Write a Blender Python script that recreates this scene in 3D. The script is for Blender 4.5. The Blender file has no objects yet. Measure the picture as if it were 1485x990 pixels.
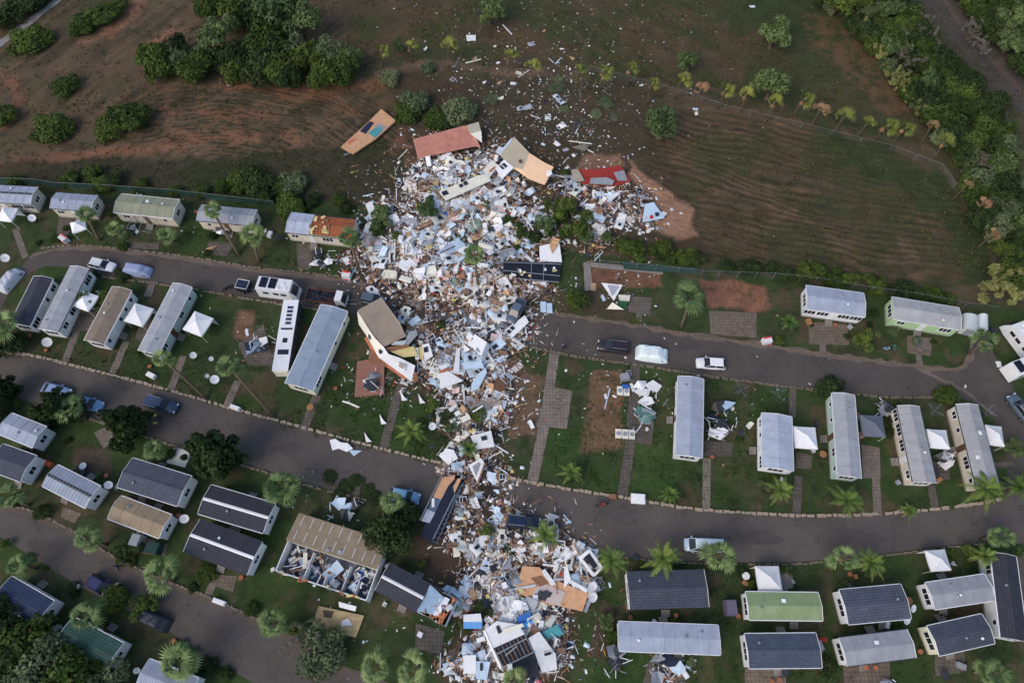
import bpy, math, random
import numpy as np
from mathutils import Vector, Matrix, Euler
R = math.radians; PI = math.pi
rnd = random.Random(7)
SC = bpy.context.scene
COL = SC.collection
# ---------------------------------------------------------------- camera
TH = R(25.2); H = 94.0; F = 990.0
cam = bpy.data.objects.new('camera', bpy.data.cameras.new('camera'))
COL.objects.link(cam); SC.camera = cam
cam.location = (0, 0, H); cam.rotation_euler = (TH, 0, 0)
cam.data.lens = 24.0; cam.data.sensor_width = 36.0
cam.data.clip_start = 0.5; cam.data.clip_end = 20000
# ---------------------------------------------------------------- light
SUN_EL, SUN_AZ = 44, 228          # azimuth clockwise from +y (image up): sun stands lower left
w = bpy.data.worlds.new('World'); SC.world = w; w.use_nodes = True
nt = w.node_tree; nt.nodes.clear()
sky = nt.nodes.new('ShaderNodeTexSky'); sky.sky_type = 'NISHITA'; sky.sun_disc = False
sky.sun_elevation = R(SUN_EL); sky.sun_rotation = R(SUN_AZ); sky.dust_density = 2.0; sky.air_density = 1.0; sky.ozone_density = 1.0
bg = nt.nodes.new('ShaderNodeBackground'); bg.inputs['Strength'].default_value = 0.15
wo = nt.nodes.new('ShaderNodeOutputWorld')
nt.links.new(sky.outputs[0], bg.inputs[0]); nt.links.new(bg.outputs[0], wo.inputs[0])
sl = bpy.data.lights.new('sun', 'SUN'); sl.energy = .92; sl.angle = R(32); sl.color = (1.0, 0.86, 0.72)
so = bpy.data.objects.new('sun', sl); COL.objects.link(so)
_d = Vector((math.sin(R(SUN_AZ)) * math.cos(R(SUN_EL)), math.cos(R(SUN_AZ)) * math.cos(R(SUN_EL)), math.sin(R(SUN_EL))))
so.rotation_euler = _d.to_track_quat('Z', 'Y').to_euler(); so.location = _d * 150
SC.view_settings.view_transform = 'Standard'; SC.view_settings.look = 'None'
SC.view_settings.gamma = 1; SC.view_settings.exposure = 0.26; SC.view_settings.use_curve_mapping = False
SC.cycles.max_bounces = 5; SC.cycles.diffuse_bounces = 3; SC.cycles.transparent_max_bounces = 6

# ---------------------------------------------------------------- map coordinates of the survey photo -> metres
_u = Vector((0, math.cos(TH), math.sin(TH))); _f = Vector((0, math.sin(TH), -math.cos(TH)))
def G(px, py, z=0.0):
    d = _f + Vector(((px - 742.5) / F, 0, 0)) - _u * ((py - 495) / F)
    t = (H - z) / -d.z
    return Vector((d.x * t, d.y * t, z))
def Parr(x, y):
    z = -H
    dep = y * _f.y + z * _f.z
    v = y * _u.y + z * _u.z
    dep = np.maximum(dep, 5.0)
    return 742.5 + F * x / dep, 495 - F * v / dep
def PX(p):
    a, b = Parr(np.array([p[0]]), np.array([p[1]])); return float(a[0]), float(b[0])
K = 0.80
def lin(v):
    v /= 255.0
    return v / 12.92 if v <= 0.04045 else ((v + 0.055) / 1.055) ** 2.4
def c(r, g, b, k=1.0, s=1.0):
    t = [min(0.86, lin(v) / K * k) for v in (r, g, b)]; m = sum(t) / 3
    return tuple(m + (v - m) * s for v in t)

# ---------------------------------------------------------------- materials
MATS = {}
def M(name, col=None, rough=0.75, var=0.22, scale=1.2, bump=0.15, metal=0.0, pat=None, fine=18.0, pcol=None, ps=1.0, spec=0.35):
    if name in MATS: return MATS[name]
    m = bpy.data.materials.new(name); MATS[name] = m; m.use_nodes = True
    n = m.node_tree.nodes; L = m.node_tree.links.new
    b = n['Principled BSDF']; b.inputs['Roughness'].default_value = rough; b.inputs['Metallic'].default_value = metal
    b.inputs['Specular IOR Level'].default_value = spec
    tc = n.new('ShaderNodeTexCoord')
    no = n.new('ShaderNodeTexNoise'); no.inputs['Scale'].default_value = scale; no.inputs['Detail'].default_value = 6; no.inputs['Roughness'].default_value = 0.65
    L(tc.outputs['Object'], no.inputs['Vector'])
    mr = n.new('ShaderNodeMapRange'); mr.inputs[1].default_value = 0.25; mr.inputs[2].default_value = 0.75
    mr.inputs[3].default_value = 1 - var; mr.inputs[4].default_value = 1 + var * 0.6
    L(no.outputs['Fac'], mr.inputs[0])
    oi = n.new('ShaderNodeObjectInfo')
    mo = n.new('ShaderNodeMapRange'); mo.inputs[3].default_value = 0.88; mo.inputs[4].default_value = 1.1
    L(oi.outputs['Random'], mo.inputs[0])
    mu = n.new('ShaderNodeMath'); mu.operation = 'MULTIPLY'; L(mr.outputs[0], mu.inputs[0]); L(mo.outputs[0], mu.inputs[1])
    hs = n.new('ShaderNodeHueSaturation'); hs.inputs['Color'].default_value = (*col, 1); L(mu.outputs[0], hs.inputs['Value'])
    out = hs.outputs[0]
    if name.startswith(('roof_', 'white_siding', 'cream_siding', 'asphalt')):
        mp = n.new('ShaderNodeMapping'); mp.inputs['Scale'].default_value = (3.2, .35, .6) if name[0] != 'a' else (.5, .5, 1); L(tc.outputs['Object'], mp.inputs[0])
        sn = n.new('ShaderNodeTexNoise'); sn.inputs['Scale'].default_value = 1.1; sn.inputs['Detail'].default_value = 7; sn.inputs['Roughness'].default_value = .7; L(mp.outputs[0], sn.inputs['Vector'])
        sr = n.new('ShaderNodeMapRange'); sr.inputs[1].default_value = .52; sr.inputs[2].default_value = .74; sr.inputs[4].default_value = .5; L(sn.outputs['Fac'], sr.inputs[0])
        sx = n.new('ShaderNodeMix'); sx.data_type = 'RGBA'; sx.inputs[7].default_value = (*[v * .5 + w_ for v, w_ in zip(col, (.03, .026, .018))], 1) if name[0] != 'a' else (.13, .1, .07, 1); L(sr.outputs[0], sx.inputs[0]); L(out, sx.inputs[6]); out = sx.outputs[2]
        if name == 'asphalt':
            vo = n.new('ShaderNodeTexVoronoi'); vo.feature = 'DISTANCE_TO_EDGE'; vo.inputs['Scale'].default_value = .16
            n5 = n.new('ShaderNodeTexNoise'); n5.inputs['Scale'].default_value = .8; L(tc.outputs['Object'], n5.inputs['Vector']); va = n.new('ShaderNodeVectorMath'); va.operation = 'SCALE'; va.inputs[3].default_value = 2.5; L(n5.outputs['Color'], va.inputs[0]); vb = n.new('ShaderNodeVectorMath'); L(tc.outputs['Object'], vb.inputs[0]); L(va.outputs[0], vb.inputs[1]); L(vb.outputs[0], vo.inputs['Vector'])
            cr = n.new('ShaderNodeMapRange'); cr.inputs[1].default_value = .0; cr.inputs[2].default_value = .012; cr.inputs[3].default_value = .62; cr.inputs[4].default_value = 1; L(vo.outputs['Distance'], cr.inputs[0])
            ch = n.new('ShaderNodeHueSaturation'); L(out, ch.inputs['Color']); L(cr.outputs[0], ch.inputs['Value']); out = ch.outputs[0]
    f2 = n.new('ShaderNodeTexNoise'); f2.inputs['Scale'].default_value = fine; f2.inputs['Detail'].default_value = 4
    L(tc.outputs['Object'], f2.inputs['Vector'])
    hsrc = f2.outputs['Fac']; bst = bump
    if pat == 'ribs':
        wv = n.new('ShaderNodeTexWave'); wv.wave_type = 'BANDS'; wv.bands_direction = 'X'; wv.inputs['Scale'].default_value = ps; wv.inputs['Distortion'].default_value = 0
        L(tc.outputs['Object'], wv.inputs['Vector']); hsrc = wv.outputs['Fac']; bst = 0.6
        r2 = n.new('ShaderNodeMapRange'); r2.inputs[3].default_value = 0.78; r2.inputs[4].default_value = 1.12; L(wv.outputs['Fac'], r2.inputs[0])
        h2 = n.new('ShaderNodeHueSaturation'); L(out, h2.inputs['Color']); L(r2.outputs[0], h2.inputs['Value']); out = h2.outputs[0]
    if pat in ('tiles', 'paving', 'planks', 'boards'):
        bk = n.new('ShaderNodeTexBrick')
        L(tc.outputs['Object'], bk.inputs['Vector'])
        bk.inputs['Color1'].default_value = (1, 1, 1, 1); bk.inputs['Color2'].default_value = (0.78, 0.76, 0.74, 1)
        bk.inputs['Mortar'].default_value = (0.45, 0.43, 0.4, 1); bk.inputs['Scale'].default_value = ps
        if pat == 'tiles': bk.inputs['Brick Width'].default_value = .33; bk.inputs['Row Height'].default_value = .3; bk.inputs['Mortar Size'].default_value = .03
        if pat == 'paving': bk.inputs['Brick Width'].default_value = .5; bk.inputs['Row Height'].default_value = .5; bk.inputs['Mortar Size'].default_value = .03; bk.offset = 0
        if pat == 'planks': bk.inputs['Brick Width'].default_value = 3; bk.inputs['Row Height'].default_value = .18; bk.inputs['Mortar Size'].default_value = .015
        if pat == 'boards': bk.inputs['Brick Width'].default_value = 2.4; bk.inputs['Row Height'].default_value = 1.2; bk.inputs['Mortar Size'].default_value = .02
        mx = n.new('ShaderNodeMix'); mx.data_type = 'RGBA'; mx.blend_type = 'MULTIPLY'; mx.inputs[0].default_value = 0.9
        L(out, mx.inputs[6]); L(bk.outputs['Color'], mx.inputs[7]); out = mx.outputs[2]
        hsrc = bk.outputs['Fac']; bst = -0.35
    L(out, b.inputs['Base Color'])
    rr = n.new('ShaderNodeMapRange'); rr.inputs[3].default_value = max(0.05, rough - 0.12); rr.inputs[4].default_value = min(1, rough + 0.12)
    L(no.outputs['Fac'], rr.inputs[0]); L(rr.outputs[0], b.inputs['Roughness'])
    if bump:
        bp = n.new('ShaderNodeBump'); bp.inputs['Strength'].default_value = abs(bst); bp.inputs['Distance'].default_value = 0.05; bp.invert = bst < 0
        L(hsrc, bp.inputs['Height']); L(bp.outputs[0], b.inputs['Normal'])
    return m
def leafmat(name, c1, c2, trans=0.25):
    if name in MATS: return MATS[name]
    m = bpy.data.materials.new(name); MATS[name] = m; m.use_nodes = True
    n = m.node_tree.nodes; L = m.node_tree.links.new; b = n['Principled BSDF']
    at = n.new('ShaderNodeAttribute'); at.attribute_name = 'leaf'
    oi = n.new('ShaderNodeObjectInfo')
    mx = n.new('ShaderNodeMix'); mx.data_type = 'RGBA'
    mx.inputs[6].default_value = (*c1, 1); mx.inputs[7].default_value = (*c2, 1)
    L(at.outputs['Fac'], mx.inputs[0])
    mo = n.new('ShaderNodeMapRange'); mo.inputs[3].default_value = 0.75; mo.inputs[4].default_value = 1.25; L(oi.outputs['Random'], mo.inputs[0])
    hs = n.new('ShaderNodeHueSaturation'); L(mx.outputs[2], hs.inputs['Color']); L(mo.outputs[0], hs.inputs['Value'])
    mh = n.new('ShaderNodeMapRange'); mh.inputs[3].default_value = 0.515; mh.inputs[4].default_value = 0.485; L(oi.outputs['Random'], mh.inputs[0]); L(mh.outputs[0], hs.inputs['Hue'])
    L(hs.outputs[0], b.inputs['Base Color']); b.inputs['Roughness'].default_value = 0.6; b.inputs['Specular IOR Level'].default_value = 0.25
    tr = n.new('ShaderNodeBsdfTranslucent'); L(hs.outputs[0], tr.inputs['Color'])
    ms = n.new('ShaderNodeMixShader'); ms.inputs[0].default_value = trans
    L(b.outputs[0], ms.inputs[1]); L(tr.outputs[0], ms.inputs[2]); L(ms.outputs[0], n['Material Output'].inputs[0])
    return m
def vcolmat(name, rough=0.95, bump=0.3, nvar=0.35, scales=(0.35, 2.5, 9.0)):
    if name in MATS: return MATS[name]
    m = bpy.data.materials.new(name); MATS[name] = m; m.use_nodes = True
    n = m.node_tree.nodes; L = m.node_tree.links.new; b = n['Principled BSDF']
    b.inputs['Roughness'].default_value = rough; b.inputs['Specular IOR Level'].default_value = 0.15
    at = n.new('ShaderNodeAttribute'); at.attribute_name = 'Col'
    tc = n.new('ShaderNodeTexCoord'); cur = at.outputs['Color']; h = None
    for i, s in enumerate(scales):
        no = n.new('ShaderNodeTexNoise'); no.inputs['Scale'].default_value = s; no.inputs['Detail'].default_value = 8; no.inputs['Roughness'].default_value = 0.7
        L(tc.outputs['Object'], no.inputs['Vector'])
        mr = n.new('ShaderNodeMapRange'); mr.inputs[1].default_value = .28; mr.inputs[2].default_value = .72; mr.inputs[3].default_value = 1 - nvar; mr.inputs[4].default_value = 1 + nvar
        L(no.outputs['Fac'], mr.inputs[0])
        hs = n.new('ShaderNodeHueSaturation'); L(cur, hs.inputs['Color']); L(mr.outputs[0], hs.inputs['Value']); cur = hs.outputs[0]; h = no.outputs['Fac']
    L(cur, b.inputs['Base Color'])
    bp = n.new('ShaderNodeBump'); bp.inputs['Strength'].default_value = bump; bp.inputs['Distance'].default_value = 0.25; L(h, bp.inputs['Height']); L(bp.outputs[0], b.inputs['Normal'])
    return m

# ---------------------------------------------------------------- mesh builder
class MB:
    def __init__(s): s.v = []; s.f = []; s.m = []
    def add(s, vs, fs, mi=0, mat=None):
        o = len(s.v)
        s.v += [tuple(mat @ Vector(p)) for p in vs] if mat is not None else [tuple(p) for p in vs]
        s.f += [tuple(o + i for i in f) for f in fs]; s.m += [mi] * len(fs); return s
    def box(s, c0, sz, rz=0, mi=0, rot=None, taper=1.0):
        x, y, z = sz[0] / 2, sz[1] / 2, sz[2] / 2
        vs = [(-x, -y, -z), (x, -y, -z), (x, y, -z), (-x, y, -z), (-x * taper, -y * taper, z), (x * taper, -y * taper, z), (x * taper, y * taper, z), (-x * taper, y * taper, z)]
        fs = [(0, 3, 2, 1), (4, 5, 6, 7), (0, 1, 5, 4), (1, 2, 6, 5), (2, 3, 7, 6), (3, 0, 4, 7)]
        m = Matrix.Translation(c0) @ ((Euler(rot).to_matrix() if rot else Matrix.Rotation(rz, 3, 'Z')).to_4x4())
        return s.add(vs, fs, mi, m)
    def tube(s, a, b, r0, r1=None, n=6, mi=0, cap=True):
        a = Vector(a); b = Vector(b); r1 = r0 if r1 is None else r1
        q = (b - a).to_track_quat('Z', 'Y').to_matrix()
        vs = []
        for p, r in ((a, r0), (b, r1)):
            for i in range(n):
                t = 2 * PI * i / n; vs.append(p + q @ Vector((r * math.cos(t), r * math.sin(t), 0)))
        fs = [(i, (i + 1) % n, n + (i + 1) % n, n + i) for i in range(n)]
        if cap: fs += [tuple(range(n))[::-1], tuple(range(n, 2 * n))]
        return s.add(vs, fs, mi)
    def path(s, pts, rads, n=6, mi=0):
        o = len(s.v); k = len(pts)
        for j, p in enumerate(pts):
            d = Vector(pts[min(j + 1, k - 1)]) - Vector(pts[max(j - 1, 0)])
            q = d.to_track_quat('Z', 'Y').to_matrix()
            for i in range(n):
                t = 2 * PI * i / n; s.v.append(tuple(Vector(p) + q @ Vector((rads[j] * math.cos(t), rads[j] * math.sin(t), 0))))
        for j in range(k - 1):
            for i in range(n):
                s.f.append((o + j * n + i, o + j * n + (i + 1) % n, o + (j + 1) * n + (i + 1) % n, o + (j + 1) * n + i)); s.m.append(mi)
        s.f += [tuple(o + i for i in range(n))[::-1], tuple(o + (k - 1) * n + i for i in range(n))]; s.m += [mi, mi]
        return s
    def slab(s, top, th, mi=0):
        n = len(top); vs = [Vector(p) for p in top]
        nn = Vector((0, 0, 0))
        for i in range(n): nn += vs[i].cross(vs[(i + 1) % n])
        nn.normalize()
        if nn.z < 0: vs.reverse(); nn = -nn
        bt = [p - nn * th for p in vs]
        fs = [tuple(range(n)), tuple(range(2 * n - 1, n - 1, -1))] + [(i, n + i, n + (i + 1) % n, (i + 1) % n) for i in range(n)]
        return s.add(vs + bt, fs, mi)
    def build(s, name, mats, parent=None, loc=None, smooth=False):
        me = bpy.data.meshes.new(name); me.from_pydata(s.v, [], s.f)
        if not isinstance(mats, (list, tuple)): mats = [mats]
        for m in mats: me.materials.append(m)
        if len(mats) > 1: me.polygons.foreach_set('material_index', s.m)
        if smooth: me.polygons.foreach_set('use_smooth', [True] * len(s.f))
        me.update()
        o = bpy.data.objects.new(name, me); COL.objects.link(o)
        if parent: o.parent = parent
        if loc is not None: o.location = loc
        return o
def tag(o, label, cat, group=None, kind=None):
    o['label'] = label; o['category'] = cat
    if group: o['group'] = group
    if kind: o['kind'] = kind
    return o
def thing(name, label, cat, loc, rz=0, group=None, rot=None):
    o = bpy.data.objects.new(name, None); o.empty_display_size = .3; COL.objects.link(o)
    o.location = loc; o.rotation_euler = rot if rot else (0, 0, rz)
    return tag(o, label, cat, group)
KIDS = {}
def copy_tree(o, parent=None):
    c_ = o.copy(); COL.objects.link(c_)
    if parent: c_.parent = parent
    for ch in [k for k in bpy.data.objects if k.parent == o]: copy_tree(ch, c_)
    return c_
def kids(root):
    return [(ch, kids(ch)) for ch in bpy.data.objects if ch.parent == root]
def dup(root, tree, label, loc, rz=None, scale=None, group=None):
    r = root.copy(); COL.objects.link(r); r.location = loc
    if rz is not None: r.rotation_euler = (0, 0, rz)
    if scale: r.scale = scale if hasattr(scale, '__len__') else (scale,) * 3
    r['label'] = label
    if group: r['group'] = group
    def rec(par, tr):
        for ch, sub in tr:
            d = ch.copy(); COL.objects.link(d); d.parent = par; rec(d, sub)
    rec(r, tree); return r
def structure(name, mb, m, **k):
    o = mb.build(name, m, **k); o['kind'] = 'structure'; return o

# ---------------------------------------------------------------- noise on arrays
_rs = np.random.RandomState(3); _T = _rs.rand(256, 256)
def vn(x, y, seed=0):
    x = x + seed * 17.3; y = y + seed * 9.1
    xi = np.floor(x).astype(int); yi = np.floor(y).astype(int); fx = x - xi; fy = y - yi
    fx = fx * fx * (3 - 2 * fx); fy = fy * fy * (3 - 2 * fy)
    a = _T[xi & 255, yi & 255]; b = _T[(xi + 1) & 255, yi & 255]; c_ = _T[xi & 255, (yi + 1) & 255]; d = _T[(xi + 1) & 255, (yi + 1) & 255]
    return (a * (1 - fx) + b * fx) * (1 - fy) + (c_ * (1 - fx) + d * fx) * fy
def fbm(x, y, o=4, seed=0):
    s = 0; a = 1; t = 0
    for i in range(o): s = s + a * vn(x * 2 ** i, y * 2 ** i, seed + i * 3); t += a; a *= 0.55
    return s / t
def pip(px, py, poly):
    ins = np.zeros(px.shape, bool); n = len(poly); j = n - 1
    for i in range(n):
        xi, yi = poly[i]; xj, yj = poly[j]
        if yi != yj: ins ^= ((yi > py) != (yj > py)) & (px < (xj - xi) * (py - yi) / (yj - yi) + xi)
        j = i
    return ins
def inpoly(x, y, poly): return bool(pip(np.array([float(x)]), np.array([float(y)]), poly)[0])
# ================================================================ GROUND
xs = np.concatenate([[-9000, -3000, -1000, -400, -220, -160], np.arange(-128, 128.01, 0.27), [160, 220, 400, 1000, 3000, 9000]])
ys = np.concatenate([[-9000, -3000, -1000, -400, -150, -70], np.arange(-30, 142, 0.27), [170, 230, 400, 1000, 3000, 9000]])
GX, GY = np.meshgrid(xs, ys); gx = GX.ravel(); gy = GY.ravel()
px, py = Parr(gx, gy)
n1 = fbm(gx / 3.0, gy / 3.0, 3, 1) - .5; n2 = fbm(gx / 3.0, gy / 3.0, 3, 5) - .5; n3 = fbm(gx / 14.0, gy / 14.0, 4, 9); n4 = fbm(gx / 1.2, gy / 1.2, 3, 12)
col = np.zeros((len(gx), 3))
def CC(*a): return np.array(c(*a, s=.86))
def setc(mask, colr): col[:] = col * (1 - mask[:, None]) + np.array(colr) * mask[:, None]
def sm(a, lo, hi): t = np.clip((a - lo) / (hi - lo), 0, 1); return t * t * (3 - 2 * t)
def region(poly, jit=8.0, soft=4):
    bx = [p[0] for p in poly]; by = [p[1] for p in poly]
    sel = np.where((px > min(bx) - jit * 2) & (px < max(bx) + jit * 2) & (py > min(by) - jit * 2) & (py < max(by) + jit * 2))[0]
    m = np.zeros(len(px)); a = px[sel]; b = py[sel]; acc = 0
    for k in range(soft):
        t = 2 * PI * k / soft; r = jit * .3
        acc = acc + pip(a + n1[sel] * jit * 2 + math.cos(t) * r, b + n2[sel] * jit * 2 + math.sin(t) * r, poly)
    m[sel] = acc / soft; return m
def line_d(pts):
    d = np.full(px.shape, 1e9)
    for (x0, y0), (x1, y1) in zip(pts, pts[1:]):
        dx, dy = x1 - x0, y1 - y0; t = np.clip(((px - x0) * dx + (py - y0) * dy) / (dx * dx + dy * dy), 0, 1)
        d = np.minimum(d, np.hypot(px - x0 - t * dx, py - y0 - t * dy))
    return d
# base: brown dry grass earth
setc(np.ones(len(px)), CC(88, 76, 56))
setc(sm(n3, .42, .6), CC(72, 70, 46)); setc(sm(fbm(gx / 7, gy / 7, 4, 21), .54, .72) * .7, CC(92, 74, 54))
# upper centre field (reddish brown, mottled)
fc = region([(470, -60), (1200, -60), (1300, 110), (1350, 215), (1150, 165), (960, 120), (700, 100), (520, 95)], 20)
setc(fc * .9, CC(76, 66, 47)); setc(fc * sm(fbm(gx / 9, gy / 9, 4, 31), .5, .66) * .8, CC(84, 68, 48)); setc(fc * sm(fbm(gx / 8, gy / 8, 4, 33), .42, .58) * .85, CC(60, 66, 38))
setc(fc * sm(vn((px + py * .5) / 45, (py - px * .55 + 12 * n3) / 2.6, 4), .6, .85) * .45, CC(96, 70, 52))
gr = region([(1040, -60), (1200, -60), (1230, 60), (1150, 60), (1060, 40)], 20); setc(gr * .8, CC(52, 64, 32)); gr = region([(1150, 60), (1290, 110), (1340, 190), (1200, 170), (1130, 150)], 25); setc(gr * .55, CC(62, 68, 40))
er = region([(1160, 20), (1210, 30), (1290, 100), (1320, 165), (1290, 175), (1230, 110), (1170, 60)], 10); setc(er * .7 * sm(n4, .3, .6), CC(104, 76, 54))
# upper-left streaks following the tracks
ul = region([(-80, -60), (480, -60), (520, 120), (640, 190), (560, 250), (-80, 270)], 10)
st = vn((px * .8 - py * .6) / 70, (px * .6 + py * .8 + 14 * n3) / 5, 6)
setc(ul * sm(st, .55, .85) * .6, CC(108, 82, 60)); setc(ul * sm(st, .45, .1) * .5, CC(60, 52, 42))
for pts, wd, cl in (
    ([(-20, 195), (20, 170), (28, 145), (22, 120), (-20, 95)], 9, (128, 82, 58)), ([(-20, 250), (60, 232), (140, 222), (220, 215), (300, 200), (420, 195)], 9, (134, 88, 62)),
    ([(215, -20), (200, 12), (165, 42), (120, 62)], 9, (140, 96, 72)), ([(225, 62), (248, 50), (265, 54)], 8, (148, 98, 74)),
    ([(40, 232), (100, 205), (120, 165), (115, 130), (60, 100), (0, 105)], 10, (98, 76, 60)), ([(210, 200), (240, 165), (235, 130), (190, 105), (120, 90)], 10, (92, 72, 58)),
    ([(330, 125), (400, 120), (470, 135), (520, 128), (560, 120)], 12, (128, 82, 58)), ([(240, 160), (320, 165), (400, 170)], 9, (118, 80, 56)),
    ([(255, 190), (330, 205), (430, 205)], 7, (132, 92, 62)), ([(410, 140), (480, 150), (520, 165), (560, 150)], 9, (110, 76, 54)),
    ([(300, 60), (420, 10), (470, -20)], 9, (78, 66, 50)), ([(590, 190), (575, 220), (560, 235)], 10, (108, 70, 50)), ([(780, 150), (840, 158), (870, 165)], 8, (110, 78, 58)),
    ([(545, 105), (640, 92), (740, 106), (800, 108)], 5, (112, 88, 72)), ([(945, 125), (1050, 158), (1160, 180), (1300, 212), (1400, 262)], 4, (100, 74, 56)),
    ([(960, 290), (985, 320), (1005, 345), (1020, 362)], 9, (158, 102, 74)), ([(1350, 215), (1400, 290), (1450, 392)], 4, (104, 92, 84))):
    d = line_d(pts) + (n1 + n2) * 14
    setc(sm(d, wd * 1.3, wd * .2) * (.45 + .45 * n4), CC(*cl))
# swirl furrows left field
lf = region([(230, 120), (520, 125), (600, 200), (560, 300), (330, 240), (200, 215)], 12)
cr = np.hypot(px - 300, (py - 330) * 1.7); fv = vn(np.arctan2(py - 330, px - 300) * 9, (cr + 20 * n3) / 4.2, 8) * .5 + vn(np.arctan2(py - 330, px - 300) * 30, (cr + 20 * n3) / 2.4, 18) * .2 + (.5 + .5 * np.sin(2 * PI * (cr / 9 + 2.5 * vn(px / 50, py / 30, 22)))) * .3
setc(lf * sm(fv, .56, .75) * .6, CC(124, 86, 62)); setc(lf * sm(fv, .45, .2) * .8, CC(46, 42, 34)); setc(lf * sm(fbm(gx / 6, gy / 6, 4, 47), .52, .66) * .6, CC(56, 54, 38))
# dark band behind the park
db = region([(-60, 235), (150, 228), (330, 232), (560, 205), (600, 260), (560, 300), (420, 305), (-60, 275)], 10); setc(db * .8, CC(54, 54, 38)); setc(db * sm(n3, .46, .58) * .6, CC(48, 58, 32))
# right ploughed field
rf = region([(930, 150), (1060, 165), (1170, 180), (1290, 210), (1370, 260), (1430, 350), (1445, 410), (1300, 418), (1120, 392), (1010, 372), (960, 300), (940, 240)], 8)
setc(rf, CC(78, 67, 48))
ff = py - .21 * (px - 950) + ((px - 1180) / 100) ** 2 * 3 + 9 * (n3 - .5)
fw = .5 + .5 * np.sin(2 * PI * (ff / 9.5 + 2.2 * vn(px / 90, ff / 25, 16) + .35 * vn(px / 12, ff / 6, 26))); fr = fw * (.28 + .3 * vn(px / 45, ff / 14, 19)) + vn(px / 40, ff / 3, 14) * .25 + n4 * .2 + .12
setc(rf * sm(fr, .54, .72) * .75 * (.35 + .9 * sm(fbm(gx / 12, gy / 12, 3, 43), .4, .6)), CC(104, 80, 58)); setc(rf * sm(fr, .46, .22) * .8, CC(46, 43, 31))
edge = region([(1180, 170), (1290, 210), (1370, 260), (1430, 350), (1450, 412), (1300, 420), (1400, 405), (1370, 330), (1300, 270), (1200, 225)], 18)
setc(edge * .85, CC(52, 66, 34)); setc(rf * sm(fbm(gx / 10, gy / 10, 4, 41), .46, .62) * .6, CC(56, 64, 36))
# centre disturbed ground
dz = region([(560, 105), (960, 125), (960, 200), (1000, 300), (1030, 370), (880, 370), (700, 300), (600, 230)], 14)
setc(dz * .75, CC(64, 57, 42)); setc(dz * sm(n3, .5, .64) * .6, CC(74, 58, 44))
for poly, k_ in (([(908, 230), (942, 258), (1002, 302), (1012, 340), (985, 350), (950, 330), (950, 290), (915, 262)], .95), ([(848, 226), (900, 226), (900, 245), (840, 250)], .6)):
    setc(region(poly, 9) * k_, CC(152, 112, 86))
# woodland floor
wf = region([(1180, -80), (1260, 60), (1335, 175), (1400, 280), (1455, 400), (1700, 520), (1700, -80)], 14)
setc(wf * .9, CC(56, 62, 38)); setc(wf * sm(n3, .5, .65) * .6, CC(84, 78, 58))
tk = sm(line_d([(1345, -30), (1400, 50), (1450, 100), (1500, 150), (1560, 260)]) + n1 * 20, 34, 16); setc(tk * .9, CC(78, 70, 66))
setc(sm(line_d([(1350, -30), (1400, 48), (1490, 140)]) + n1 * 4, 4, 1) * .5, CC(104, 84, 74))
# park lawns
pk = region([(-80, 278), (82, 270), (240, 276), (400, 292), (560, 300), (720, 330), (860, 372), (1010, 380), (1140, 402), (1300, 425), (1395, 445), (1440, 440), (1700, 500), (1700, 1200), (-300, 1200), (-300, 300)], 6)
setc(pk, CC(58, 70, 39)); setc(pk * sm(n3, .45, .62) * .7, CC(52, 72, 33)); setc(pk * sm(fbm(gx / 5, gy / 5, 4, 51), .5, .68) * .65, CC(78, 76, 50)); setc(pk * sm(fbm(gx / 1.6, gy / 1.6, 3, 53), .55, .7) * .5, CC(40, 50, 28))
setc(pk * sm(fbm(gx / 9, gy / 9, 3, 55), .52, .66) * .6, CC(52, 76, 32)); setc(pk * sm(fbm(gx / 3.2, gy / 3.2, 4, 57), .6, .72) * .7, CC(86, 72, 54))
for poly in ([(783, 616), (840, 620), (845, 660), (800, 680), (775, 670)], [(920, 640), (980, 650), (980, 720), (912, 718)]): setc(region(poly, 10) * .6, CC(54, 82, 32))
# bare plots
for poly, cl in (([(858, 388), (960, 394), (958, 418), (850, 420)], (122, 78, 56)), ([(1015, 404), (1112, 412), (1114, 446), (1098, 452), (1026, 446)], (138, 86, 60)),
                 ([(862, 532), (905, 540), (902, 650), (840, 655), (850, 600)], (116, 84, 58)), ([(745, 540), (790, 545), (780, 630), (735, 635)], (108, 80, 58)),
                 ([(345, 448), (372, 450), (360, 495), (334, 490)], (120, 84, 60)), ([(107, 650), (160, 655), (160, 690), (120, 698), (104, 680)], (80, 66, 54)),
                 ([(600, 775), (690, 770), (700, 860), (660, 870), (600, 820)], (78, 58, 44)), ([(570, 870), (600, 880), (600, 900), (575, 890)], (96, 74, 60)),
                 ([(780, 420), (850, 430), (850, 455), (775, 445)], (76, 66, 46)), ([(845, 420), (920, 428), (915, 462), (840, 455)], (72, 62, 44)),
                 ([(870, 870), (905, 875), (895, 950), (850, 950)], (74, 62, 46)), ([(640, 560), (690, 560), (690, 610), (640, 610)], (96, 74, 54))):
    g_ = sum(cl) / 3; cl = tuple(v * .92 + g_ * .08 + 6 for v in cl); q_ = region(poly, 7); setc(q_ * (.8 + .18 * sm(n4, .35, .5)), CC(*cl)); setc(q_ * sm(n4, .54, .7) * .5, CC(84, 68, 50)); setc(q_ * sm(fbm(gx / 1.1, gy / 1.1, 3, 66), .64, .74) * .5, CC(60, 64, 40))
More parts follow.
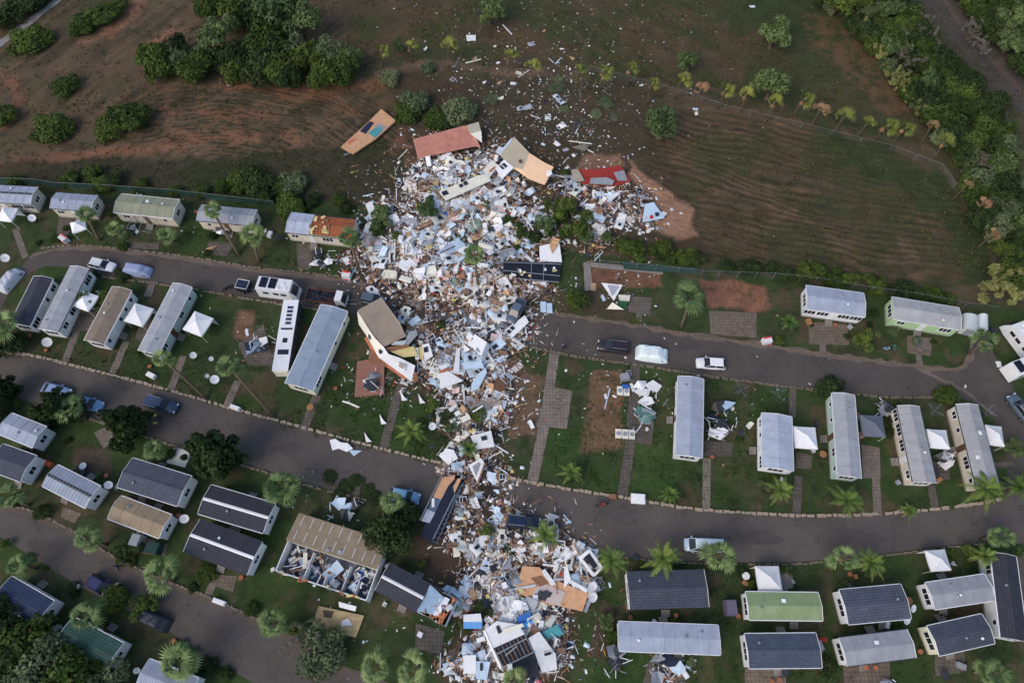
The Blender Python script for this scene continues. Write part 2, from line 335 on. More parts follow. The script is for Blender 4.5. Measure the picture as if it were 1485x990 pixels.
# debris zone bare dirt
BL = [(640,225,45,1),(620,270,45,1),(670,260,50,1),(720,240,45,1),(720,290,55,1),(660,320,55,1),(600,330,50,1),(560,360,50,.9),(620,370,60,1),(680,370,55,1),(740,340,50,1),(790,320,38,.8),
 (830,270,35,.8),(870,290,40,.9),(915,290,38,.9),(930,320,28,.8),(860,320,30,.8),(790,350,32,.7),(560,400,45,.9),(620,410,50,1),(680,420,45,1),(740,400,45,1),(775,410,32,.7),(720,450,40,.9),
 (740,480,38,.9),(690,480,42,.8),(650,505,38,.9),(612,480,32,.8),(640,540,38,.8),(700,530,42,1),(690,580,36,.8),(720,560,32,.8),(680,620,26,.6),(700,650,30,.7),(690,690,26,.6),(700,725,28,.6),(668,745,22,.55),(735,740,26,.5),(655,600,26,.6),(665,640,26,.55),(720,600,28,.6),(725,690,26,.5),(655,680,22,.5),(715,765,26,.6),(675,700,24,.5),(560,310,34,.6),(540,345,30,.6),(860,345,30,.5),(590,545,22,.6),
 (535,545,24,.6),(655,770,22,.6),(700,795,34,.8),(750,790,36,.9),(790,780,34,.9),(830,810,32,.8),(800,850,42,.9),(740,840,40,1),(700,850,36,.8),(670,870,26,.6),(720,900,38,.9),(770,900,42,1),
 (800,940,32,.9),(740,960,48,1),(690,960,32,.7),(650,965,22,.5),(838,850,22,.7),(505,372,22,.5),(590,455,24,.5),(665,275,60,.8),(640,340,60,.9),(700,320,60,.9),(975,970,26,.5)]
BW = [(G(a, b), r / 9.4, w_) for a, b, r, w_ in BL]
HN = []
def heap(x, y):
    s = np.zeros(np.shape(x))
    for p, r, w_ in BW:
        d2 = ((x - p.x) ** 2 + (y - p.y) ** 2) / (r * r); s = s + w_ * np.exp(-d2 * 1.6)
    s = 1 - np.exp(-s * 1.1)
    return s
dm = heap(gx, gy)
setc(sm(dm + n1 * .3, .12, .5) * .85, CC(82, 68, 56)); setc(sm(dm + n1 * .3, .12, .5) * sm(n4, .5, .66) * .7, CC(100, 74, 56)); setc(sm(dm, .1, .4) * sm(fbm(gx / 5, gy / 5, 3, 77), .55, .62) * .6, CC(52, 54, 36))
col = np.clip(col, .004, .8)
def grid_mesh(name, X, Y, Z, C, mat, keep=None):
    ny, nx = X.shape; n = nx * ny
    co = np.stack([X.ravel(), Y.ravel(), Z.ravel()], 1).astype('f4')
    idx = np.arange(n).reshape(ny, nx)
    q = np.stack([idx[:-1, :-1], idx[:-1, 1:], idx[1:, 1:], idx[1:, :-1]], -1).reshape(-1, 4)
    if keep is not None:
        kk = keep.reshape(ny, nx); kq = (kk[:-1, :-1] & kk[:-1, 1:] & kk[1:, 1:] & kk[1:, :-1]).ravel(); q = q[kq]
        used = np.unique(q); remap = np.zeros(n, int); remap[used] = np.arange(len(used)); q = remap[q]; co = co[used]; C = C[used]
    return raw_mesh(name, co, q, C, mat)
def raw_mesh(name, co, q, C, mat, attr='Col', smooth=True):
    me = bpy.data.meshes.new(name); k = q.shape[1]
    me.vertices.add(len(co)); me.vertices.foreach_set('co', np.ascontiguousarray(co, 'f4').ravel())
    me.loops.add(q.size); me.loops.foreach_set('vertex_index', q.ravel().astype('i4'))
    me.polygons.add(len(q)); me.polygons.foreach_set('loop_start', np.arange(0, q.size, k, dtype='i4')); me.polygons.foreach_set('loop_total', np.full(len(q), k, 'i4'))
    if smooth: me.polygons.foreach_set('use_smooth', np.ones(len(q), bool))
    me.update()
    if C is not None:
        if C.ndim == 2:
            a = me.attributes.new(attr, 'FLOAT_COLOR', 'POINT'); a.data.foreach_set('color', np.concatenate([C, np.ones((len(C), 1))], 1).astype('f4').ravel())
        else:
            a = me.attributes.new(attr, 'FLOAT', 'POINT'); a.data.foreach_set('value', C.astype('f4'))
    me.materials.append(mat)
    o = bpy.data.objects.new(name, me); COL.objects.link(o); return o
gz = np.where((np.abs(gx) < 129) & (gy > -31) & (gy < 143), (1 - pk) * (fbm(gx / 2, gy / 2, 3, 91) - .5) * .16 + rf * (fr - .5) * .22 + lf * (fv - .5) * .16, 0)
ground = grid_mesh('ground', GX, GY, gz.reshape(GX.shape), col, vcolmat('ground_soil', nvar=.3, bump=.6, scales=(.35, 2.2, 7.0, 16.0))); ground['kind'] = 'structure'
# ---- rubble under the loose debris
hx = np.arange(-40, 42, .3); hy = np.arange(-12, 92, .3); HX, HY = np.meshgrid(hx, hy); a, b = HX.ravel(), HY.ravel()
hd = heap(a, b)
def heapz(x, y, d=None):
    x = np.asarray(x, float); y = np.asarray(y, float); d = heap(x, y) if d is None else d
    return np.clip((d - .35) * 1.1, -.3, 1) * (.45 + .9 * fbm(x / 2.2, y / 2.2, 3, 61))
hz = heapz(a, b, hd) + (fbm(a / .6, b / .6, 2, 71) - .5) * .3 * (hd > .35)
mixn = fbm(a / .9, b / .9, 2, 81); hc = np.zeros((len(a), 3)); hc[:] = CC(70, 58, 48)
for th_, cl in ((.5, (122, 108, 98)), (.58, (96, 70, 50)), (.68, (130, 126, 124))): hc[mixn > th_] = CC(*cl)
hc[fbm(a / 1.4, b / 1.4, 2, 84) < .36] = CC(48, 44, 40)
rub = grid_mesh('rubble', HX, HY, hz.reshape(HX.shape), hc, vcolmat('rubble_soil', nvar=.3, bump=.5), keep=hz > -.05)
rub['kind'] = 'stuff'; rub['label'] = 'churned soil and broken rubble beneath the debris field'; rub['category'] = 'rubble'
def gz_at(x, y):
    d = float(heap(np.array([x]), np.array([y]))[0]); return max(0.0, float(heapz(np.array([x]), np.array([y]))[0])) if d > .35 else 0.0

# ================================================================ ROADS, KERBS, PATHS
asph = M('asphalt', c(85, 79, 75), rough=.9, var=.28, scale=.18, bump=.3, fine=14, spec=.2)
def poly_sheet(name, pts, z, m):
    o = structure(name, MB().add([G(x, y, z) for x, y in pts], [tuple(range(len(pts)))]), m)
    if o.data.polygons[0].normal.z < 0: o.data.flip_normals()
    return o
def subdiv(pts, step=14):
    out = []
    for (x0, y0), (x1, y1) in zip(pts, pts[1:]):
        n = max(1, int(math.hypot(x1 - x0, y1 - y0) / step))
        out += [(x0 + (x1 - x0) * i / n, y0 + (y1 - y0) * i / n) for i in range(n)]
    return out + [pts[-1]]
def smooth(pts, it=2):
    for _ in range(it):
        o = [pts[0]]
        for a, b in zip(pts, pts[1:]): o += [(a[0] * .75 + b[0] * .25, a[1] * .75 + b[1] * .25), (a[0] * .25 + b[0] * .75, a[1] * .25 + b[1] * .75)]
        pts = o + [pts[-1]]
    return pts
R1T = smooth([(-60, 520), (-20, 450), (26, 393), (40, 376), (64, 363), (110, 358), (179, 364), (256, 373), (320, 383), (379, 393), (493, 404), (600, 424), (700, 436), (768, 445), (822, 457), (919, 471), (996, 485), (1105, 500), (1189, 513), (1330, 531), (1386, 538), (1404, 524), (1412, 500), (1410, 470), (1425, 462)])
R1B = smooth([(-20, 540), (0, 440), (30, 408), (50, 391), (75, 383), (153, 399), (217, 407), (294, 419), (379, 434), (520, 455), (640, 478), (758, 498), (837, 516), (919, 526), (1009, 541), (1119, 556), (1189, 564), (1284, 575), (1361, 574), (1410, 580), (1440, 600), (1456, 630), (1462, 690), (1455, 722)])
R1R = [(1485, 722), (1560, 720), (1560, 640), (1486, 600), (1463, 546), (1440, 512)]
R2T = smooth([(-80, 508), (0, 513), (51, 518), (110, 534), (205, 557), (307, 587), (380, 607), (485, 635), (562, 656), (646, 676), (740, 696), (830, 713), (931, 728), (999, 740), (1105, 748), (1187, 751), (1282, 748), (1405, 736), (1455, 725), (1462, 718), (1560, 700)])
R2B = smooth([(-80, 560), (0, 572), (61, 586), (115, 600), (166, 615), (243, 641), (284, 652), (379, 679), (447, 702), (536, 723), (620, 745), (700, 765), (780, 783), (857, 798), (914, 807), (990, 813), (1065, 815), (1160, 815), (1195, 811), (1280, 803), (1350, 793), (1440, 784), (1485, 788), (1560, 800)])
R3T = smooth([(-80, 725), (0, 735), (41, 740), (90, 763), (164, 810), (245, 848), (300, 865), (380, 905), (424, 922), (465, 958), (523, 975), (600, 1010), (680, 1060)])
R3B = smooth([(-80, 740), (0, 776), (55, 813), (131, 859), (191, 886), (240, 908), (286, 949), (354, 979), (420, 1030), (500, 1090)])
poly_sheet('road', R1T + R1R[::-1] + R1B[::-1], .012, asph)
poly_sheet('road', R2T + R2B[::-1], .016, asph)
poly_sheet('road', R3T + R3B[::-1], .02, asph)
pale = M('worn_asphalt_band', c(104, 92, 82), rough=.95, var=.3, scale=.6)
def strip(name, pts, wid, z, m, jit=.15):
    P = [G(x, y, z) for x, y in pts]; vs = []; fs = []
    for i, p in enumerate(P):
        d = P[min(i + 1, len(P) - 1)] - P[max(i - 1, 0)]; d.normalize(); nrm = Vector((-d.y, d.x, 0))
        vs += [p + nrm * (wid / 2 + rnd.uniform(-jit, jit)), p - nrm * (wid / 2 + rnd.uniform(-jit, jit))]
    fs = [(2 * i, 2 * i + 1, 2 * i + 3, 2 * i + 2) for i in range(len(P) - 1)]
    o = structure(name, MB().add(vs, fs), m)
    if o.data.polygons[0].normal.z < 0: o.data.flip_normals()
    return o
strip('road_verge', subdiv(R1T[14:-8], 9), 0.8, .024, pale, .3)
strip('road_verge', subdiv(R3T, 9), .8, .028, M('dirt_verge', c(86, 76, 66), var=.4, scale=1), .25)
strip('road_verge', subdiv([(1330, 533), (1365, 550), (1400, 566), (1440, 600)], 7), .6, .03, pale, .2)
gravel = M('track_gravel', c(128, 124, 122), var=.25, scale=2)
strip('track', subdiv([(-60, 112), (0, 63), (40, 34), (86, -2), (130, -40)], 10), 1.6, .11, gravel, .2)
# patches / stains and manholes as slightly darker asphalt repairs
for (x, y, s) in ((900, 745, 4), (180, 560, 3), (1250, 545, 5), (420, 650, 4), (60, 790, 4), (1100, 780, 6), (330, 400, 4), (1000, 500, 4)):
    ps_ = [(x + s * 6 * math.cos(t) * rnd.uniform(.6, 1.2), y + s * 2.4 * math.sin(t) * rnd.uniform(.6, 1.2)) for t in np.linspace(0, 2 * PI, 11)[:-1]]
    poly_sheet('asphalt_patch', ps_, .034, M('asphalt_dark', c(74, 68, 65), var=.3, scale=.6))
stone_a = M('kerb_stone', c(150, 136, 120), var=.35, scale=2.5, bump=.4); stone_b = M('kerb_stone_brown', c(116, 104, 90), var=.4, scale=2.5, bump=.4)
def kerb(pts, m, wd=.32, skip=None, h=.22):
    mb = MB(); P = [G(x, y) for x, y in subdiv(pts, 5)]
    acc = 0
    for a_, b_ in zip(P, P[1:]):
        L_ = (b_ - a_).length; t = acc; ang = math.atan2((b_ - a_).y, (b_ - a_).x)
        while t < L_:
            l = rnd.uniform(.22, .85); q = a_.lerp(b_, min(1, t / L_)); pxx = PX(q)
            if not (skip and any(inpoly(pxx[0], pxx[1], s_) for s_ in skip)) and rnd.random() > .05:
                hh = h * rnd.uniform(.6, 1.2)
                mb.box((q.x + rnd.uniform(-.05, .05), q.y + rnd.uniform(-.05, .05), hh / 2), (l * .95, wd * rnd.uniform(.7, 1.15), hh), ang + rnd.uniform(-.15, .15), taper=.82)
            t += l
        acc = t - L_
    o = mb.build('kerb', m); o['kind'] = 'structure'; return o
DZ = [[(500, 395), (780, 430), (775, 520), (500, 470)], [(640, 660), (790, 700), (860, 810), (600, 760)]]
kerb(smooth([(64, 360), (110, 355), (179, 361), (256, 370), (320, 380), (379, 390), (493, 401)]), stone_b, skip=DZ)
kerb(smooth([(153, 402), (217, 410), (294, 422), (379, 437), (500, 455)]), stone_b, skip=DZ)
kerb(R1T[int(len(R1T) * .55):int(len(R1T) * .86)], stone_b, skip=DZ); kerb(smooth([(758, 500), (837, 518), (919, 528), (1009, 543), (1119, 558), (1189, 566), (1284, 577), (1361, 576)]), stone_b, .4)
kerb(smooth([(0, 510), (51, 515), (110, 531), (205, 554), (307, 584), (380, 604), (485, 632), (562, 653), (646, 673), (740, 693), (830, 710), (931, 725), (999, 738), (1105, 745), (1187, 748), (1282, 745), (1405, 733), (1455, 722)]), stone_a, .45, skip=[[(655, 670), (720, 680), (710, 700), (650, 690)]])
kerb(smooth([(80, 592), (115, 603), (166, 618), (243, 644), (284, 655), (379, 682), (447, 705), (536, 726), (600, 742)]), stone_b, .4)
kerb(smooth([(857, 801), (914, 810), (990, 816), (1065, 818), (1160, 818), (1195, 814), (1280, 806), (1350, 796), (1440, 787)]), stone_b, .3)
kerb(smooth([(0, 732), (41, 737), (90, 760), (164, 807), (245, 845), (300, 862), (380, 902), (424, 919)]), stone_b, .3)
pav = M('paving_slabs', c(122, 112, 102), pat='paving', var=.3, scale=.9); pavb = M('old_paving', c(100, 92, 84), pat='paving', var=.35, scale=.9); conc = M('concrete', c(128, 122, 116), var=.25, scale=.8)
bpav = M('brown_paving', c(112, 100, 88), pat='paving', var=.35, scale=1)
for i, (m, wd, pts) in enumerate(((pav, 1.1, [(94, 524), (112, 478)]), (pav, 1.1, [(163, 541), (183, 495)]), (pav, 1.1, [(247, 566), (266, 516)]), (pav, 1.1, [(327, 592), (345, 552)]), (pavb, 1.3, [(439, 625), (460, 573)]),
    (pavb, 1.3, [(554, 656), (575, 580), (590, 545)]), (pav, 1.5, [(772, 699), (789, 618), (804, 513)]), (pavb, 1.4, [(902, 722), (914, 645), (922, 528)]), (pav, 1.1, [(1024, 741), (1025, 664)]), (pavb, 1.1, [(1155, 748), (1158, 690)]),
    (pavb, 1.0, [(1149, 604), (1150, 560)]), (pav, 1.1, [(1273, 747), (1270, 690)]), (pavb, 1.1, [(1357, 741), (1350, 703)]), (pav, .9, [(1193, 510), (1193, 498)]), (pav, .9, [(1335, 530), (1332, 514)]), (pav, 1.0, [(22, 332), (37, 374)]),
    (pav, 1.0, [(300, 866), (312, 838)]), (pav, .9, [(926, 466), (927, 455)]), (pav, 1.2, [(214, 430), (222, 408)]))):
    strip('path', pts, wd, .04 + .004 * (i % 3), m, 0)
for i, (m, pts) in enumerate(((pav, [(794, 559), (830, 566), (822, 622), (778, 617)]), (pav, [(1249, 644), (1276, 649), (1277, 693), (1252, 693)]), (pavb, [(1021, 638), (1063, 642), (1062, 662), (1022, 660)]),
    (pavb, [(918, 596), (949, 602), (946, 645), (912, 640)]), (bpav, [(1171, 466), (1228, 470), (1232, 500), (1174, 499)]), (bpav, [(1315, 486), (1352, 490), (1350, 516), (1316, 512)]), (bpav, [(1028, 450), (1097, 454), (1097, 490), (1030, 484)]),
    (pavb, [(913, 429), (945, 432), (943, 457), (911, 452)]), (conc, [(846, 380), (856, 382), (860, 420), (848, 422)]), (conc, [(856, 380), (962, 390), (961, 398), (857, 387)]), (bpav, [(1222, 962), (1290, 956), (1292, 1010), (1226, 1015)]),
    (pavb, [(1356, 950), (1399, 943), (1400, 974), (1356, 980)]), (bpav, [(192, 774), (244, 790), (238, 806), (188, 800)]), (bpav, [(304, 832), (344, 835), (338, 858), (312, 850)]), (pavb, [(603, 903), (645, 915), (640, 948), (602, 940)]),
    (pavb, [(180, 350), (232, 352), (230, 362), (184, 360)]), (pavb, [(85, 310), (108, 312), (96, 350), (82, 344)]), (bpav, [(118, 450), (140, 452), (130, 480), (104, 480)]), (pavb, [(205, 460), (228, 464), (214, 500), (196, 490)]),
    (pavb, [(345, 500), (382, 470), (398, 530), (360, 530)]), (pavb, [(1155, 655), (1178, 660), (1176, 680), (1154, 678)]), (pavb, [(1350, 670), (1375, 668), (1378, 695), (1356, 697)]), (pavb, [(1440, 670), (1468, 668), (1469, 676), (1445, 678)]),
    (pav, [(136, 627), (160, 616), (166, 640), (150, 650)]), (conc, [(1130, 822), (1149, 820), (1150, 852), (1132, 854)]), (bpav, [(1080, 968), (1140, 968), (1140, 1010), (1080, 1010)]), (pavb, [(303, 350), (340, 352), (330, 372), (296, 368)]),
    (pavb, [(430, 352), (458, 356), (448, 392), (432, 390)]), (bpav, [(92, 735), (118, 744), (108, 758), (88, 750)]), (pavb, [(1468, 800), (1485, 800), (1500, 920), (1482, 925)]), (pavb, [(940, 958), (980, 960), (1000, 1000), (930, 1000)]), (conc, [(170, 700), (174, 706), (168, 712), (164, 706)]))):
    poly_sheet('patio', pts, .052 + .004 * (i % 3), m)
# ================================================================ HOMES
glass = M('window_glass', (.02, .025, .032), rough=.12, var=.1, bump=0, spec=.6); upvc = M('white_frame', c(226, 228, 232), rough=.4, var=.08)
skirt_m = M('skirting', c(140, 134, 124), var=.3); dark_m = M('dark_metal', c(52, 54, 58), rough=.5, var=.2); steel = M('steel', c(150, 154, 160), rough=.4, metal=.6)
wood = M('timber', c(150, 108, 74), var=.35, scale=2.5); woodd = M('dark_timber', c(96, 68, 50), var=.35, scale=2.5)
def wallm(k): return {'cream': M('cream_siding', c(216, 204, 184), var=.12, pat='ribs', ps=.01, bump=.1), 'white': M('white_siding', c(214, 218, 222), var=.12, scale=.8), 'pale': M('pale_green_siding', c(176, 194, 184), var=.12, scale=.8),
    'green': M('green_siding', c(168, 196, 150), var=.12), 'sand': M('sand_siding', c(206, 204, 178), var=.12, scale=.8), 'blue': M('pale_blue_siding', c(160, 186, 204), var=.12)}[k]
def roofm(k):
    T = {'grey': ((150, 153, 158), None, 0), 'blue': ((150, 158, 172), None, 0), 'slate': ((84, 90, 104), 'tiles', .9), 'black': ((66, 68, 78), 'tiles', .9), 'brown': ((132, 118, 104), None, 0), 'olive': ((140, 142, 120), None, 0),
         'tan': ((140, 124, 102), None, 0), 'navy': ((62, 78, 106), 'tiles', .8), 'teal': ((66, 98, 90), 'tiles', .8), 'leaf': ((136, 152, 112), 'ribs', 2.6), 'rib': ((142, 156, 172), None, 0), 'tile': ((86, 96, 114), 'tiles', 1.1),
         'pale': ((164, 172, 186), None, 0), 'warm': ((156, 156, 157), None, 0), 'terr': ((196, 136, 116), 'tiles', .8)}[k]
    return M('roof_' + k, c(*T[0]), rough=.7, var=.26, scale=.5, pat=T[1], ps=T[2] or 1, bump=.2, spec=.2)
def win(root, face, u, w_, h_, zc, L, W, panes=1):
    # face: 'f','b' long sides (-y,+y); 'l','r' ends; u = position along that side
    d = .07
    if face == 'f': pos, rz = (u, -W / 2 - .012, zc), 0
    elif face == 'b': pos, rz = (u, W / 2 + .012, zc), PI
    elif face == 'l': pos, rz = (-L / 2 - .012, u, zc), -PI / 2
    else: pos, rz = (L / 2 + .012, u, zc), PI / 2
    key = ('win', w_, h_, panes)
    if key not in KIDS:
        mb = MB(); t = .07
        mb.box((0, 0, h_ / 2), (w_ + .04, d, t)); mb.box((0, 0, -h_ / 2), (w_ + .14, d + .04, t))
        for k in range(panes + 1): mb.box((-w_ / 2 + w_ * k / panes, 0, 0), (t, d * .9, h_ - t - .01))
        fr = mb.build('window', upvc, root, pos); fr.rotation_euler = (0, 0, rz)
        pn = MB().box((0, .008, 0), (w_ - .02, .03, h_ - .05)).build('pane', glass, fr)
        KIDS[key] = (fr, pn)
    else:
        f0, p0 = KIDS[key]; fr = f0.copy(); COL.objects.link(fr); fr.parent = root; fr.location = pos; fr.rotation_euler = (0, 0, rz)
        p = p0.copy(); COL.objects.link(p); p.parent = fr
    return fr
def door(root, face, u, L, W, m, z0=.5):
    if face == 'f': pos, rz = (u, -W / 2 - .02, z0 + 1), 0
    elif face == 'b': pos, rz = (u, W / 2 + .02, z0 + 1), PI
    elif face == 'l': pos, rz = (-L / 2 - .02, u, z0 + 1), -PI / 2
    else: pos, rz = (L / 2 + .02, u, z0 + 1), PI / 2
    d = MB().box((0, 0, 0), (.85, .06, 1.95)).box((0, -.04, .4), (.5, .02, .7)).build('door', m, root, pos); d.rotation_euler = (0, 0, rz)
    MB().box((.33, -.06, 0), (.12, .05, .04)).build('handle', steel, d)
    s = MB()
    for k in range(3): s.box((0, -.3 - k * .28, -1 - .08 - k * .15), (1.1, .28, .12))
    st = s.build('step', conc, root, pos); st.rotation_euler = (0, 0, rz)
def roof_mesh(L, W, he, rise, x0, x1, ov=.14, ribs=0, th=.07):
    mb = MB(); a = -L / 2 - ov + x0 * (L + 2 * ov); b = -L / 2 - ov + x1 * (L + 2 * ov); hw = W / 2 + ov
    drop = rise * ov / (W / 2)
    vs = [(a, -hw, he - drop), (b, -hw, he - drop), (b, 0, he + rise), (a, 0, he + rise), (b, hw, he - drop), (a, hw, he - drop)]
    lo = [(x, y, z - th) for x, y, z in vs]
    mb.add(vs + lo, [(0, 1, 2, 3), (3, 2, 4, 5), (6, 9, 8, 7), (9, 11, 10, 8), (0, 6, 7, 1), (4, 10, 11, 5), (1, 7, 8, 2), (2, 8, 10, 4), (0, 3, 9, 6), (3, 5, 11, 9)])
    if ribs:
        n = int((b - a) / ribs); sl = math.atan2(rise + drop, hw); ln = math.hypot(hw, rise + drop) - .04
        for k in range(1, n):
            x = a + (b - a) * k / n
            for sg in (-1, 1):
                mb.box((x, sg * hw / 2, he - drop + (rise + drop) / 2 + .012), (.06, ln, .05), rot=(-sg * sl, 0, 0))
    return mb
HOMES = []
def frame(cs, z):
    P = [G(x, y, z) for x, y in cs]
    ctr = (P[0] + P[1] + P[2] + P[3]) / 4
    A = ((P[1] - P[0]) + (P[2] - P[3])) / 2; B = ((P[0] - P[3]) + (P[1] - P[2])) / 2
    if B.length > A.length: A, B = B, -A
    A.z = 0; B.z = 0
    ang = math.atan2(A.y, A.x); return Vector((ctr.x, ctr.y, 0)), A.length, abs(B.dot(Vector((-math.sin(ang), math.cos(ang), 0)))), ang
def home(cs, label, roof, wall, he=2.85, rise=.42, ribs=0, ridge=None, seed=0, parts=(0, 1), vents=1, dish=False, grp='mobile homes on their plots', openings=True, barge=True, skyl=0):
    r = random.Random(seed * 7 + len(HOMES)); c0, L, W, ang = frame(cs, he); L -= .2; W = max(2.9, W - .25)
    root = thing('mobile_home', label, 'mobile home', c0, ang, grp)
    hs = .42; mb = MB(); hx, hy = L / 2, W / 2; z1 = he - .03; zr = he + rise - .06
    mb.add([(-hx, -hy, hs), (hx, -hy, hs), (hx, hy, hs), (-hx, hy, hs), (-hx, -hy, z1), (hx, -hy, z1), (hx, hy, z1), (-hx, hy, z1)], [(0, 1, 5, 4), (2, 3, 7, 6), (3, 2, 1, 0)])
    o = len(mb.v)
    mb.add([(-hx, -hy, hs), (-hx, hy, hs), (-hx, hy, z1), (-hx, 0, zr), (-hx, -hy, z1)], [(0, 4, 3, 2, 1)]); mb.add([(hx, -hy, hs), (hx, hy, hs), (hx, hy, z1), (hx, 0, zr), (hx, -hy, z1)], [(0, 1, 2, 3, 4)])
    for z in ((hs + .35, hs + .6) if r.random() < .5 else (hs + .5,)):
        for sy in (-1, 1): mb.box((0, sy * (hy + .008), z), (L + .02, .015, .03))
    mb.build('wall', wallm(wall), root)
    MB().box((0, 0, hs / 2), (L - .12, W - .12, hs)).build('skirt', skirt_m, root)
    rf_ = roof_mesh(L, W, he, rise, parts[0], parts[1], ribs=ribs or (1.3 if roof in ('grey', 'blue', 'warm', 'olive', 'brown', 'tan', 'pale') else 0)).build('roof', roofm(roof), root)
    if barge:
        for k, e in enumerate((-1, 1)):
            if (e < 0 and parts[0] > 0) or (e > 0 and parts[1] < 1): continue
            bm = MB(); hw = W / 2 + .15; sl = math.atan2(rise, W / 2)
            for sg in (-1, 1): bm.box((e * (L / 2 + .16), sg * hw / 2, he + rise / 2 - .04), (.04, hw / math.cos(sl), .17), rot=(-sg * sl, 0, 0))
            bm.build('barge_board', upvc, root)
    gb = MB()
    for sg in (-1, 1): gb.box((0, sg * (W / 2 + .19), he - .1), (L + .2, .09, .09))
    gb.build('gutter', upvc if r.random() < .7 else dark_m, root)
    if ridge: 
        rm = MB(); 
        a = -L / 2 - .15 + parts[0] * (L + .3); b = -L / 2 - .15 + parts[1] * (L + .3)
        rm.add([(a, -.2, he + rise - .03), (b, -.2, he + rise - .03), (b, 0, he + rise + .03), (a, 0, he + rise + .03), (b, .2, he + rise - .03), (a, .2, he + rise - .03)], [(0, 1, 2, 3), (3, 2, 4, 5)])
        rm.build('ridge_cap', upvc if ridge == 'white' else roofm(roof) if ridge == 'same' else dark_m, rf_)
    for k in range(vents):
        x = r.uniform(-L * .4, L * .4); s = r.choice((-1, 1)); y = s * r.uniform(.2, W * .3)
        if not (parts[0] < (x + L / 2) / L < parts[1]): continue
        z = he + rise * (1 - abs(y) / (W / 2))
        MB().tube((x, y, z - .05), (x, y, z + .22), .1, n=8).tube((x, y, z + .22), (x, y, z + .3), .19, .12, n=8).build('vent', upvc if k % 2 else steel, rf_)
    for k in range(skyl):
        x = L * (-.3 + .6 * (k + .5) / skyl); y = (-1) ** k * W * .2; z = he + rise * (1 - abs(y) / (W / 2))
        MB().box((x, y, z + .06), (.55, .5, .12), taper=.8).build('skylight', upvc, rf_)
    if openings:
        z = he - 1.15 + .1
        for f_, sg in (('f', -1), ('b', 1)):
            n = r.randint(3, 5); dk = r.randrange(1, n - 1) if n > 2 else 0
            for k in range(n):
                u = -L / 2 + L * (k + .5) / n + r.uniform(-.15, .15)
                if k == dk: door(root, f_, u, L, W, upvc if r.random() < .7 else woodd, hs)
                else:
                    kind = r.choice((0, 1, 2)); win(root, f_, u, (.6, 1.1, 1.7)[kind], (.8, .9, 1.05)[kind], z, L, W, (1, 2, 3)[kind])
        win(root, 'l', 0, min(2.1, W - .9), 1.1, z, L, W, 3); win(root, 'r', 0, 1.1, .9, z, L, W, 2)
    if dish:
        add_dish(root.matrix_world if False else None, root, L, W, r)
    HOMES.append((root, L, W, ang, c0)); return root, L, W
def add_dish(_, root, L, W, r): pass
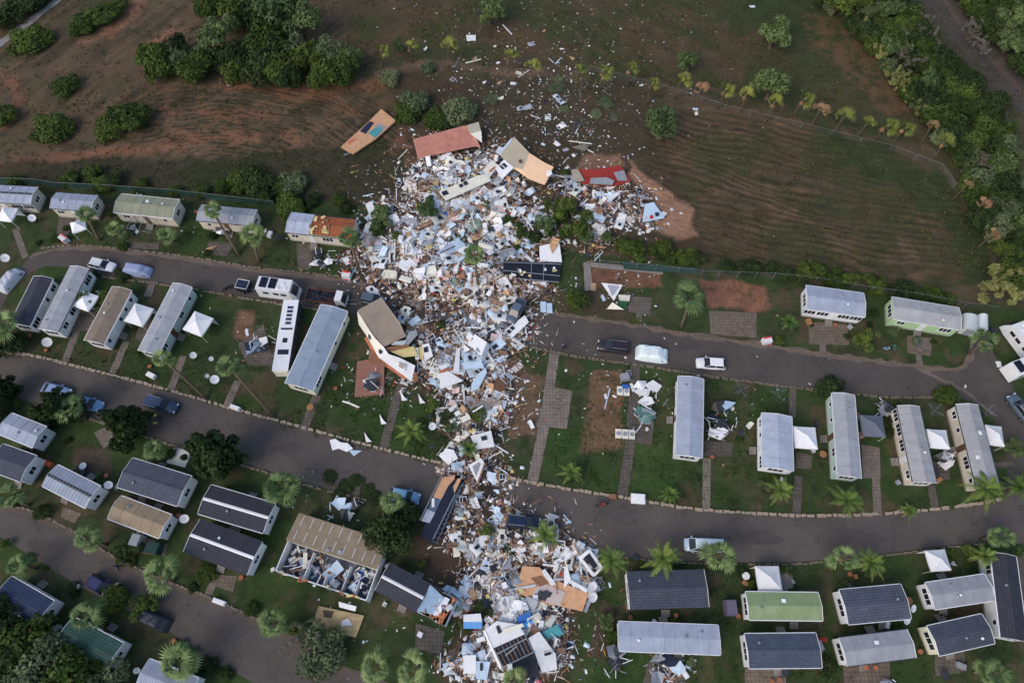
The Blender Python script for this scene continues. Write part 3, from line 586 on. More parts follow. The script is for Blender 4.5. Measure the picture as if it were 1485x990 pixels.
HL = [
 ([(-12,268),(56,271),(42,296),(-25,292)], 'cream home with black-edged grey roof at the top left edge of the park', 'blue','cream',dict(ridge='dark',vents=2)),
 ([(83,280),(143,283),(130,306),(72,301)], 'cream home with smooth grey roof, second from left in the back row', 'blue','cream',dict(vents=2)),
 ([(177,281.5),(261,289),(249.5,317),(164,307)], 'cream home with olive grey roof and a bare pergola frame at its front', 'olive','cream',dict(vents=2,skyl=1)),
 ([(294,297),(375,304),(363,327),(285,319)], 'cream home with grey roof behind a tall leaning palm in the back row', 'grey','cream',dict(vents=2)),
 ([(51,399),(74,406),(38,472),(19,469)], 'white home with black tiled roof, leftmost of the leaning row below the upper road', 'black','white',dict(vents=0)),
 ([(102,386),(128,390),(82,483),(57,474)], 'long white home with plain grey roof next to the black-roofed one', 'grey','white',dict(vents=2)),
 ([(164,415),(189,422),(149,499.5),(123,491.5)], 'white home with tan brown roof beside a white pyramid gazebo', 'brown','white',dict(vents=2)),
 ([(249.5,410),(279,417),(228,513),(201,508)], 'pale green home with grey roof beside a white gazebo missing a side', 'grey','pale',dict(vents=3)),
 ([(467,442),(502,451),(456,565),(411,555.5)], 'large cream home with blue-grey ribbed metal roof left of the wrecked one', 'rib','sand',dict(ribs=.42,ridge='same',vents=1)),
 ([(983,545),(1021,550),(1017.6,663),(980.5,659)], 'white home with grey-blue roof right of the smashed white gazebo frames', 'blue','white',dict(vents=1)),
 ([(1104.6,599),(1148.5,604),(1150.5,682),(1106,676.5)], 'short white home with pale stained blue roof beside a white gazebo', 'pale','white',dict(vents=0)),
 ([(1207,570),(1239,573),(1249,692),(1215,689)], 'long pale green home with grey roof beside the dark grey gazebo', 'grey','pale',dict(vents=1)),
 ([(1303,589),(1332,589),(1357,698),(1325.6,699.6)], 'cream home with many shuttered windows on its left wall, second from right', 'warm','cream',dict(vents=2)),
 ([(1389,587.5),(1416,586),(1448,705),(1420,710)], 'long cream home with grey roof, rightmost of the row between the two roads', 'warm','cream',dict(vents=1,skyl=2)),
 ([(1168.5,413),(1251,425),(1255.5,459),(1171,448)], 'white home with grey roof and terracotta patio, left of two at the ploughed field', 'blue','white',dict(vents=2)),
 ([(1293,429),(1389.5,447),(1394,477),(1296,463)], 'light green home with grey roof next to the barrel-topped shed', 'warm','green',dict(vents=3)),
 ([(13,600),(62,618),(52,649),(0,627)], 'white home with slate blue roof under the dark tree at the left edge', 'blue','white',dict(vents=2)),
 ([(0,642),(48.6,659),(33,699.5),(-15,682)], 'white home with dark slate roof at the left edge below the blue-roofed one', 'slate','white',dict(vents=0)),
 ([(79,672),(142,703),(127,738),(66,706)], 'white home with two-tone ribbed grey roof below the empty stone-edged plot', 'blue','white',dict(ribs=.5,ridge='dark',vents=0)),
 ([(188,663),(274,688.5),(260.5,735),(174,706.5)], 'grey-walled home with plain dark slate roof left of the big dark conifer', 'slate','white',dict(vents=1,ridge='same')),
 ([(172,720),(247,747),(232,779),(160,750)], 'white home with faded tan roof in the lower left', 'tan','white',dict(vents=1)),
 ([(304.5,704),(398.6,728),(381.5,774.5),(289,743)], 'upper of two black-roofed homes with white ridge stripes', 'black','white',dict(ridge='white',vents=1)),
 ([(288,753),(378,784),(360,834.6),(268.7,799)], 'lower of two black-roofed homes with white ridge stripes', 'black','white',dict(ridge='white',vents=2)),
 ([(16,834.5),(73.6,870),(58,908),(-8,871)], 'white home with navy tiled roof by the lower left road', 'navy','white',dict(vents=0)),
 ([(101,897),(174,936),(160,966),(88,928)], 'white home with dark green tiled roof at lower left', 'teal','white',dict(ridge='same',vents=0)),
 ([(215.5,960),(286,987),(270,1020),(198,990)], 'home with ribbed blue-grey roof cut by the bottom edge beside a palm', 'blue','white',dict(ribs=.35,vents=0)),
 ([(910.5,828.5),(1022,826),(1026,879),(912,883)], 'home with grey ribbed tile roof below the two green date palms', 'slate','white',dict(ribs=.4,ridge='same',vents=1)),
 ([(898,900),(1043,907),(1043,948),(897.6,944)], 'long home with flat pale grey roof above a wrecked awning', 'blue','white',dict(vents=3,rise=.25)),
 ([(1084,857),(1188,859.6),(1191,898.6),(1084,898.6)], 'white home with bright green and yellow-green ribbed roof', 'leaf','white',dict(vents=1,skyl=1)),
 ([(1082,918),(1187,918),(1187.6,967),(1085,969)], 'white home with blue-grey tile-pattern roof below the green-roofed home', 'tile','white',dict(vents=1,ridge='same')),
 ([(1222,853.6),(1311,847),(1316,896),(1226,906)], 'white home with plain dark slate roof between the green-roofed and L-shaped homes', 'slate','white',dict(vents=1)),
 ([(1221,926),(1320,914),(1323,951),(1225,963.6)], 'white home with light grey roof at the bottom beside a brown patio', 'grey','white',dict(vents=0,skyl=1)),
 ([(1348,845.5),(1436,833),(1435,868.7),(1350.5,882)], 'white home with light grey roof and two round vents, below the gazebo at right', 'grey','white',dict(vents=3)),
 ([(1352,905.5),(1428,889),(1438,933),(1355,952)], 'cream home with charcoal roof in the bottom right corner', 'slate','sand',dict(vents=2)),
 ([(1443,804.5),(1468,803),(1487,923),(1455,930)], 'tall white home with charcoal roof standing across the bottom right corner', 'black','white',dict(vents=1,he=3.2)),
]
for i, (cs, lb, rf__, wl, kw) in enumerate(HL): home(cs, lb, rf__, wl, seed=i, **kw)
# ---- partly unroofed homes
insul = M('yellow_insulation', c(208, 190, 130), var=.3, scale=5, bump=.6); white_p = M('white_panel', c(220, 226, 236), var=.16, scale=2); blue_p = M('pale_blue_panel', c(180, 200, 222), var=.2, scale=2)
cream_p = M('cream_panel', c(226, 212, 196), var=.18, scale=2); ply = M('orange_plywood', c(194, 150, 114), var=.25, scale=1.4); terra = M('terracotta_dust', c(178, 108, 80), var=.35, scale=2); greyp = M('grey_panel', c(140, 144, 150), var=.25, scale=2)
brownp = M('brown_board', c(134, 94, 70), var=.35, scale=2.5); tealp = M('teal_panel', c(70, 140, 146), var=.2, scale=2); redp = M('red_floor', c(142, 48, 40), var=.25, scale=1.5); greenp = M('sage_panel', c(138, 166, 140), var=.2, scale=2)
black_p = M('black_underlay', c(28, 32, 42), rough=.5, var=.3, scale=2); pinkp = M('pink_cloth', c(210, 110, 130), var=.2); yelp = M('yellow_cloth', c(200, 184, 122), var=.2); bluec = M('blue_cloth', c(48, 100, 168), var=.25); darkc = M('navy_cloth', c(34, 42, 66), var=.3); redc = M('red_cloth', c(178, 40, 44), var=.2)
def rafters(root, L, W, he, rise, a, b, m, insul_n=14, seed=1):
    r = random.Random(seed); mb = MB(); n = int((b - a) * L / .5)
    for k in range(n + 1):
        x = -L / 2 + L * (a + (b - a) * k / max(1, n))
        for sg in (-1, 1): mb.box((x, sg * W / 4, he + rise / 2 - .02), (.06, W / 2 * .98, .1), rot=(-sg * math.atan2(rise, W / 2), 0, 0))
    for sg in (-1, 1):
        for q in (.25, .6, .9): mb.box((-L / 2 + L * (a + b) / 2, sg * W / 2 * q, he + rise * (1 - q) + .05), (L * (b - a), .06, .05))
    mb.build('rafters', m, root)
root, L, W = home([(425,308),(520,318),(507,347),(412,336)], 'cream home stripped of most of its roof, orange battens bare, left of the debris', 'pale', 'cream', parts=(0, .36), seed=41, vents=0)
rafters(root, L, W, 2.85, .42, .37, .99, M('orange_battens', c(168, 96, 62), var=.3))
MB().add([(-L * .12, -W / 2 + .05, 2.83), (L / 2 - .05, -W / 2 + .05, 2.83), (L / 2 - .05, 0, 3.2), (-L * .12, 0, 3.2), (L / 2 - .05, W / 2 - .05, 2.83), (-L * .12, W / 2 - .05, 2.83)], [(0, 1, 2, 3), (3, 2, 4, 5)]).build('ceiling_board', M('ceiling_boards', c(150, 92, 64), var=.35, scale=1.2), root)
r_ = random.Random(5)
for k in range(16):
    x = r_.uniform(-L * .17, L * .2); y = r_.uniform(-W * .45, W * .45)
    MB().box((0, 0, 0), (r_.uniform(.3, .9), r_.uniform(.2, .5), .12), rot=(r_.uniform(-.3, .3), r_.uniform(-.3, .3), r_.uniform(0, 3))).build('insulation', insul if k % 3 else brownp, root, (x, y, 3.0 + .42 * (1 - abs(y) / W * 2) + .05))
# half-roofed dark home
root, L, W = home([(565,819.6),(667,866),(643,911),(544.6,852)], 'dark-roofed home whose right third has been torn open', 'black', 'white', parts=(0, .6), seed=43, vents=0, ridge='white')
MB().slab([(L * .1, W / 2 + .1, 3.0), (L * .34, W * .35, 3.3), (L * .3, -W * .35, 3.1), (L * .1, -W / 2, 2.95)], .06).build('roof_lining', M('blue_grey_lining', c(140, 162, 182), var=.2, pat='ribs', ps=1.4), root)
cut = MB()
for k in range(40): cut.box((L * r_.uniform(.17, .47), r_.uniform(-W * .44, W * .44), r_.uniform(2.82, 3.05)), (r_.uniform(.3, 1.6), r_.uniform(.06, .3), .06), rot=(r_.uniform(-.4, .4), r_.uniform(-.4, .4), r_.uniform(0, 3)))
cut.build('broken_boards', M('orange_boards', c(170, 108, 76), var=.35, scale=2), root)
for k in range(7): MB().box((0, 0, 0), (r_.uniform(.7, 1.5), r_.uniform(.4, .9), .08), rot=(r_.uniform(-.3, .3), r_.uniform(-.3, .3), r_.uniform(0, 3))).build('ceiling_panel', white_p, root, (L * r_.uniform(.3, .46), r_.uniform(-W * .4, W * .35), 3.05))
# ---- roofless home
def roofless():
    c0, L, W, ang = frame([(433,743),(562,788),(532,868),(403,830)], 2.4)
    root = thing('roofless_home', 'double-width home with brown rear roof and its front rooms open to the sky', 'mobile home', c0, ang, 'storm-damaged mobile homes')
    h = 2.5; hx, hy = L / 2, W / 2; t = .12
    mb = MB(); mb.box((0, -hy, h / 2 + .2), (L, t, h)); mb.box((-hx, 0, h / 2 + .2), (t, W - .13, h)); mb.box((hx, 0, h / 2 + .2), (t, W - .13, h)); mb.box((0, hy, h / 2 + .2), (L, t, h)); mb.build('wall', wallm('white'), root)
    MB().box((0, 0, .25), (L - .2, W - .2, .4)).build('floor', M('grey_blue_floor', c(96, 100, 116), var=.3), root)
    yr = hy * .02
    rb = MB(); rb.add([(-hx - .1, hy + .15, h + .3), (hx + .1, hy + .15, h + .3), (hx + .1, yr, h + .95), (-hx - .1, yr, h + .95), (-hx - .1, hy + .15, h + .2), (hx + .1, hy + .15, h + .2), (hx + .1, yr, h + .85), (-hx - .1, yr, h + .85)], [(3, 2, 1, 0), (4, 5, 6, 7), (0, 1, 5, 4), (2, 3, 7, 6), (1, 2, 6, 5), (0, 4, 7, 3)])
    rf_ = rb.build('roof', roofm('tan'), root)
    sl = math.atan2(.65, hy + .15 - yr); ss = MB()
    for k in range(9): 
        x = -hx + .8 + (L - 1.6) * k / 8
        for q in (.28, .78):
            y = yr + (hy + .15 - yr) * q; ss.box((x, y, h + .95 - .65 * q + .02), (.07, 1.3, .04), rot=(-sl, 0, 0))
    ss.build('seam', upvc, rf_)
    for x, y in ((-.6, .5), (1.0, .7)): MB().box((x, y, h + .9), (.6, .6, .16), taper=.7).build('roof_vent', greyp, rf_)
    for x, ln in ((-L * .2, .9), (L * .22, .85), (L * .02, .3), (L * .36, .5)):
        MB().box((x, -hy + ln * hy * .5 + .1, h / 2 + .1), (.09, ln * hy, h - .2)).build('partition', wallm('white'), root)
    MB().box((0, yr + .1, h / 2 + .3), (L - .3, .1, h)).build('inner_wall', cream_p, root)
    bed = MB().box((-L * .35, -hy * .55, .75), (2.1, 1.7, .5)).build('bed', M('striped_duvet', c(96, 92, 128), pat='ribs', ps=2.2, var=.15), root)
    MB().box((-L * .35, -hy * .55 + .62, 1.06), (1.6, .4, .14)).build('pillow', white_p, bed)
    MB().box((L * .34, -hy * .35, .8), (1.7, 1.9, .5)).build('mattress', bluec, root)
    MB().box((L * .04, -hy * .45, 1.3), (1.5, 2.6, .1), rot=(.2, .1, -.55)).build('fallen_ceiling_panel', blue_p, root)
    MB().box((L * .1, -hy * .8, 1.0), (1.1, .8, .7), rz=-.3).build('cabinet', white_p, root)
    MB().box((-L * .27, -hy * .4, 1.9), (.5, 2.0, .1), rot=(.3, .4, .4)).build('fallen_ceiling_panel', cream_p, root)
    r = random.Random(3)
    ms = [white_p, blue_p, cream_p, brownp, darkc, greyp, white_p]
    for k in range(95):
        x = r.uniform(-hx + .4, hx - .4); y = r.uniform(-hy + .4, yr - .3)
        z = .6 + r.random() * .8 + (.8 if x > L * .25 and y < -hy * .4 else 0)
        MB().box((0, 0, 0), (r.uniform(.2, 1.1), r.uniform(.15, .6), r.uniform(.05, .4)), rot=(r.uniform(-.5, .5), r.uniform(-.5, .5), r.uniform(0, 3))).build('broken_fitting', r.choice(ms), root, (x, y, z))
    for k in range(16):
        x = r.uniform(-hx, hx); MB().box((0, 0, 0), (r.uniform(1, 2.8), .08, .1), rot=(r.gauss(0, .15), r.gauss(0, .25), r.uniform(0, 3))).build('broken_rafter', r.choice((wood, white_p, brownp, steel)), root, (x, r.uniform(-hy * 1.02, yr), r.uniform(1.6, 2.85)))
    for k in range(14): MB().box((0, 0, 0), (r.uniform(.3, .9), r.uniform(.12, .3), r.uniform(.1, .4)), rot=(r.gauss(0, .3), r.gauss(0, .3), r.gauss(0, .3))).build('torn_lining', r.choice((insul, cream_p, greyp, terra)), root, (r.uniform(-hx, hx), -hy + r.gauss(0, .15), 2.75))
    for u in (-.38, -.1, .2): win(root, 'f', L * u, 1.1, .9, 1.7, L, W, 2)
roofless()
# ---- static caravan thrown onto its side
def tipped():
    P = [G(410, 434, 2.6), G(434, 436, 2.6), G(419, 537, 2.6), G(393, 536, 2.6)]
    ctr = sum(P, Vector()) / 4; A = (P[3] - P[0]); L = A.length; W = 2.35; ang = math.atan2(A.y, A.x)
    root = thing('tipped_caravan', 'white static caravan lying on its side, windows facing the sky', 'caravan', (ctr.x, ctr.y, 0), ang + PI)
    hx = L / 2; MB().box((0, 0, 1.4), (L, W, 2.4)).build('body', M('caravan_white', c(224, 222, 218), rough=.4, var=.12), root)
    MB().box((0, -W / 2 - .03, 1.4), (L * .98, .05, 2.2)).build('underside', dark_m, root)
    for k in range(5): MB().box((4.5 - k * .66, -.1, 2.63), (.42, .85, .05)).build('window', M('blue_tint_glass', c(58, 66, 92), rough=.15, bump=0), root)
    for x, w_, h2 in ((.9, .3, 1.7), (-1.0, .75, .7), (-2.9, .8, 1.6)): MB().box((x, -.05, 2.62), (w_, h2, .05)).build('window', glass, root)
    MB().box((-hx + .15, 0, 1.5), (.5, W * .8, 1.4)).build('front_bay', cream_p, root)
    for k in range(5): MB().tube((-3 + k * 1.5, -W / 2 - .05, .5), (-3 + k * 1.5, -W / 2 - .05, 2.4), .05).build('chassis_rail', steel, root)
tipped()

# ================================================================ WRECKS as thick slabs at mapped corners
def slabs(name, label, cat, items, group='wrecked building sections'):
    """items: (part name, material, thickness, [(px,py,z)..]); first decides the origin"""
    ctr = sum((G(*p) for p in items[0][3]), Vector()) / len(items[0][3]); ctr.z = 0
    root = thing(name, label, cat, ctr, 0, group); root['kind'] = 'thing'; out = []
    for it in items:
        mb = MB()
        pts = [G(*p) - ctr for p in it[3]]; mb.slab(pts, it[2]); out.append(mb.build(it[0], it[1], root))
    return root, out, ctr
def bars(name, m, root, ctr, segs, r=.05):
    for a, b in segs: MB().tube(G(*a) - ctr, G(*b) - ctr, r, n=5).build(name, m, root)
slabs('tiled_roof', 'pink terracotta tiled roof slab at the top of the debris', 'roof wreck', [
    ('tile_field', M('pink_roof_tiles', c(206, 142, 124), pat='tiles', ps=1.6, var=.3, scale=.8), .14, [(599,202,1.6),(655,187,2.0),(681,181,2.2),(697,214,1.7),(690,212,1.5),(640,222,1.3),(606,230,1.0)]),
    ('bare_decking', M('grey_decking', c(164, 156, 140), var=.2), .12, [(677,182,2.23),(694,177,2.3),(698,192,2.1),(682,194,2.1)]),
    ('underlay', cream_p, .06, [(682,194,2.15),(698,190,2.15),(699,207,1.9),(690,200,2.0)])])
slabs('beige_roof', 'large beige roof sheet with a peach right half across the debris crest', 'roof wreck', [
    ('roof_sheet', M('beige_sheet', c(172, 162, 140), var=.12, scale=.6), .14, [(725,225,2.0),(746,199,2.6),(768,222,2.5),(758,246,2.0),(742,243,1.9)]),
    ('peach_board', M('peach_board', c(226, 180, 146), var=.12, scale=.6), .12, [(768,222,2.52),(790,236,2.3),(803,242,2.1),(790,268,1.5),(768,260,1.6),(742,242,1.92),(758,246,2.03)]),
    ('vent', woodd, .1, [(752,232,2.45),(756,231,2.45),(757,236,2.4),(753,236,2.4)]), ('dish', white_p, .05, [(793,248,2.2),(799,247,2.2),(801,252,2.1),(797,256,2.0),(792,254,2.0)]),
    ('edge_trim', blue_p, .1, [(722,223,1.9),(740,202,2.4),(745,199,2.5),(727,226,1.9)])])
slabs('floor_raft', 'long plywood floor raft with a teal mat lying alone in the field', 'floor wreck', [
    ('floor', ply, .3, [(494,213,.7),(531,180,.7),(553,158,.8),(574,175,.8),(545,201,.7),(512,223,.7)]), ('mat', tealp, .04, [(534,193,.76),(547,183,.79),(557,187,.79),(544,200,.76)]),
    ('dark_rug', darkc, .12, [(522,190,.8),(536,176,.84),(542,178,.84),(530,194,.8)]), ('red_stain_board', terra, .05, [(503,206,.76),(514,200,.76),(517,202,.76),(505,210,.76)]), ('grey_mat', greyp, .05, [(545,182,.82),(550,179,.83),(560,185,.83),(555,188,.8)]),
    ('grey_strut', steel, .08, [(498,224,.3),(508,221,.4),(509,222,.4),(499,226,.3)])])
slabs('red_floor', 'dark red floor slab with grey roofing on it beside the orange earth', 'floor wreck', [
    ('floor', redp, .2, [(832,245,.9),(860,246,1.0),(900,240,1.0),(915,262,.8),(893,270,.7),(845,266,.8)]), ('grey_roofing', greyp, .15, [(857,258,1.35),(880,257,1.4),(891,262,1.3),(888,268,1.2),(855,266,1.2)]),
    ('tan_sheet', M('tan_sheet', c(150, 142, 128), var=.2), .06, [(828,246,1.2),(838,245,1.2),(848,262,1.1),(832,264,1.0)]), ('brown_mat', greyp, .04, [(890,250,1.12),(905,247,1.1),(910,262,1.0),(896,262,1.05)])])
slabs('white_platform', 'pale blue floor corner with red and navy clutter at the right debris edge', 'floor wreck', [
    ('floor', blue_p, .15, [(935,296,.8),(948,293,.8),(964,316,.6),(932,322,.6)]), ('dark_pile', darkc, .2, [(950,308,.9),(955,308,.9),(956,312,.9),(951,313,.9)]), ('red_cloth', redc, .1, [(943,312,.8),(947,312,.8),(947,317,.8),(942,316,.8)])])
rt, _, ct = slabs('long_wall', 'long cream wall with paired windows lying below the tiled roof', 'wall wreck', [
    ('cladding', cream_p, .12, [(636,278,1.6),(694,254,1.9),(708,252,1.8),(712,262,1.6),(646,291,1.4)]), ('window', glass, .04, [(640,278.5,1.67),(647,275.5,1.7),(651,281,1.6),(643,284,1.6)]), ('window', glass, .04, [(665,268,1.85),(670,266,1.85),(672,270,1.8),(667,272,1.8)]),
    ('window', glass, .04, [(671,264,1.88),(676,262,1.9),(679,267,1.82),(674,269,1.82)])])
slabs('window_wall', 'white wall piece with one large window beside the beige roof', 'wall wreck', [
    ('cladding', white_p, .12, [(719,245,1.9),(731,231,2.2),(745,243,2.0),(728,260,1.5)]), ('window', glass, .04, [(724,241,2.1),(731,236,2.15),(736,241,2.1),(729,246,1.95)]), ('pane_divider', upvc, .03, [(727,240,2.15),(728,239,2.15),(733,243,2.08),(732,244,2.08)])])
slabs('frame_wall', 'cream wall piece with a rust-coloured opening left of the beige roof', 'wall wreck', [
    ('cladding', cream_p, .12, [(700,247,1.9),(713,232,2.1),(723,240,1.9),(710,257,1.6)]), ('opening', terra, .03, [(709,248,1.95),(717,241,2.0),(718,243,2.0),(711,250,1.9)])])
slabs('folded_roof', 'crumpled grey-blue metal roof strip left of the debris palm', 'roof wreck', [
    ('sheet', M('grey_blue_sheet', c(146, 158, 178), rough=.5, var=.2), .08, [(632,366,1.2),(655,352,1.7),(664,364,1.5),(640,372,1.2)]), ('sheet_end', M('pale_sheet', c(166, 186, 204), rough=.5, var=.2), .08, [(650,356,1.5),(664,346,1.9),(675,354,1.6),(662,364,1.5)]),
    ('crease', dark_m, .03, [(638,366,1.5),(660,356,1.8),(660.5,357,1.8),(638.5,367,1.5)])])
slabs('white_platform', 'white floor square topped by an orange board above the black chassis', 'floor wreck', [
    ('floor', white_p, .12, [(782,357,1.0),(811,350,1.2),(815,380,.9),(783,378,.9)]), ('orange_board', ply, .06, [(797,356,1.4),(802,344,1.5),(813,347,1.5),(801,368,1.2)]), ('yellow_strip', insul, .06, [(801,349,1.6),(810,352,1.6),(809,354,1.6),(800,351,1.6)])])
rt, ot, ct = slabs('black_chassis', 'overturned black home chassis lying level beside the green verge', 'chassis', [
    ('underside', black_p, .25, [(730,378,.8),(782,380,.8),(814,381,.8),(811,408,.7),(770,406,.7),(730,396,.7)])])
bars('chassis_beam', steel, rt, ct, [((730,380,.95),(814,383,.95)), ((730,392,.9),(812,400,.9)), ((771,380,.95),(770,405,.9)), ((789,382,.95),(788,406,.9)), ((752,404,.8),(811,409,.8))], .07)
for k in range(7):
    x, y = r_.uniform(740, 805), r_.uniform(384, 400); MB().box((0, 0, 0), (r_.uniform(.4, 1.2), .35, .15), rz=r_.uniform(0, 3)).build('insulation', insul if k % 2 else white_p, rt, G(x, y, 1.0) - ct)
rt, ot, ct = slabs('tan_roof_wreck', 'tan-roofed home folded over its own long curved white wall', 'home wreck', [
    ('roof', M('tan_grey_roof', c(140, 126, 112), var=.2, scale=.4, bump=.3), .15, [(518,450,2.7),(553,431,2.9),(580,468,2.7),(586,482,2.4),(590,487,2.1),(556,503,2.0),(543,489,2.4)]),
    ('roof_flap', M('pale_flap', c(166, 172, 170), var=.15), .06, [(567,500,2.3),(573,495,2.5),(590,493,2.2),(586,500,2.0)]), ('grey_drape', greyp, .06, [(586,498,2.0),(593,481,2.3),(604,478,2.1),(605,486,1.9),(592,500,1.8)]),
    ('wall', cream_p, .1, [(518,452,2.6),(524,460,2.5),(535,478,2.4),(531,486,.9),(520,470,.8)]), ('wall', cream_p, .1, [(535,478,2.4),(545,492,2.3),(556,503,2.2),(546,513,.8),(531,486,.9)]),
    ('wall', white_p, .1, [(556,503,2.2),(563,513,2.1),(549,518,.8),(546,513,.8)]), ('wall', white_p, .1, [(563,513,2.1),(580,519,2.0),(602,530,1.7),(597,553,.7),(549,518,.8)]),
    ('window', glass, .04, [(523,465,1.8),(526,466,1.9),(526,471,1.7),(524,470,1.6)]), ('window', glass, .04, [(534,484,1.9),(538,486,2.0),(537,493,1.7),(534,490,1.6)]), ('window', glass, .04, [(549,506,1.9),(554,509,2.0),(552,514,1.6),(549,511,1.5)]),
    ('window_frame', upvc, .03, [(576,525,2.0),(589,528,1.95),(587,538,1.5),(575,534,1.6)]), ('window', glass, .04, [(579,526,2.05),(588,529,2.0),(585,535,1.65),(578,532,1.7)]),
    ('orange_edge', terra, .1, [(531,488,.7),(549,518,.7),(590,548,.5),(588,551,.4),(546,522,.5),(528,490,.5)]), ('brown_lining', brownp, .1, [(558,504,1.9),(592,498,1.7),(594,503,1.5),(565,510,1.5)]),
    ('lining', insul, .15, [(563,508,1.5),(600,502,1.3),(606,515,1.2),(585,518,1.3)])])
slabs('torn_cabin', 'white cabin corner on yellow insulation right of the tan roof wreck', 'home wreck', [
    ('wall', white_p, .1, [(612,500,1.4),(622,497,1.5),(628,516,1.2),(616,523,1.0)]), ('window', glass, .04, [(614,504,1.5),(620,502,1.5),(621,510,1.4),(615,511,1.4)]), ('insulation', insul, .2, [(604,505,.9),(615,500,1.0),(614,520,.8),(607,520,.8)]),
    ('window_frame', upvc, .05, [(600,505,1.1),(606,504,1.1),(608,520,1.0),(603,522,1.0)]), ('window', greyp, .03, [(601.5,507,1.17),(604.5,506,1.17),(606,518,1.07),(604,519,1.07)]), ('brown_board', brownp, .1, [(598,540,1.2),(604,539,1.2),(607,552,.9),(600,555,.9)])])
slabs('timber_deck', 'reddish timber deck with a white plank on it below the tan roof wreck', 'deck', [
    ('planks', M('red_deck', c(146, 104, 90), pat='planks', ps=1, var=.2), .3, [(518,524,.5),(540,520,.5),(557,530,.5),(557,571,.4),(514,575,.4)]), ('white_plank', white_p, .08, [(526,553,.6),(530,549,.6),(544,563,.55),(540,566,.55)]),
    ('terrace_corner', brownp, .15, [(536,507,.7),(557,516,.7),(560,532,.6),(534,524,.6)])])
slabs('white_roof_box', 'bright cream roof box tilted beside the car in the debris', 'home wreck', [
    ('roof', M('bright_cream', c(240, 232, 222), var=.06), .1, [(688,484,2.4),(706,496,2.4),(698,516,2.1),(682,501,2.1)]), ('side', white_p, .1, [(706,496,2.35),(711,502,1.2),(702,520,1.0),(698,516,2.05)]), ('vent', greyp, .05, [(690,504,2.3),(693,505,2.3),(696,511,2.2),(691,509,2.2)])])
slabs('window_strip_wall', 'long white wall with two small windows pointing at the right road', 'wall wreck', [
    ('cladding', white_p, .12, [(730,480,1.2),(761,457,1.4),(767,467,1.3),(741,491,1.0)]), ('window', glass, .04, [(734,480,1.3),(738,477,1.3),(742,481,1.25),(738,484,1.25)]), ('window', glass, .04, [(739,475,1.35),(743,472,1.35),(747,476,1.3),(743,479,1.3)])])
slabs('pale_roof_sheets', 'pale blue roof lining spread over the debris below the cream roof box', 'roof wreck', [
    ('sheet', blue_p, .08, [(676,525,1.2),(698,523,1.4),(703,534,1.1),(672,534,1.1)]), ('sheet', blue_p, .08, [(690,545,1.2),(704,533,1.4),(706,540,1.3),(694,563,1.0),(683,568,.9),(684,556,1.0)]), ('sheet', white_p, .08, [(662,505,1.1),(667,504,1.1),(666,540,1.0),(657,539,1.0)]),
    ('terrace', brownp, .1, [(636,536,.8),(662,538,.8),(668,548,.8),(640,545,.8)])])
slabs('white_corner', 'white folded wall corner at the left debris edge near the date palm', 'wall wreck', [('sheet', white_p, .1, [(635,542,.9),(650,538,1.1),(672,552,1.0),(640,563,.7)]), ('brown_base', terra, .08, [(636,535,.8),(664,534,1.0),(664,541,.9),(640,542,.8)])])
slabs('brown_square', 'dark brown square board in the debris below the pale roof sheets', 'board', [('board', woodd, .1, [(719,548,1.2),(735,548,1.3),(733,567,1.1),(716,565,1.1)])])
slabs('striped_sheet', 'grey ribbed sheet right of the white corner above the lower road', 'roof wreck', [('sheet', M('ribbed_grey', c(128, 126, 124), pat='ribs', ps=3), .08, [(680,590,.9),(700,575,1.2),(720,584,1.1),(695,605,.8)]), ('tube', white_p, .08, [(685,596,1.2),(700,587,1.3),(701,589,1.3),(686,598,1.2)])])
slabs('cabin_front', 'white cabin front with a window standing in debris above the kerb', 'home wreck', [('front', white_p, .8, [(682,632,1.6),(712,624,1.8),(717,647,1.5),(690,651,1.3)]), ('window', glass, .04, [(697,633,1.75),(705,631,1.8),(707,637,1.7),(699,639,1.66)])])
slabs('diamond_panel', 'white diamond-shaped panel tilted above the lower road', 'wall wreck', [('panel', M('offwhite_panel', c(214, 214, 210), var=.1), .1, [(679,674,1.0),(698,664,1.5),(702,671,1.4),(692,699,.9)]), ('inner_frame', greyp, .02, [(685,676,1.18),(694,670,1.45),(697,673,1.42),(690,690,1.1)]), ('wood_edge', brownp, .1, [(703,670,1.3),(705,672,1.3),(694,700,.8),(692,698,.8)])])
rt, ot, ct = slabs('overturned_floor', 'upturned home floor with orange boards and torn black lining on the lower road', 'chassis', [
    ('underside', M('navy_lining', c(30, 36, 52), rough=.4, var=.3), .4, [(610,777,1.4),(642,694,1.6),(668,693,1.6),(658,722,1.5),(628,790,1.3)]), ('orange_board', ply, .06, [(628,720,1.6),(641,692,1.72),(660,688,1.72),(659,694,1.7),(650,704,1.66),(640,724,1.6)]),
    ('orange_board', ply, .06, [(657,706,1.66),(664,693,1.7),(669,694,1.7),(659,715,1.62)]), ('grey_board', M('blue_grey_board', c(78, 92, 116), var=.2), .06, [(619,742,1.55),(628,721,1.6),(640,724,1.6),(630,744,1.55)]), ('pale_board', M('pale_board', c(170, 178, 190), var=.2), .06, [(611,755,1.52),(619,738,1.56),(631,743,1.56),(623,758,1.5)]),
    ('white_strip', white_p, .05, [(626,722,1.7),(630,722,1.7),(630,735,1.66),(626,735,1.66)])])
bars('side_rail', steel, rt, ct, [((609,754,1.7),(645,680,1.9)), ((628,781,1.5),(660,716,1.75)), ((634,785,.6),(671,700,.7))], .09)
for k in range(12):
    t = k / 11; a_ = (628 + 32 * t, 784 - 66 * t, 1.4); b_ = (636 + 34 * t, 788 - 84 * t, .5); bars('cross_strut', steel, rt, ct, [(a_, b_)], .05)
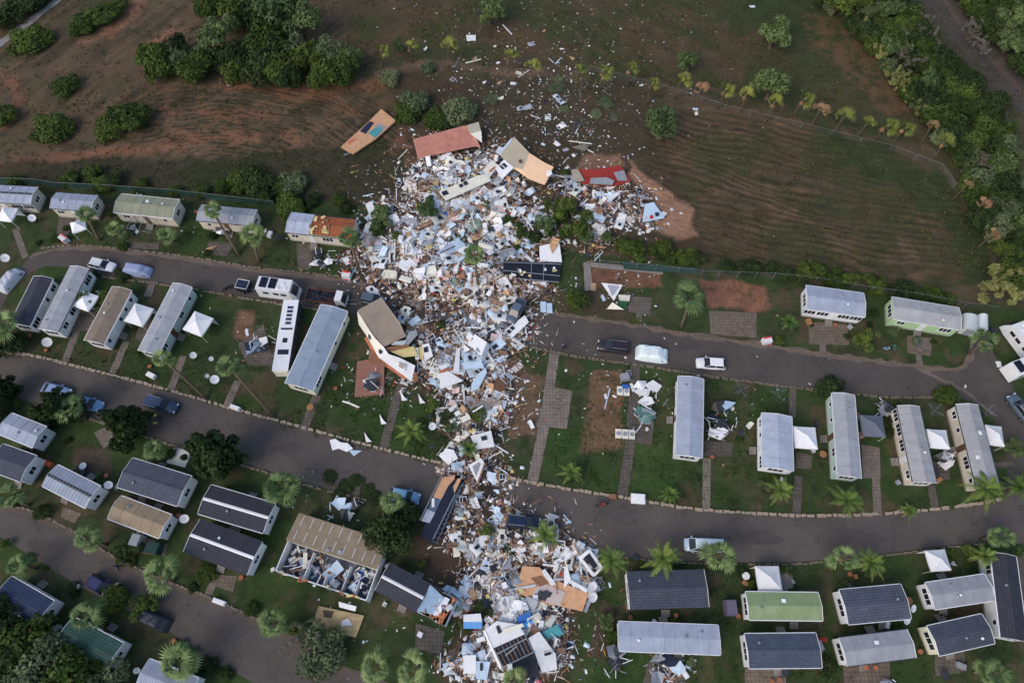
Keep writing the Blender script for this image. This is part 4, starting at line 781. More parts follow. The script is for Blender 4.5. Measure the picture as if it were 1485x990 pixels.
slabs('plywood_floor', 'orange plywood floor with white boards on it, right of the heap bottom', 'floor wreck', [
    ('floor', ply, .25, [(748,852,.9),(758,820,1.0),(782,822,1.0),(800,838,1.0),(853,860,.9),(845,886,.8),(800,876,.8),(765,868,.8)]), ('pale_lino', M('pale_lino', c(178, 164, 158), var=.2), .04, [(776,852,1.0),(790,846,1.02),(820,858,.98),(812,878,.9),(795,873,.9),(772,862,.94)]),
    ('dark_corner', brownp, .04, [(770,838,1.06),(785,834,1.06),(796,845,1.04),(783,850,1.04)]), ('white_board', white_p, .08, [(785,828,1.3),(790,824,1.3),(806,846,1.2),(800,850,1.1)]), ('white_board', white_p, .08, [(820,842,1.5),(824,838,1.5),(852,854,1.3),(850,859,1.2)]),
    ('white_board', white_p, .08, [(818,826,1.8),(822,818,1.9),(828,840,1.5),(818,852,1.3)]), ('edge_rail', greyp, .2, [(847,886,.9),(856,862,1.0),(859,864,1.0),(851,888,.8)]), ('yellow_foam', yelp, .15, [(750,854,1.1),(756,852,1.1),(762,858,1.0),(755,860,1.0)])])
rt, ot, ct = slabs('grid_wreck', 'white walled home wreck with an exposed black floor grid at the bottom', 'home wreck', [
    ('wall', white_p, .12, [(701,914,1.6),(720,900,1.8),(752,905,1.7),(761,919,1.6),(716,940,1.4)]), ('floor_grid', black_p, .2, [(715,940,1.5),(761,919,1.6),(774,945,1.4),(727,968,1.2)]), ('floor_grid', black_p, .2, [(735,966,1.2),(774,946,1.4),(784,980,1.2),(752,984,.9)]),
    ('wall', white_p, .1, [(700,914,1.5),(703,913,1.7),(728,968,1.3),(725,970,1.1)]), ('window', glass, .04, [(719,908,1.8),(723,906,1.85),(728,916,1.75),(723,919,1.7)]), ('inner_board', cream_p, .06, [(728,912,1.9),(758,903,1.9),(760,908,1.85),(732,918,1.8)])])
for k in range(9):
    t = k / 8; bars('joist', wood if k % 2 else greyp, rt, ct, [((717 + 44 * t, 941 - 21 * t, 1.66), (730 + 44 * t, 968 - 22 * t, 1.36))], .045)
bars('beam', greyp, rt, ct, [((720, 948, 1.7), (764, 925, 1.75)), ((727, 968, 1.4), (774, 945, 1.5)), ((733, 950, 1.8), (750, 936, 1.9))], .09)
slabs('white_back_wall', 'white back wall with one small window right of the floor grid', 'wall wreck', [('cladding', white_p, .12, [(766,925,1.4),(782,915,1.6),(806,948,1.3),(808,970,1.1),(786,975,1.0),(775,945,1.3)]), ('window_frame', upvc, .04, [(787,946,1.5),(800,942,1.5),(801,949,1.45),(789,953,1.45)]), ('window', glass, .03, [(789,947,1.55),(799,944,1.55),(800,948,1.5),(790,951,1.5)])])
slabs('teal_panel', 'teal door-sized panel tilted at the lower right of the heap', 'wall wreck', [('panel', tealp, .1, [(784,917,1.1),(808,905,1.5),(817,919,1.2),(796,927,.9)])])
slabs('blue_boards', 'bright blue boards tented over white ones near the heap bottom', 'wall wreck', [('panel', bluec, .1, [(749,895,1.5),(768,886,1.7),(771,900,1.3),(753,905,1.2)]), ('panel', M('mid_blue', c(64, 140, 196), var=.2), .1, [(753,905,1.3),(771,899,1.5),(773,905,1.1),(757,912,.9)])])
slabs('bent_steel_roof', 'bowed grey steel sheet lying above the red floor slab', 'roof wreck', [('sheet', M('weathered_sheet', c(112, 106, 100), var=.3, pat='ribs', ps=2), .08, [(829,213,.5),(848,209,1.2),(855,211,.9),(848,219,.5),(834,216,.3)])])
slabs('triangle_tarp', 'collapsed white pyramid tarp with a striped panel on the bare upper plot', 'gazebo wreck', [('canopy', white_p, .05, [(872,410,.9),(903,413,1.1),(890,436,.5)]), ('striped_panel', M('striped_fabric', c(170, 170, 184), pat='ribs', ps=3), .03, [(881,413,1.1),(898,415,1.2),(888,430,.75)]), ('canopy', cream_p, .05, [(880,448,.5),(905,449,.5),(888,438,1.0)]), ('green_cloth', M('green_tarp', c(34, 86, 54), var=.2), .04, [(895,432,.4),(911,436,.4),(908,449,.3),(899,443,.3)]), ('white_box', cream_p, .4, [(897,427,.8),(914,428,.8),(913,435,.8),(899,434,.8)])])
slabs('yellow_platform', 'yellow plywood deck below the roofless home, half cleared', 'deck', [('floor', M('yellow_ply', c(174, 154, 114), var=.35, scale=.9, pat='boards'), .12, [(462,878,.35),(528,892,.35),(516,924,.3),(452,907,.3)]), ('dark_stain_mat', M('stained_board', c(86, 74, 64), var=.4), .03, [(468,884,.4),(484,886,.4),(480,896,.38),(470,894,.38)]), ('white_door', white_p, .08, [(491,872,.9),(517,879,.9),(515,886,.7),(492,880,.7)]), ('white_rag', white_p, .05, [(495,900,.45),(505,896,.45),(511,906,.4),(496,907,.4)])])
slabs('blue_white_box', 'blue and white shed roof beside the round shrub left of the heap', 'shed', [('white_half', white_p, .9, [(672,891,1.6),(697,889,1.6),(699,901,1.5),(672,901,1.5)]), ('blue_half', M('mid_blue_wall', c(92, 146, 200), var=.1), .8, [(672,901,1.5),(699,901,1.5),(699,911,1.1),(672,911,1.1)])])
slabs('white_shed_roof', 'pair of white sheets with a small window at the bottom edge', 'wall wreck', [('sheet', white_p, .1, [(672,950,1.2),(690,949,1.3),(691,976,1.0),(672,976,1.0)]), ('sheet', blue_p, .1, [(690,958,1.1),(711,959,1.1),(706,985,.8),(690,984,.8)]), ('window', glass, .04, [(696,961,1.2),(700,961,1.2),(700,972,1.1),(696,972,1.1)])])
slabs('door_frame_panel', 'white double window frame standing askew at the heap right edge', 'window wreck', [('frame', upvc, .08, [(838,808,1.2),(852,797,1.4),(856,800,1.4),(842,812,1.2)]), ('frame', upvc, .08, [(838,808,1.2),(842,806,1.2),(862,831,1.0),(858,834,1.0)]), ('frame', upvc, .08, [(852,797,1.4),(856,796,1.4),(875,822,1.0),(871,825,1.0)]), ('frame', upvc, .08, [(858,834,1.0),(871,822,1.0),(875,824,1.0),(862,836,1.0)]), ('glazing', glass, .03, [(848,806,1.2),(856,801,1.25),(869,818,1.05),(861,825,1.0)])])
slabs('tile_patch', 'terracotta-tiled patch beside the dark car on the lower road', 'floor wreck', [('tiles', M('brown_tile_patch', c(120, 84, 66), pat='paving', ps=3), .06, [(711,749,.2),(724,744,.2),(734,756,.2),(722,763,.2)])])
slabs('white_tarp', 'torn white sheet draped over the kerb of the middle road', 'sheet', [('cloth', white_p, .05, [(478,638,.6),(486,636,.7),(494,641,.6),(491,650,.3),(482,653,.2)]), ('cloth', white_p, .05, [(492,641,.6),(504,642,.6),(512,650,.4),(503,655,.3),(491,650,.4)]), ('cloth', blue_p, .05, [(505,652,.4),(525,653,.3),(513,661,.2)])])
slabs('white_tarp', 'second torn white sheet hanging over the kerb beside the debris', 'sheet', [('cloth', white_p, .05, [(636,660,.5),(648,650,.6),(658,652,.6),(664,664,.5),(650,674,.3)])])
slabs('white_sheet', 'white scrap like a bird on the grass above the kerb', 'sheet', [('cloth', white_p, .05, [(649,606,.6),(660,611,.8),(676,610,.5),(665,615,.5),(661,624,.4)])])
slabs('white_sheet', 'white flat board lying alone in the upper field', 'sheet', [('board', white_p, .08, [(676,51,.25),(690,51,.25),(690,59,.25),(677,59,.25)])])
for x, y, lb in ((583, 574, 'white torn sheet on the small stone planter'), (609, 578, 'small white scrap beside the small stone planter'), (553, 608, 'white rounded panel above the middle road date palm'), (531, 634, 'small white scrap on the lawn above the draped sheet')):
    slabs('white_sheet', lb, 'sheet', [('cloth', white_p, .05, [(x - 3, y - 8, .4), (x + 3, y + 1, .5), (x + 8, y + 6, .3), (x, y + 7, .3)])])
# ================================================================ GAZEBOS
canv = M('white_canvas', c(232, 232, 232), rough=.8, var=.07, scale=1.5); gcanv = M('grey_canvas', c(92, 98, 108), rough=.8, var=.12)
def gazebo(px_, py_, s, rz, label, m=canv, h=2.3, sides=1, sy=None):
    sy = sy or s; p = G(px_, py_, h); root = thing('gazebo', label, 'gazebo', (p.x, p.y, 0), R(rz), 'pyramid gazebos beside the homes')
    a, b = s / 2, sy / 2; n = 5; mb = MB(); apex = h + .85
    cor = [(-a, -b), (a, -b), (a, b), (-a, b)]
    for k in range(4):
        p0, p1 = cor[k], cor[(k + 1) % 4]
        vs = [(0, 0, apex)]
        for j in (1, 2, 3):
            t = j / 3; z = h + .85 * (1 - t) ** 1.25
            for i in range(4):
                u = i / 3; sag = .09 * math.sin(PI * u) * t; vs.append(((p0[0] + (p1[0] - p0[0]) * u) * t, (p0[1] + (p1[1] - p0[1]) * u) * t, z - sag))
        fs = [(0, 1 + i, 2 + i) for i in range(3)]
        for j in range(2):
            for i in range(3): o = 1 + j * 4 + i; fs.append((o, o + 4, o + 5, o + 1))
        mb.add(vs, fs)
        vs = []
        for i in range(4):
            u = i / 3; x = p0[0] + (p1[0] - p0[0]) * u; y = p0[1] + (p1[1] - p0[1]) * u; z = h - .09 * math.sin(PI * u); vs += [(x, y, z), (x * 1.01, y * 1.01, z - .28)]
        mb.add(vs, [(2 * i, 2 * i + 1, 2 * i + 3, 2 * i + 2) for i in range(3)])
    mb.build('canopy', m, root)
    for x, y in cor: MB().tube((x * .97, y * .97, 0), (x * .97, y * .97, h), .035).build('pole', upvc, root)
    if sides:
        MB().box((0, b * .95, 1.2), (s * .9, .02, 2.0)).build('side_curtain', m, root)
for a in ((10,310,2.6,-8,'small white awning tent in front of the top left corner home'), (201,456,3.2,-18,'white square gazebo between the tan-roofed and third leaning homes'), (287,469,3.3,-22,'white gazebo with an open dark side right of the pale green home'),
          (1168,634,3.1,-4,'cream-tinged white gazebo joined to the short pale-roofed home'), (1361,636,2.7,-4,'white gazebo beside the home with many shuttered windows'),
          (1115,838,3.0,0,'white gazebo directly above the bright green-roofed home'), (1361,812,2.6,4,'white gazebo next to the lower road at right')): gazebo(*a)
gazebo(124,436,2.8,-20,'white gazebo half hidden by a yellow-green bush'); gazebo(1443,631,2.2,-8,'narrow white gazebo at the rightmost home of the middle row', sy=2.9)
gazebo(1266,617,3.1,-3,'dark grey gazebo canopy over the tiled patio', m=gcanv); gazebo(113,327,2.2,25,'white porch awning below the second home of the back row', h=2.0, sides=0)
def wreck_gazebo(cx, cy, label, cols, seed, r=2.2):
    rr = random.Random(seed); o = G(cx, cy); root = thing('collapsed_gazebo', label, 'gazebo wreck', o, 0, 'storm-collapsed gazebos')
    for k in range(5):
        a = rr.uniform(0, 6.3); q = [(rr.uniform(.5, 1.3) * math.cos(a + t) * 1.1, rr.uniform(.5, 1.3) * math.sin(a + t) * .9, rr.uniform(.2, 1.3)) for t in (0, 1.3, 2.6, 3.9, 5)]
        MB().slab(q, .03).build('canopy_piece', cols[k % len(cols)], root, (rr.uniform(-r, r) * .6, rr.uniform(-r, r) * .6, .1))
    for k in range(12):
        a = Vector((rr.uniform(-r, r), rr.uniform(-r, r), rr.uniform(.1, 1.4))); d = Vector((rr.uniform(-1, 1), rr.uniform(-1, 1), rr.uniform(-.2, .3))) * 1.3
        b = a + d; b.z = max(.05, b.z); MB().tube(a, b, .05).build('frame_bar', upvc if k % 3 else steel, root)
wreck_gazebo(937, 572, 'white gazebo frame smashed flat beside the air conditioners', [white_p, white_p, canv], 1)
wreck_gazebo(930, 606, 'small green and white tarp heap on the grey patio', [M('green_tarp2', c(92, 130, 122), var=.2), greyp], 2, 1.6)
wreck_gazebo(1044, 605, 'black gazebo torn down beside the long grey-blue roofed home', [darkc, dark_m, blue_p, dark_m], 3, 2.6); wreck_gazebo(1040, 625, 'black tarp and white panel heap on the small tiled patio', [dark_m, white_p, darkc], 4, 1.6)
wreck_gazebo(968, 968, 'mangled awning frame below the long pale roof at the bottom', [greyp, darkc, blue_p], 5, 2.6); wreck_gazebo(1290, 1000, 'fallen frame beyond the bottom patio', [greyp], 6, 1)
wreck_gazebo(412, 272, 'blue shed frame blown against the dark bush', [M('steel_blue', c(120, 140, 160), var=.2), darkc], 7, 1.8); wreck_gazebo(376, 500, 'overturned blue table and bins on the empty patio', [darkc, M('steel_blue', c(120, 140, 160)), white_p], 8, 2.0)
wreck_gazebo(470, 378, 'white and black awning wreck in front of the unroofed cream home', [white_p, dark_m, white_p], 9, 2.0); wreck_gazebo(325, 335, 'white boat-like trailer clutter in front of the leaning palm', [white_p, dark_m, greyp], 10, 1.4)
wreck_gazebo(1280, 596, 'dark parasol and table remains above the grey gazebo', [dark_m, greyp], 11, 1.1); wreck_gazebo(1368, 668, 'pots and furniture clutter below the white gazebo', [dark_m, white_p, greyp], 12, 1.0)
wreck_gazebo(545, 555, 'garden clutter heap on the small walled terrace', [greyp, dark_m, white_p], 13, 1.8); wreck_gazebo(500, 738, 'blue sheet and black bags beside the roofless home', [blue_p, dark_m, greyp], 14, 2.0)
wreck_gazebo(890, 955, 'overturned frames under the black, red and gold flag', [dark_m, greyp], 15, 1.6)

# ================================================================ VEHICLES
tyre = M('tyre', c(30, 30, 32), var=.2); rim = M('rim', c(150, 152, 156), rough=.35, metal=.7); lampw = M('headlamp', c(210, 214, 220), rough=.15, bump=0); lampr = M('tail_lamp', c(150, 24, 26), rough=.2, bump=0)
def wheel(root, x, y, r=.33):
    t = MB().tube((0, -.1, 0), (0, .1, 0), r, n=14).build('wheel', tyre, root, (x, y, r)); MB().tube((0, -.115, 0), (0, .115, 0), r * .6, n=10).build('rim', rim, t)
def car(px_, py_, rz, label, paint, kind='hatch', L=4.2, name='parked_car', cat='car', z=0, tilt=None, stripes=None, hw=.88):
    p = G(px_, py_, .7 + z); root = thing(name, label, cat, (p.x, p.y, z), R(rz), 'parked cars and vans', rot=tilt)
    hl = L / 2; zs = {'hatch': 1.46, 'suv': 1.7, 'sedan': 1.42, 'pickup': 1.75, 'van': 1.9}[kind]
    # body stations x, half width, top height
    st = [(-hl, .74, .62), (-hl + .12, .84, .86), (-hl * .55, hw, .93), (0, hw + .01, .95), (hl * .4, hw, .95), (hl * .7, hw - .03, .86), (hl - .15, .8, .72), (hl, .68, .55)]
    if kind in ('suv', 'pickup', 'van'): st = [(x, w_, z_ + .15) for x, w_, z_ in st]
    mb = MB(); ring = lambda x, w_, z_: [(x, -w_ * .92, .22), (x, -w_, .5), (x, -w_ * .97, z_ - .1), (x, -w_ * .86, z_), (x, 0, z_ + .04), (x, w_ * .86, z_), (x, w_ * .97, z_ - .1), (x, w_, .5), (x, w_ * .92, .22)]
    vs = []; [vs.extend(ring(*s)) for s in st]; n = 9
    fs = [(i * n + j, i * n + (j + 1) % n, (i + 1) * n + (j + 1) % n, (i + 1) * n + j) for i in range(len(st) - 1) for j in range(n)]
    fs = [f[::-1] for f in fs] + [tuple(range(n)), tuple(range((len(st) - 1) * n, len(st) * n))[::-1]]
    mb.add(vs, fs); mb.build('body', paint, root, smooth=True)
    b0, b1, r0, r1 = {'hatch': (-hl + .1, hl * .5, -hl + .5, hl * .12), 'suv': (-hl + .08, hl * .5, -hl + .32, hl * .16), 'sedan': (-hl * .78, hl * .5, -hl * .42, hl * .12), 'pickup': (-.15, hl * .52, .1, hl * .2), 'van': (-hl + .06, hl * .78, -hl + .15, hl * .5)}[kind]
    bz = st[3][2]; wg, wr = hw * .88, hw * .72
    gl = MB().add([(b0, -wg, bz), (b1, -wg, bz - .03), (b1, wg, bz - .03), (b0, wg, bz), (r0, -wr, zs - .05), (r1, -wr, zs - .05), (r1, wr, zs - .05), (r0, wr, zs - .05)], [(0, 1, 5, 4), (1, 2, 6, 5), (2, 3, 7, 6), (3, 0, 4, 7), (4, 5, 6, 7)])
    gl.build('glasshouse', glass, root)
    rf_ = MB().box(((r0 + r1) / 2, 0, zs), (r1 - r0 + .06, wr * 2 + .05, .07), taper=.9).build('roof', paint, root)
    pl = MB()
    for sg in (-1, 1):
        pl.tube((b1, sg * wg, bz), (r1, sg * wr, zs - .02), .035, n=4).tube((b0, sg * wg, bz), (r0, sg * wr, zs - .02), .05, n=4); m_ = (b0 + b1) / 2; pl.tube((m_, sg * (wg + .005), bz), ((r0 + r1) / 2, sg * (wr + .01), zs - .02), .04, n=4)
    pl.build('pillar', paint, root)
    if kind == 'suv':
        for sg in (-1, 1): MB().tube((r0 + .1, sg * wr, zs + .08), (r1 - .1, sg * wr, zs + .08), .03, n=5).build('roof_rail', steel, root)
    if kind == 'pickup':
        MB().box((-hl * .5, 0, bz + .02), (hl * .85, hw * 1.7, .06)).build('load_cover', M('bed_cover', c(60, 76, 104), rough=.5), root)
        for sg in (-1, 1): MB().box((-hl * .5, sg * hw * .88, bz + .08), (hl * .85, .06, .08)).build('bed_rail', steel, root)
    for x in (-hl * .62, hl * .64):
        for sg in (-1, 1): wheel(root, x, sg * (hw - .08))
    for sg in (-1, 1):
        MB().box((hl - .1, sg * .6, st[3][2] - .27), (.14, .3, .14)).build('headlight', lampw, root); MB().box((-hl + .02, sg * .66, st[3][2] - .2), (.08, .24, .2)).build('tail_light', lampr, root)
        MB().box((b1 - .35, sg * (hw + .1), bz + .03), (.14, .2, .12)).build('mirror', paint, root)
    return root
def paint(n, *rgb): return M('paint_' + n, c(*rgb), rough=.25, var=.05, bump=0, spec=.6)
pw, pblue, pdark, pgrey, pnavy = paint('white', 222, 226, 230), paint('steel_blue', 96, 122, 160), paint('aubergine', 44, 36, 44), paint('slate', 78, 90, 104), paint('navy', 34, 40, 78)
car(148, 384, -14, 'white hatchback at the left end of the upper road', pw)
car(540, 434, -12, 'blue-grey car nosing under the tan roof wreck', pgrey); car(889, 503, 172, 'dark aubergine estate car alone on the upper right road', pdark, 'suv', 4.7)
car(1031, 527, 176, 'white hatchback with loose panels at its lower side', pw, 'hatch', 4.3); car(1480, 592, 112, 'blue estate car at the right edge of the picture', pgrey, 'suv', 4.5)
car(81, 566, -15, 'silver-blue car half under the dark tree', paint('silverblue', 120, 140, 172), 'sedan', 4.4); car(128, 585, -14, 'light blue hatchback with a dark roof window by the tree', paint('lightblue', 118, 150, 190), 'sedan', 4.3)
car(233, 586, -16, 'dark blue pickup with a covered load bed', paint('darkblue', 52, 66, 88), 'pickup', 5.2); car(587, 719, -12, 'pale blue car hidden by a palm next to the debris', paint('paleblue', 120, 160, 190), 'hatch', 4.2)
car(759, 757, -6, 'very dark blue estate car trapped below the lower road debris', paint('ink', 26, 36, 58), 'suv', 4.6)
car(146, 849, -28, 'dark blue small car on the lower left road', pnavy, 'hatch', 3.9)
car(749, 450, 243, 'grey-blue car lifted onto the debris with a turquoise windscreen', pgrey, 'sedan', 4.6, z=.9, tilt=(.06, .08, R(243)))
cr = car(1020, 790, 178, 'white and pale blue van under the fan palm', paint('vanwhite', 196, 212, 232), 'van', 5.0, 'parked_van', 'van')
# covered cars: sheet draped over a car shape
def covered(px_, py_, rz, label, m, L=4.5, W=1.95, hh=1.5, seed=0, plastic=0):
    p = G(px_, py_, .7); rr = random.Random(seed); nx, ny = 26, 14; vs = []
    for i in range(nx):
        u = i / (nx - 1) * 2 - 1
        for j in range(ny):
            v = j / (ny - 1) * 2 - 1
            prof = .95 + (.5 if -.75 < u < .4 else .5 * max(0, 1 - min(abs(u + .75), abs(u - .4)) * 4)); edge = max(0, 1 - max(abs(u), abs(v)) ** 7)
            z = prof * hh / 1.5 * edge + .06 + .1 * math.sin(u * 13 + v * 5 + seed) * math.sin(v * 9) * edge + rr.uniform(-.03, .03) * (1 + plastic)
            f = (1 - .16 * abs(u) ** 4); vs.append((u * L / 2, v * W / 2 * f, max(.03, z)))
    fs = [(i * ny + j, (i + 1) * ny + j, (i + 1) * ny + j + 1, i * ny + j + 1) for i in range(nx - 1) for j in range(ny - 1)]
    root = thing('covered_car', label, 'car', (p.x, p.y, .02), R(rz), 'cars under covers')
    MB().add(vs, fs).build('cover', m, root, smooth=True)
    for x in (-L * .3, L * .3):
        for sg in (-1, 1): wheel(root, x, sg * W * .4)
covered(198, 391, -8, 'car under a blue-grey cover on the upper left road', M('cover_grey', c(150, 162, 192), rough=.5, var=.15), seed=1); covered(14, 405, 68, 'car under a pale crinkled cover on the far left bend', M('cover_pale', c(184, 188, 196), rough=.4, var=.2), seed=2)
covered(946, 512, -8, 'car wrapped in torn white plastic on the upper right road', M('plastic_wrap', c(206, 216, 226), rough=.3, var=.2, scale=3), L=4.9, W=2.5, seed=3, plastic=1.6); covered(222, 898, -22, 'car under a black cover on the lower left road', M('cover_black', c(40, 46, 56), rough=.5, var=.3), seed=4)
def campervan(px_, py_, rz, label, L=6.4, W=2.3, solar=2, hh=2.9):
    p = G(px_, py_, 2.6); root = thing('motorhome', label, 'motorhome', (p.x, p.y, 0), R(rz), 'motorhomes')
    hl = L / 2; MB().box((-.35, 0, hh / 2 + .2), (L - .9, W, hh - .35), taper=.97).build('body', M('motorhome_white', c(222, 222, 218), rough=.35, var=.1), root)
    MB().add([(hl - .9, -W / 2 * .95, .4), (hl, -W / 2 * .85, .4), (hl, W / 2 * .85, .4), (hl - .9, W / 2 * .95, .4), (hl - .9, -W / 2 * .95, hh - .1), (hl - .15, -W / 2 * .8, 1.2), (hl - .15, W / 2 * .8, 1.2), (hl - .9, W / 2 * .95, hh - .1)], [(0, 1, 5, 4), (1, 2, 6, 5), (2, 3, 7, 6), (4, 5, 6, 7)]).build('cab', upvc, root)
    MB().add([(hl - .8, -W * .38, hh - .35), (hl - .2, -W * .36, 1.35), (hl - .2, W * .36, 1.35), (hl - .8, W * .38, hh - .35)], [(0, 1, 2, 3)]).build('windscreen', glass, root, (.04, 0, .04))
    for k in range(solar): MB().box((-hl * .62 + k * 1.45, .12, hh + .08), (1.15, 1.75, .05)).build('solar_panel', M('solar_blue', c(24, 28, 44), rough=.2, pat='paving', ps=3), root)
    for x, y in ((1.1, .2), (.4, -.6), (1.6, -.5)): MB().box((x, y, hh + .1), (.45, .45, .14), taper=.8).build('roof_vent', upvc, root)
    for sg in (-1, 1):
        for x in (-1.6, 0, 1.2): MB().box((x, sg * W / 2 * 1.0, 1.9), (.9, .05, .55)).build('window', glass, root)
    for x in (-hl * .5, hl * .6):
        for sg in (-1, 1): wheel(root, x, sg * (W / 2 - .15), .36)
campervan(401, 414, -8, 'white motorhome with two dark solar panels on the upper road'); campervan(1490, 488, 110, 'cream motorhome cut by the right edge, upper of two', solar=0); campervan(1492, 528, 20, 'white camper with one dark roof window at the right edge', solar=1, L=5.5)
def lorry():
    p = G(474, 430, 1.2); root = thing('flatbed_lorry', 'small flatbed lorry with white cab and dark rubbish on its bed', 'lorry', (p.x, p.y, 0), R(-9))
    MB().box((-.9, 0, .85), (4.6, 2.05, .15)).build('bed', M('bed_dark', c(48, 42, 44), var=.3), root)
    s = MB(); s.box((-.9, 1.03, 1.1), (4.6, .06, .4)).box((-.9, -1.03, 1.1), (4.6, .06, .4)).box((-3.2, 0, 1.1), (.06, 2.0, .4)).box((1.42, 0, 1.4), (.06, 2.0, 1.0)); s.build('side_board', M('rust_board', c(96, 62, 54), var=.3), root)
    MB().add([(1.55, -.95, .4), (3.1, -.92, .4), (3.1, .92, .4), (1.55, .95, .4), (1.55, -.9, 2.1), (2.6, -.85, 2.1), (2.6, .85, 2.1), (1.55, .9, 2.1), (3.1, -.9, 1.2), (3.1, .9, 1.2)], [(0, 1, 8, 5, 4), (3, 7, 6, 9, 2), (4, 5, 6, 7), (1, 2, 9, 8), (0, 4, 7, 3)]).build('cab', pw, root)
    MB().add([(3.09, -.8, 1.25), (3.09, .8, 1.25), (2.64, .76, 2.02), (2.64, -.76, 2.02)], [(0, 1, 2, 3)]).build('windscreen', glass, root, (.04, 0, .02))
    ld = MB(); r = random.Random(2)
    for k in range(16): ld.box((r.uniform(-2.9, 1), r.uniform(-.8, .8), r.uniform(.95, 1.2)), (r.uniform(.3, .9), r.uniform(.2, .6), r.uniform(.1, .4)), rot=(r.random(), r.random(), r.random() * 3))
    o = ld.build('rubbish_load', darkc, root); o['kind'] = 'stuff'
    for x in (-2.0, 2.3):
        for sg in (-1, 1): wheel(root, x, sg * .9, .38)
lorry()
p = G(352, 413, 1.4); t = thing('box_trailer', 'black box trailer with a pale frame behind the motorhome', 'trailer', (p.x, p.y, 0), R(-12))
MB().box((0, 0, 1.0), (1.9, 1.5, 1.3)).build('box', black_p, t); MB().box((0, 0, 1.67), (1.6, 1.2, .03)).build('lid', M('solar_blue2', c(40, 48, 70), rough=.2), t); MB().tube((.9, 0, .45), (2.0, 0, .45), .05).build('drawbar', steel, t)
fm = MB()
for a, b in (((-.95, -.75), (.95, -.75)), ((.95, -.75), (.95, .75)), ((.95, .75), (-.95, .75)), ((-.95, .75), (-.95, -.75))): fm.tube((*a, 1.68), (*b, 1.68), .05, n=4)
fm.build('rim_frame', upvc, t); wheel(t, 0, .82, .3); wheel(t, 0, -.82, .3)
def bike(px_, py_, rz, label, m, motor=0, lying=0):
    p = G(px_, py_, .5); root = thing('motorbike' if motor else 'bicycle', label, 'motorbike' if motor else 'bicycle', (p.x, p.y, .08 if lying else 0), 0, rot=(R(82) if lying else 0, 0, R(rz)))
    for x in (-.52, .52): 
        w_ = MB(); n = 14; r_o = .33
        for i in range(n): a, b = 2 * PI * i / n, 2 * PI * (i + 1) / n; w_.tube((x + r_o * math.cos(a), 0, r_o + r_o * math.sin(a)), (x + r_o * math.cos(b), 0, r_o + r_o * math.sin(b)), .03 if not motor else .07, n=5)
        w_.build('wheel', tyre, root)
    f_ = MB(); k = .03 if not motor else .08
    for a, b in (((-.52, 0, .33), (-.1, 0, .3)), ((-.1, 0, .3), (-.2, 0, .8)), ((-.1, 0, .3), (.38, 0, .72)), ((-.2, 0, .75), (.38, 0, .76)), ((.38, 0, .8), (.52, 0, .33)), ((-.52, 0, .33), (-.2, 0, .78))): f_.tube(a, b, k)
    f_.build('frame', m, root); MB().tube((.36, -.28, .92), (.36, .28, .92), .025).build('handlebar', dark_m, root); MB().box((-.25 if not motor else -.3, 0, .86), (.28 if not motor else .6, .16 if not motor else .28, .08)).build('saddle', dark_m, root)
    if motor: MB().box((.1, 0, .7), (.5, .3, .3), taper=.7).build('tank', m, root)
bike(330, 417, 30, 'dark motorbike parked left of the black box trailer', dark_m, 1); bike(873, 731, 10, 'red and black motorbike on the middle road', paint('bikered', 190, 50, 36), 1); bike(1285, 499, 20, 'pale blue child bicycle lying on the lawn, left of two', paint('babyblue', 150, 190, 214), lying=1); bike(1294, 503, 100, 'teal bicycle lying on the lawn, right of two', paint('teal2', 60, 140, 120), lying=1)

# ================================================================ SMALL FURNITURE
def dish(px_, py_, label, z=1.6, r=.45, face=(.5, -.5, 1.0)):
    p = G(px_, py_, z); root = thing('satellite_dish', label, 'satellite dish', (p.x, p.y, 0), 0, 'white round satellite dishes')
    q = Vector(face).to_track_quat('Z', 'Y').to_matrix(); mb = MB(); n = 18; vs = [q @ Vector((0, 0, -.12 * r * 2))]
    for k, (f_, zz) in enumerate(((.5, -.09), (1, 0))): vs += [q @ Vector((r * f_ * math.cos(2 * PI * i / n), r * f_ * math.sin(2 * PI * i / n), zz * r * 2)) for i in range(n)]
    mb.add(vs, [(0, 1 + i, 1 + (i + 1) % n) for i in range(n)] + [(1 + i, 1 + n + i, 1 + n + (i + 1) % n, 1 + (i + 1) % n) for i in range(n)])
    mb.build('reflector', white_p, root, (0, 0, z), smooth=True); MB().tube((0, 0, 0), (0, 0, z), .035).build('mast', steel, root); MB().tube((0, 0, z), tuple(Vector((0, 0, z)) + q @ Vector((0, .1, .5)) ), .015).build('receiver_arm', dark_m, root)
for a in ((46,316,'dish on the lawn beside the top left gazebo',1.2,.6),(7,374,'dish on the far left lawn by the bend',1.2,.65),(68,496,'dish below the long grey-roofed home at left',1.2,.7),(280,515,'dish below the third leaning home',1.2,.5),(311,550,'large dish beside the leaning palm trunk',1.3,.65),(306,520,'small dish right of the path end',1.2,.35),
          (1427,634,'dish between the last two leaning homes',2.6,.3),(859,851,'upper of two discs at the plywood floor edge',1.3,.72),(860,866,'lower of two discs at the plywood floor edge',1.3,.66),(267,752,'round dish right of the faded tan roof',1.6,.6),(157,703,'dish behind the two-tone ribbed home',1.7,.55),(627,618,'dish standing among leaves left of the debris',1.2,.55),
          (938,622,'small dish on the green tarp heap',.5,.3),(1325,882,'dish left of the L-shaped homes',1.8,.5),(1316,898,'long tilted dish by the dark slate home',2.0,.65),(57,975,'dish near the bottom left trees',1.4,.4),(198,972,'dish at the end of the dark green roof',1.5,.4),(1400,560,'dish by the junction',1.4,.25),(83,912,'pale disc between navy and green roofed homes',.6,.65),(300,545,'blue-grey disc under palm fronds',1,.3)):
    dish(a[0], a[1], 'white satellite ' + a[2], a[3], a[4])
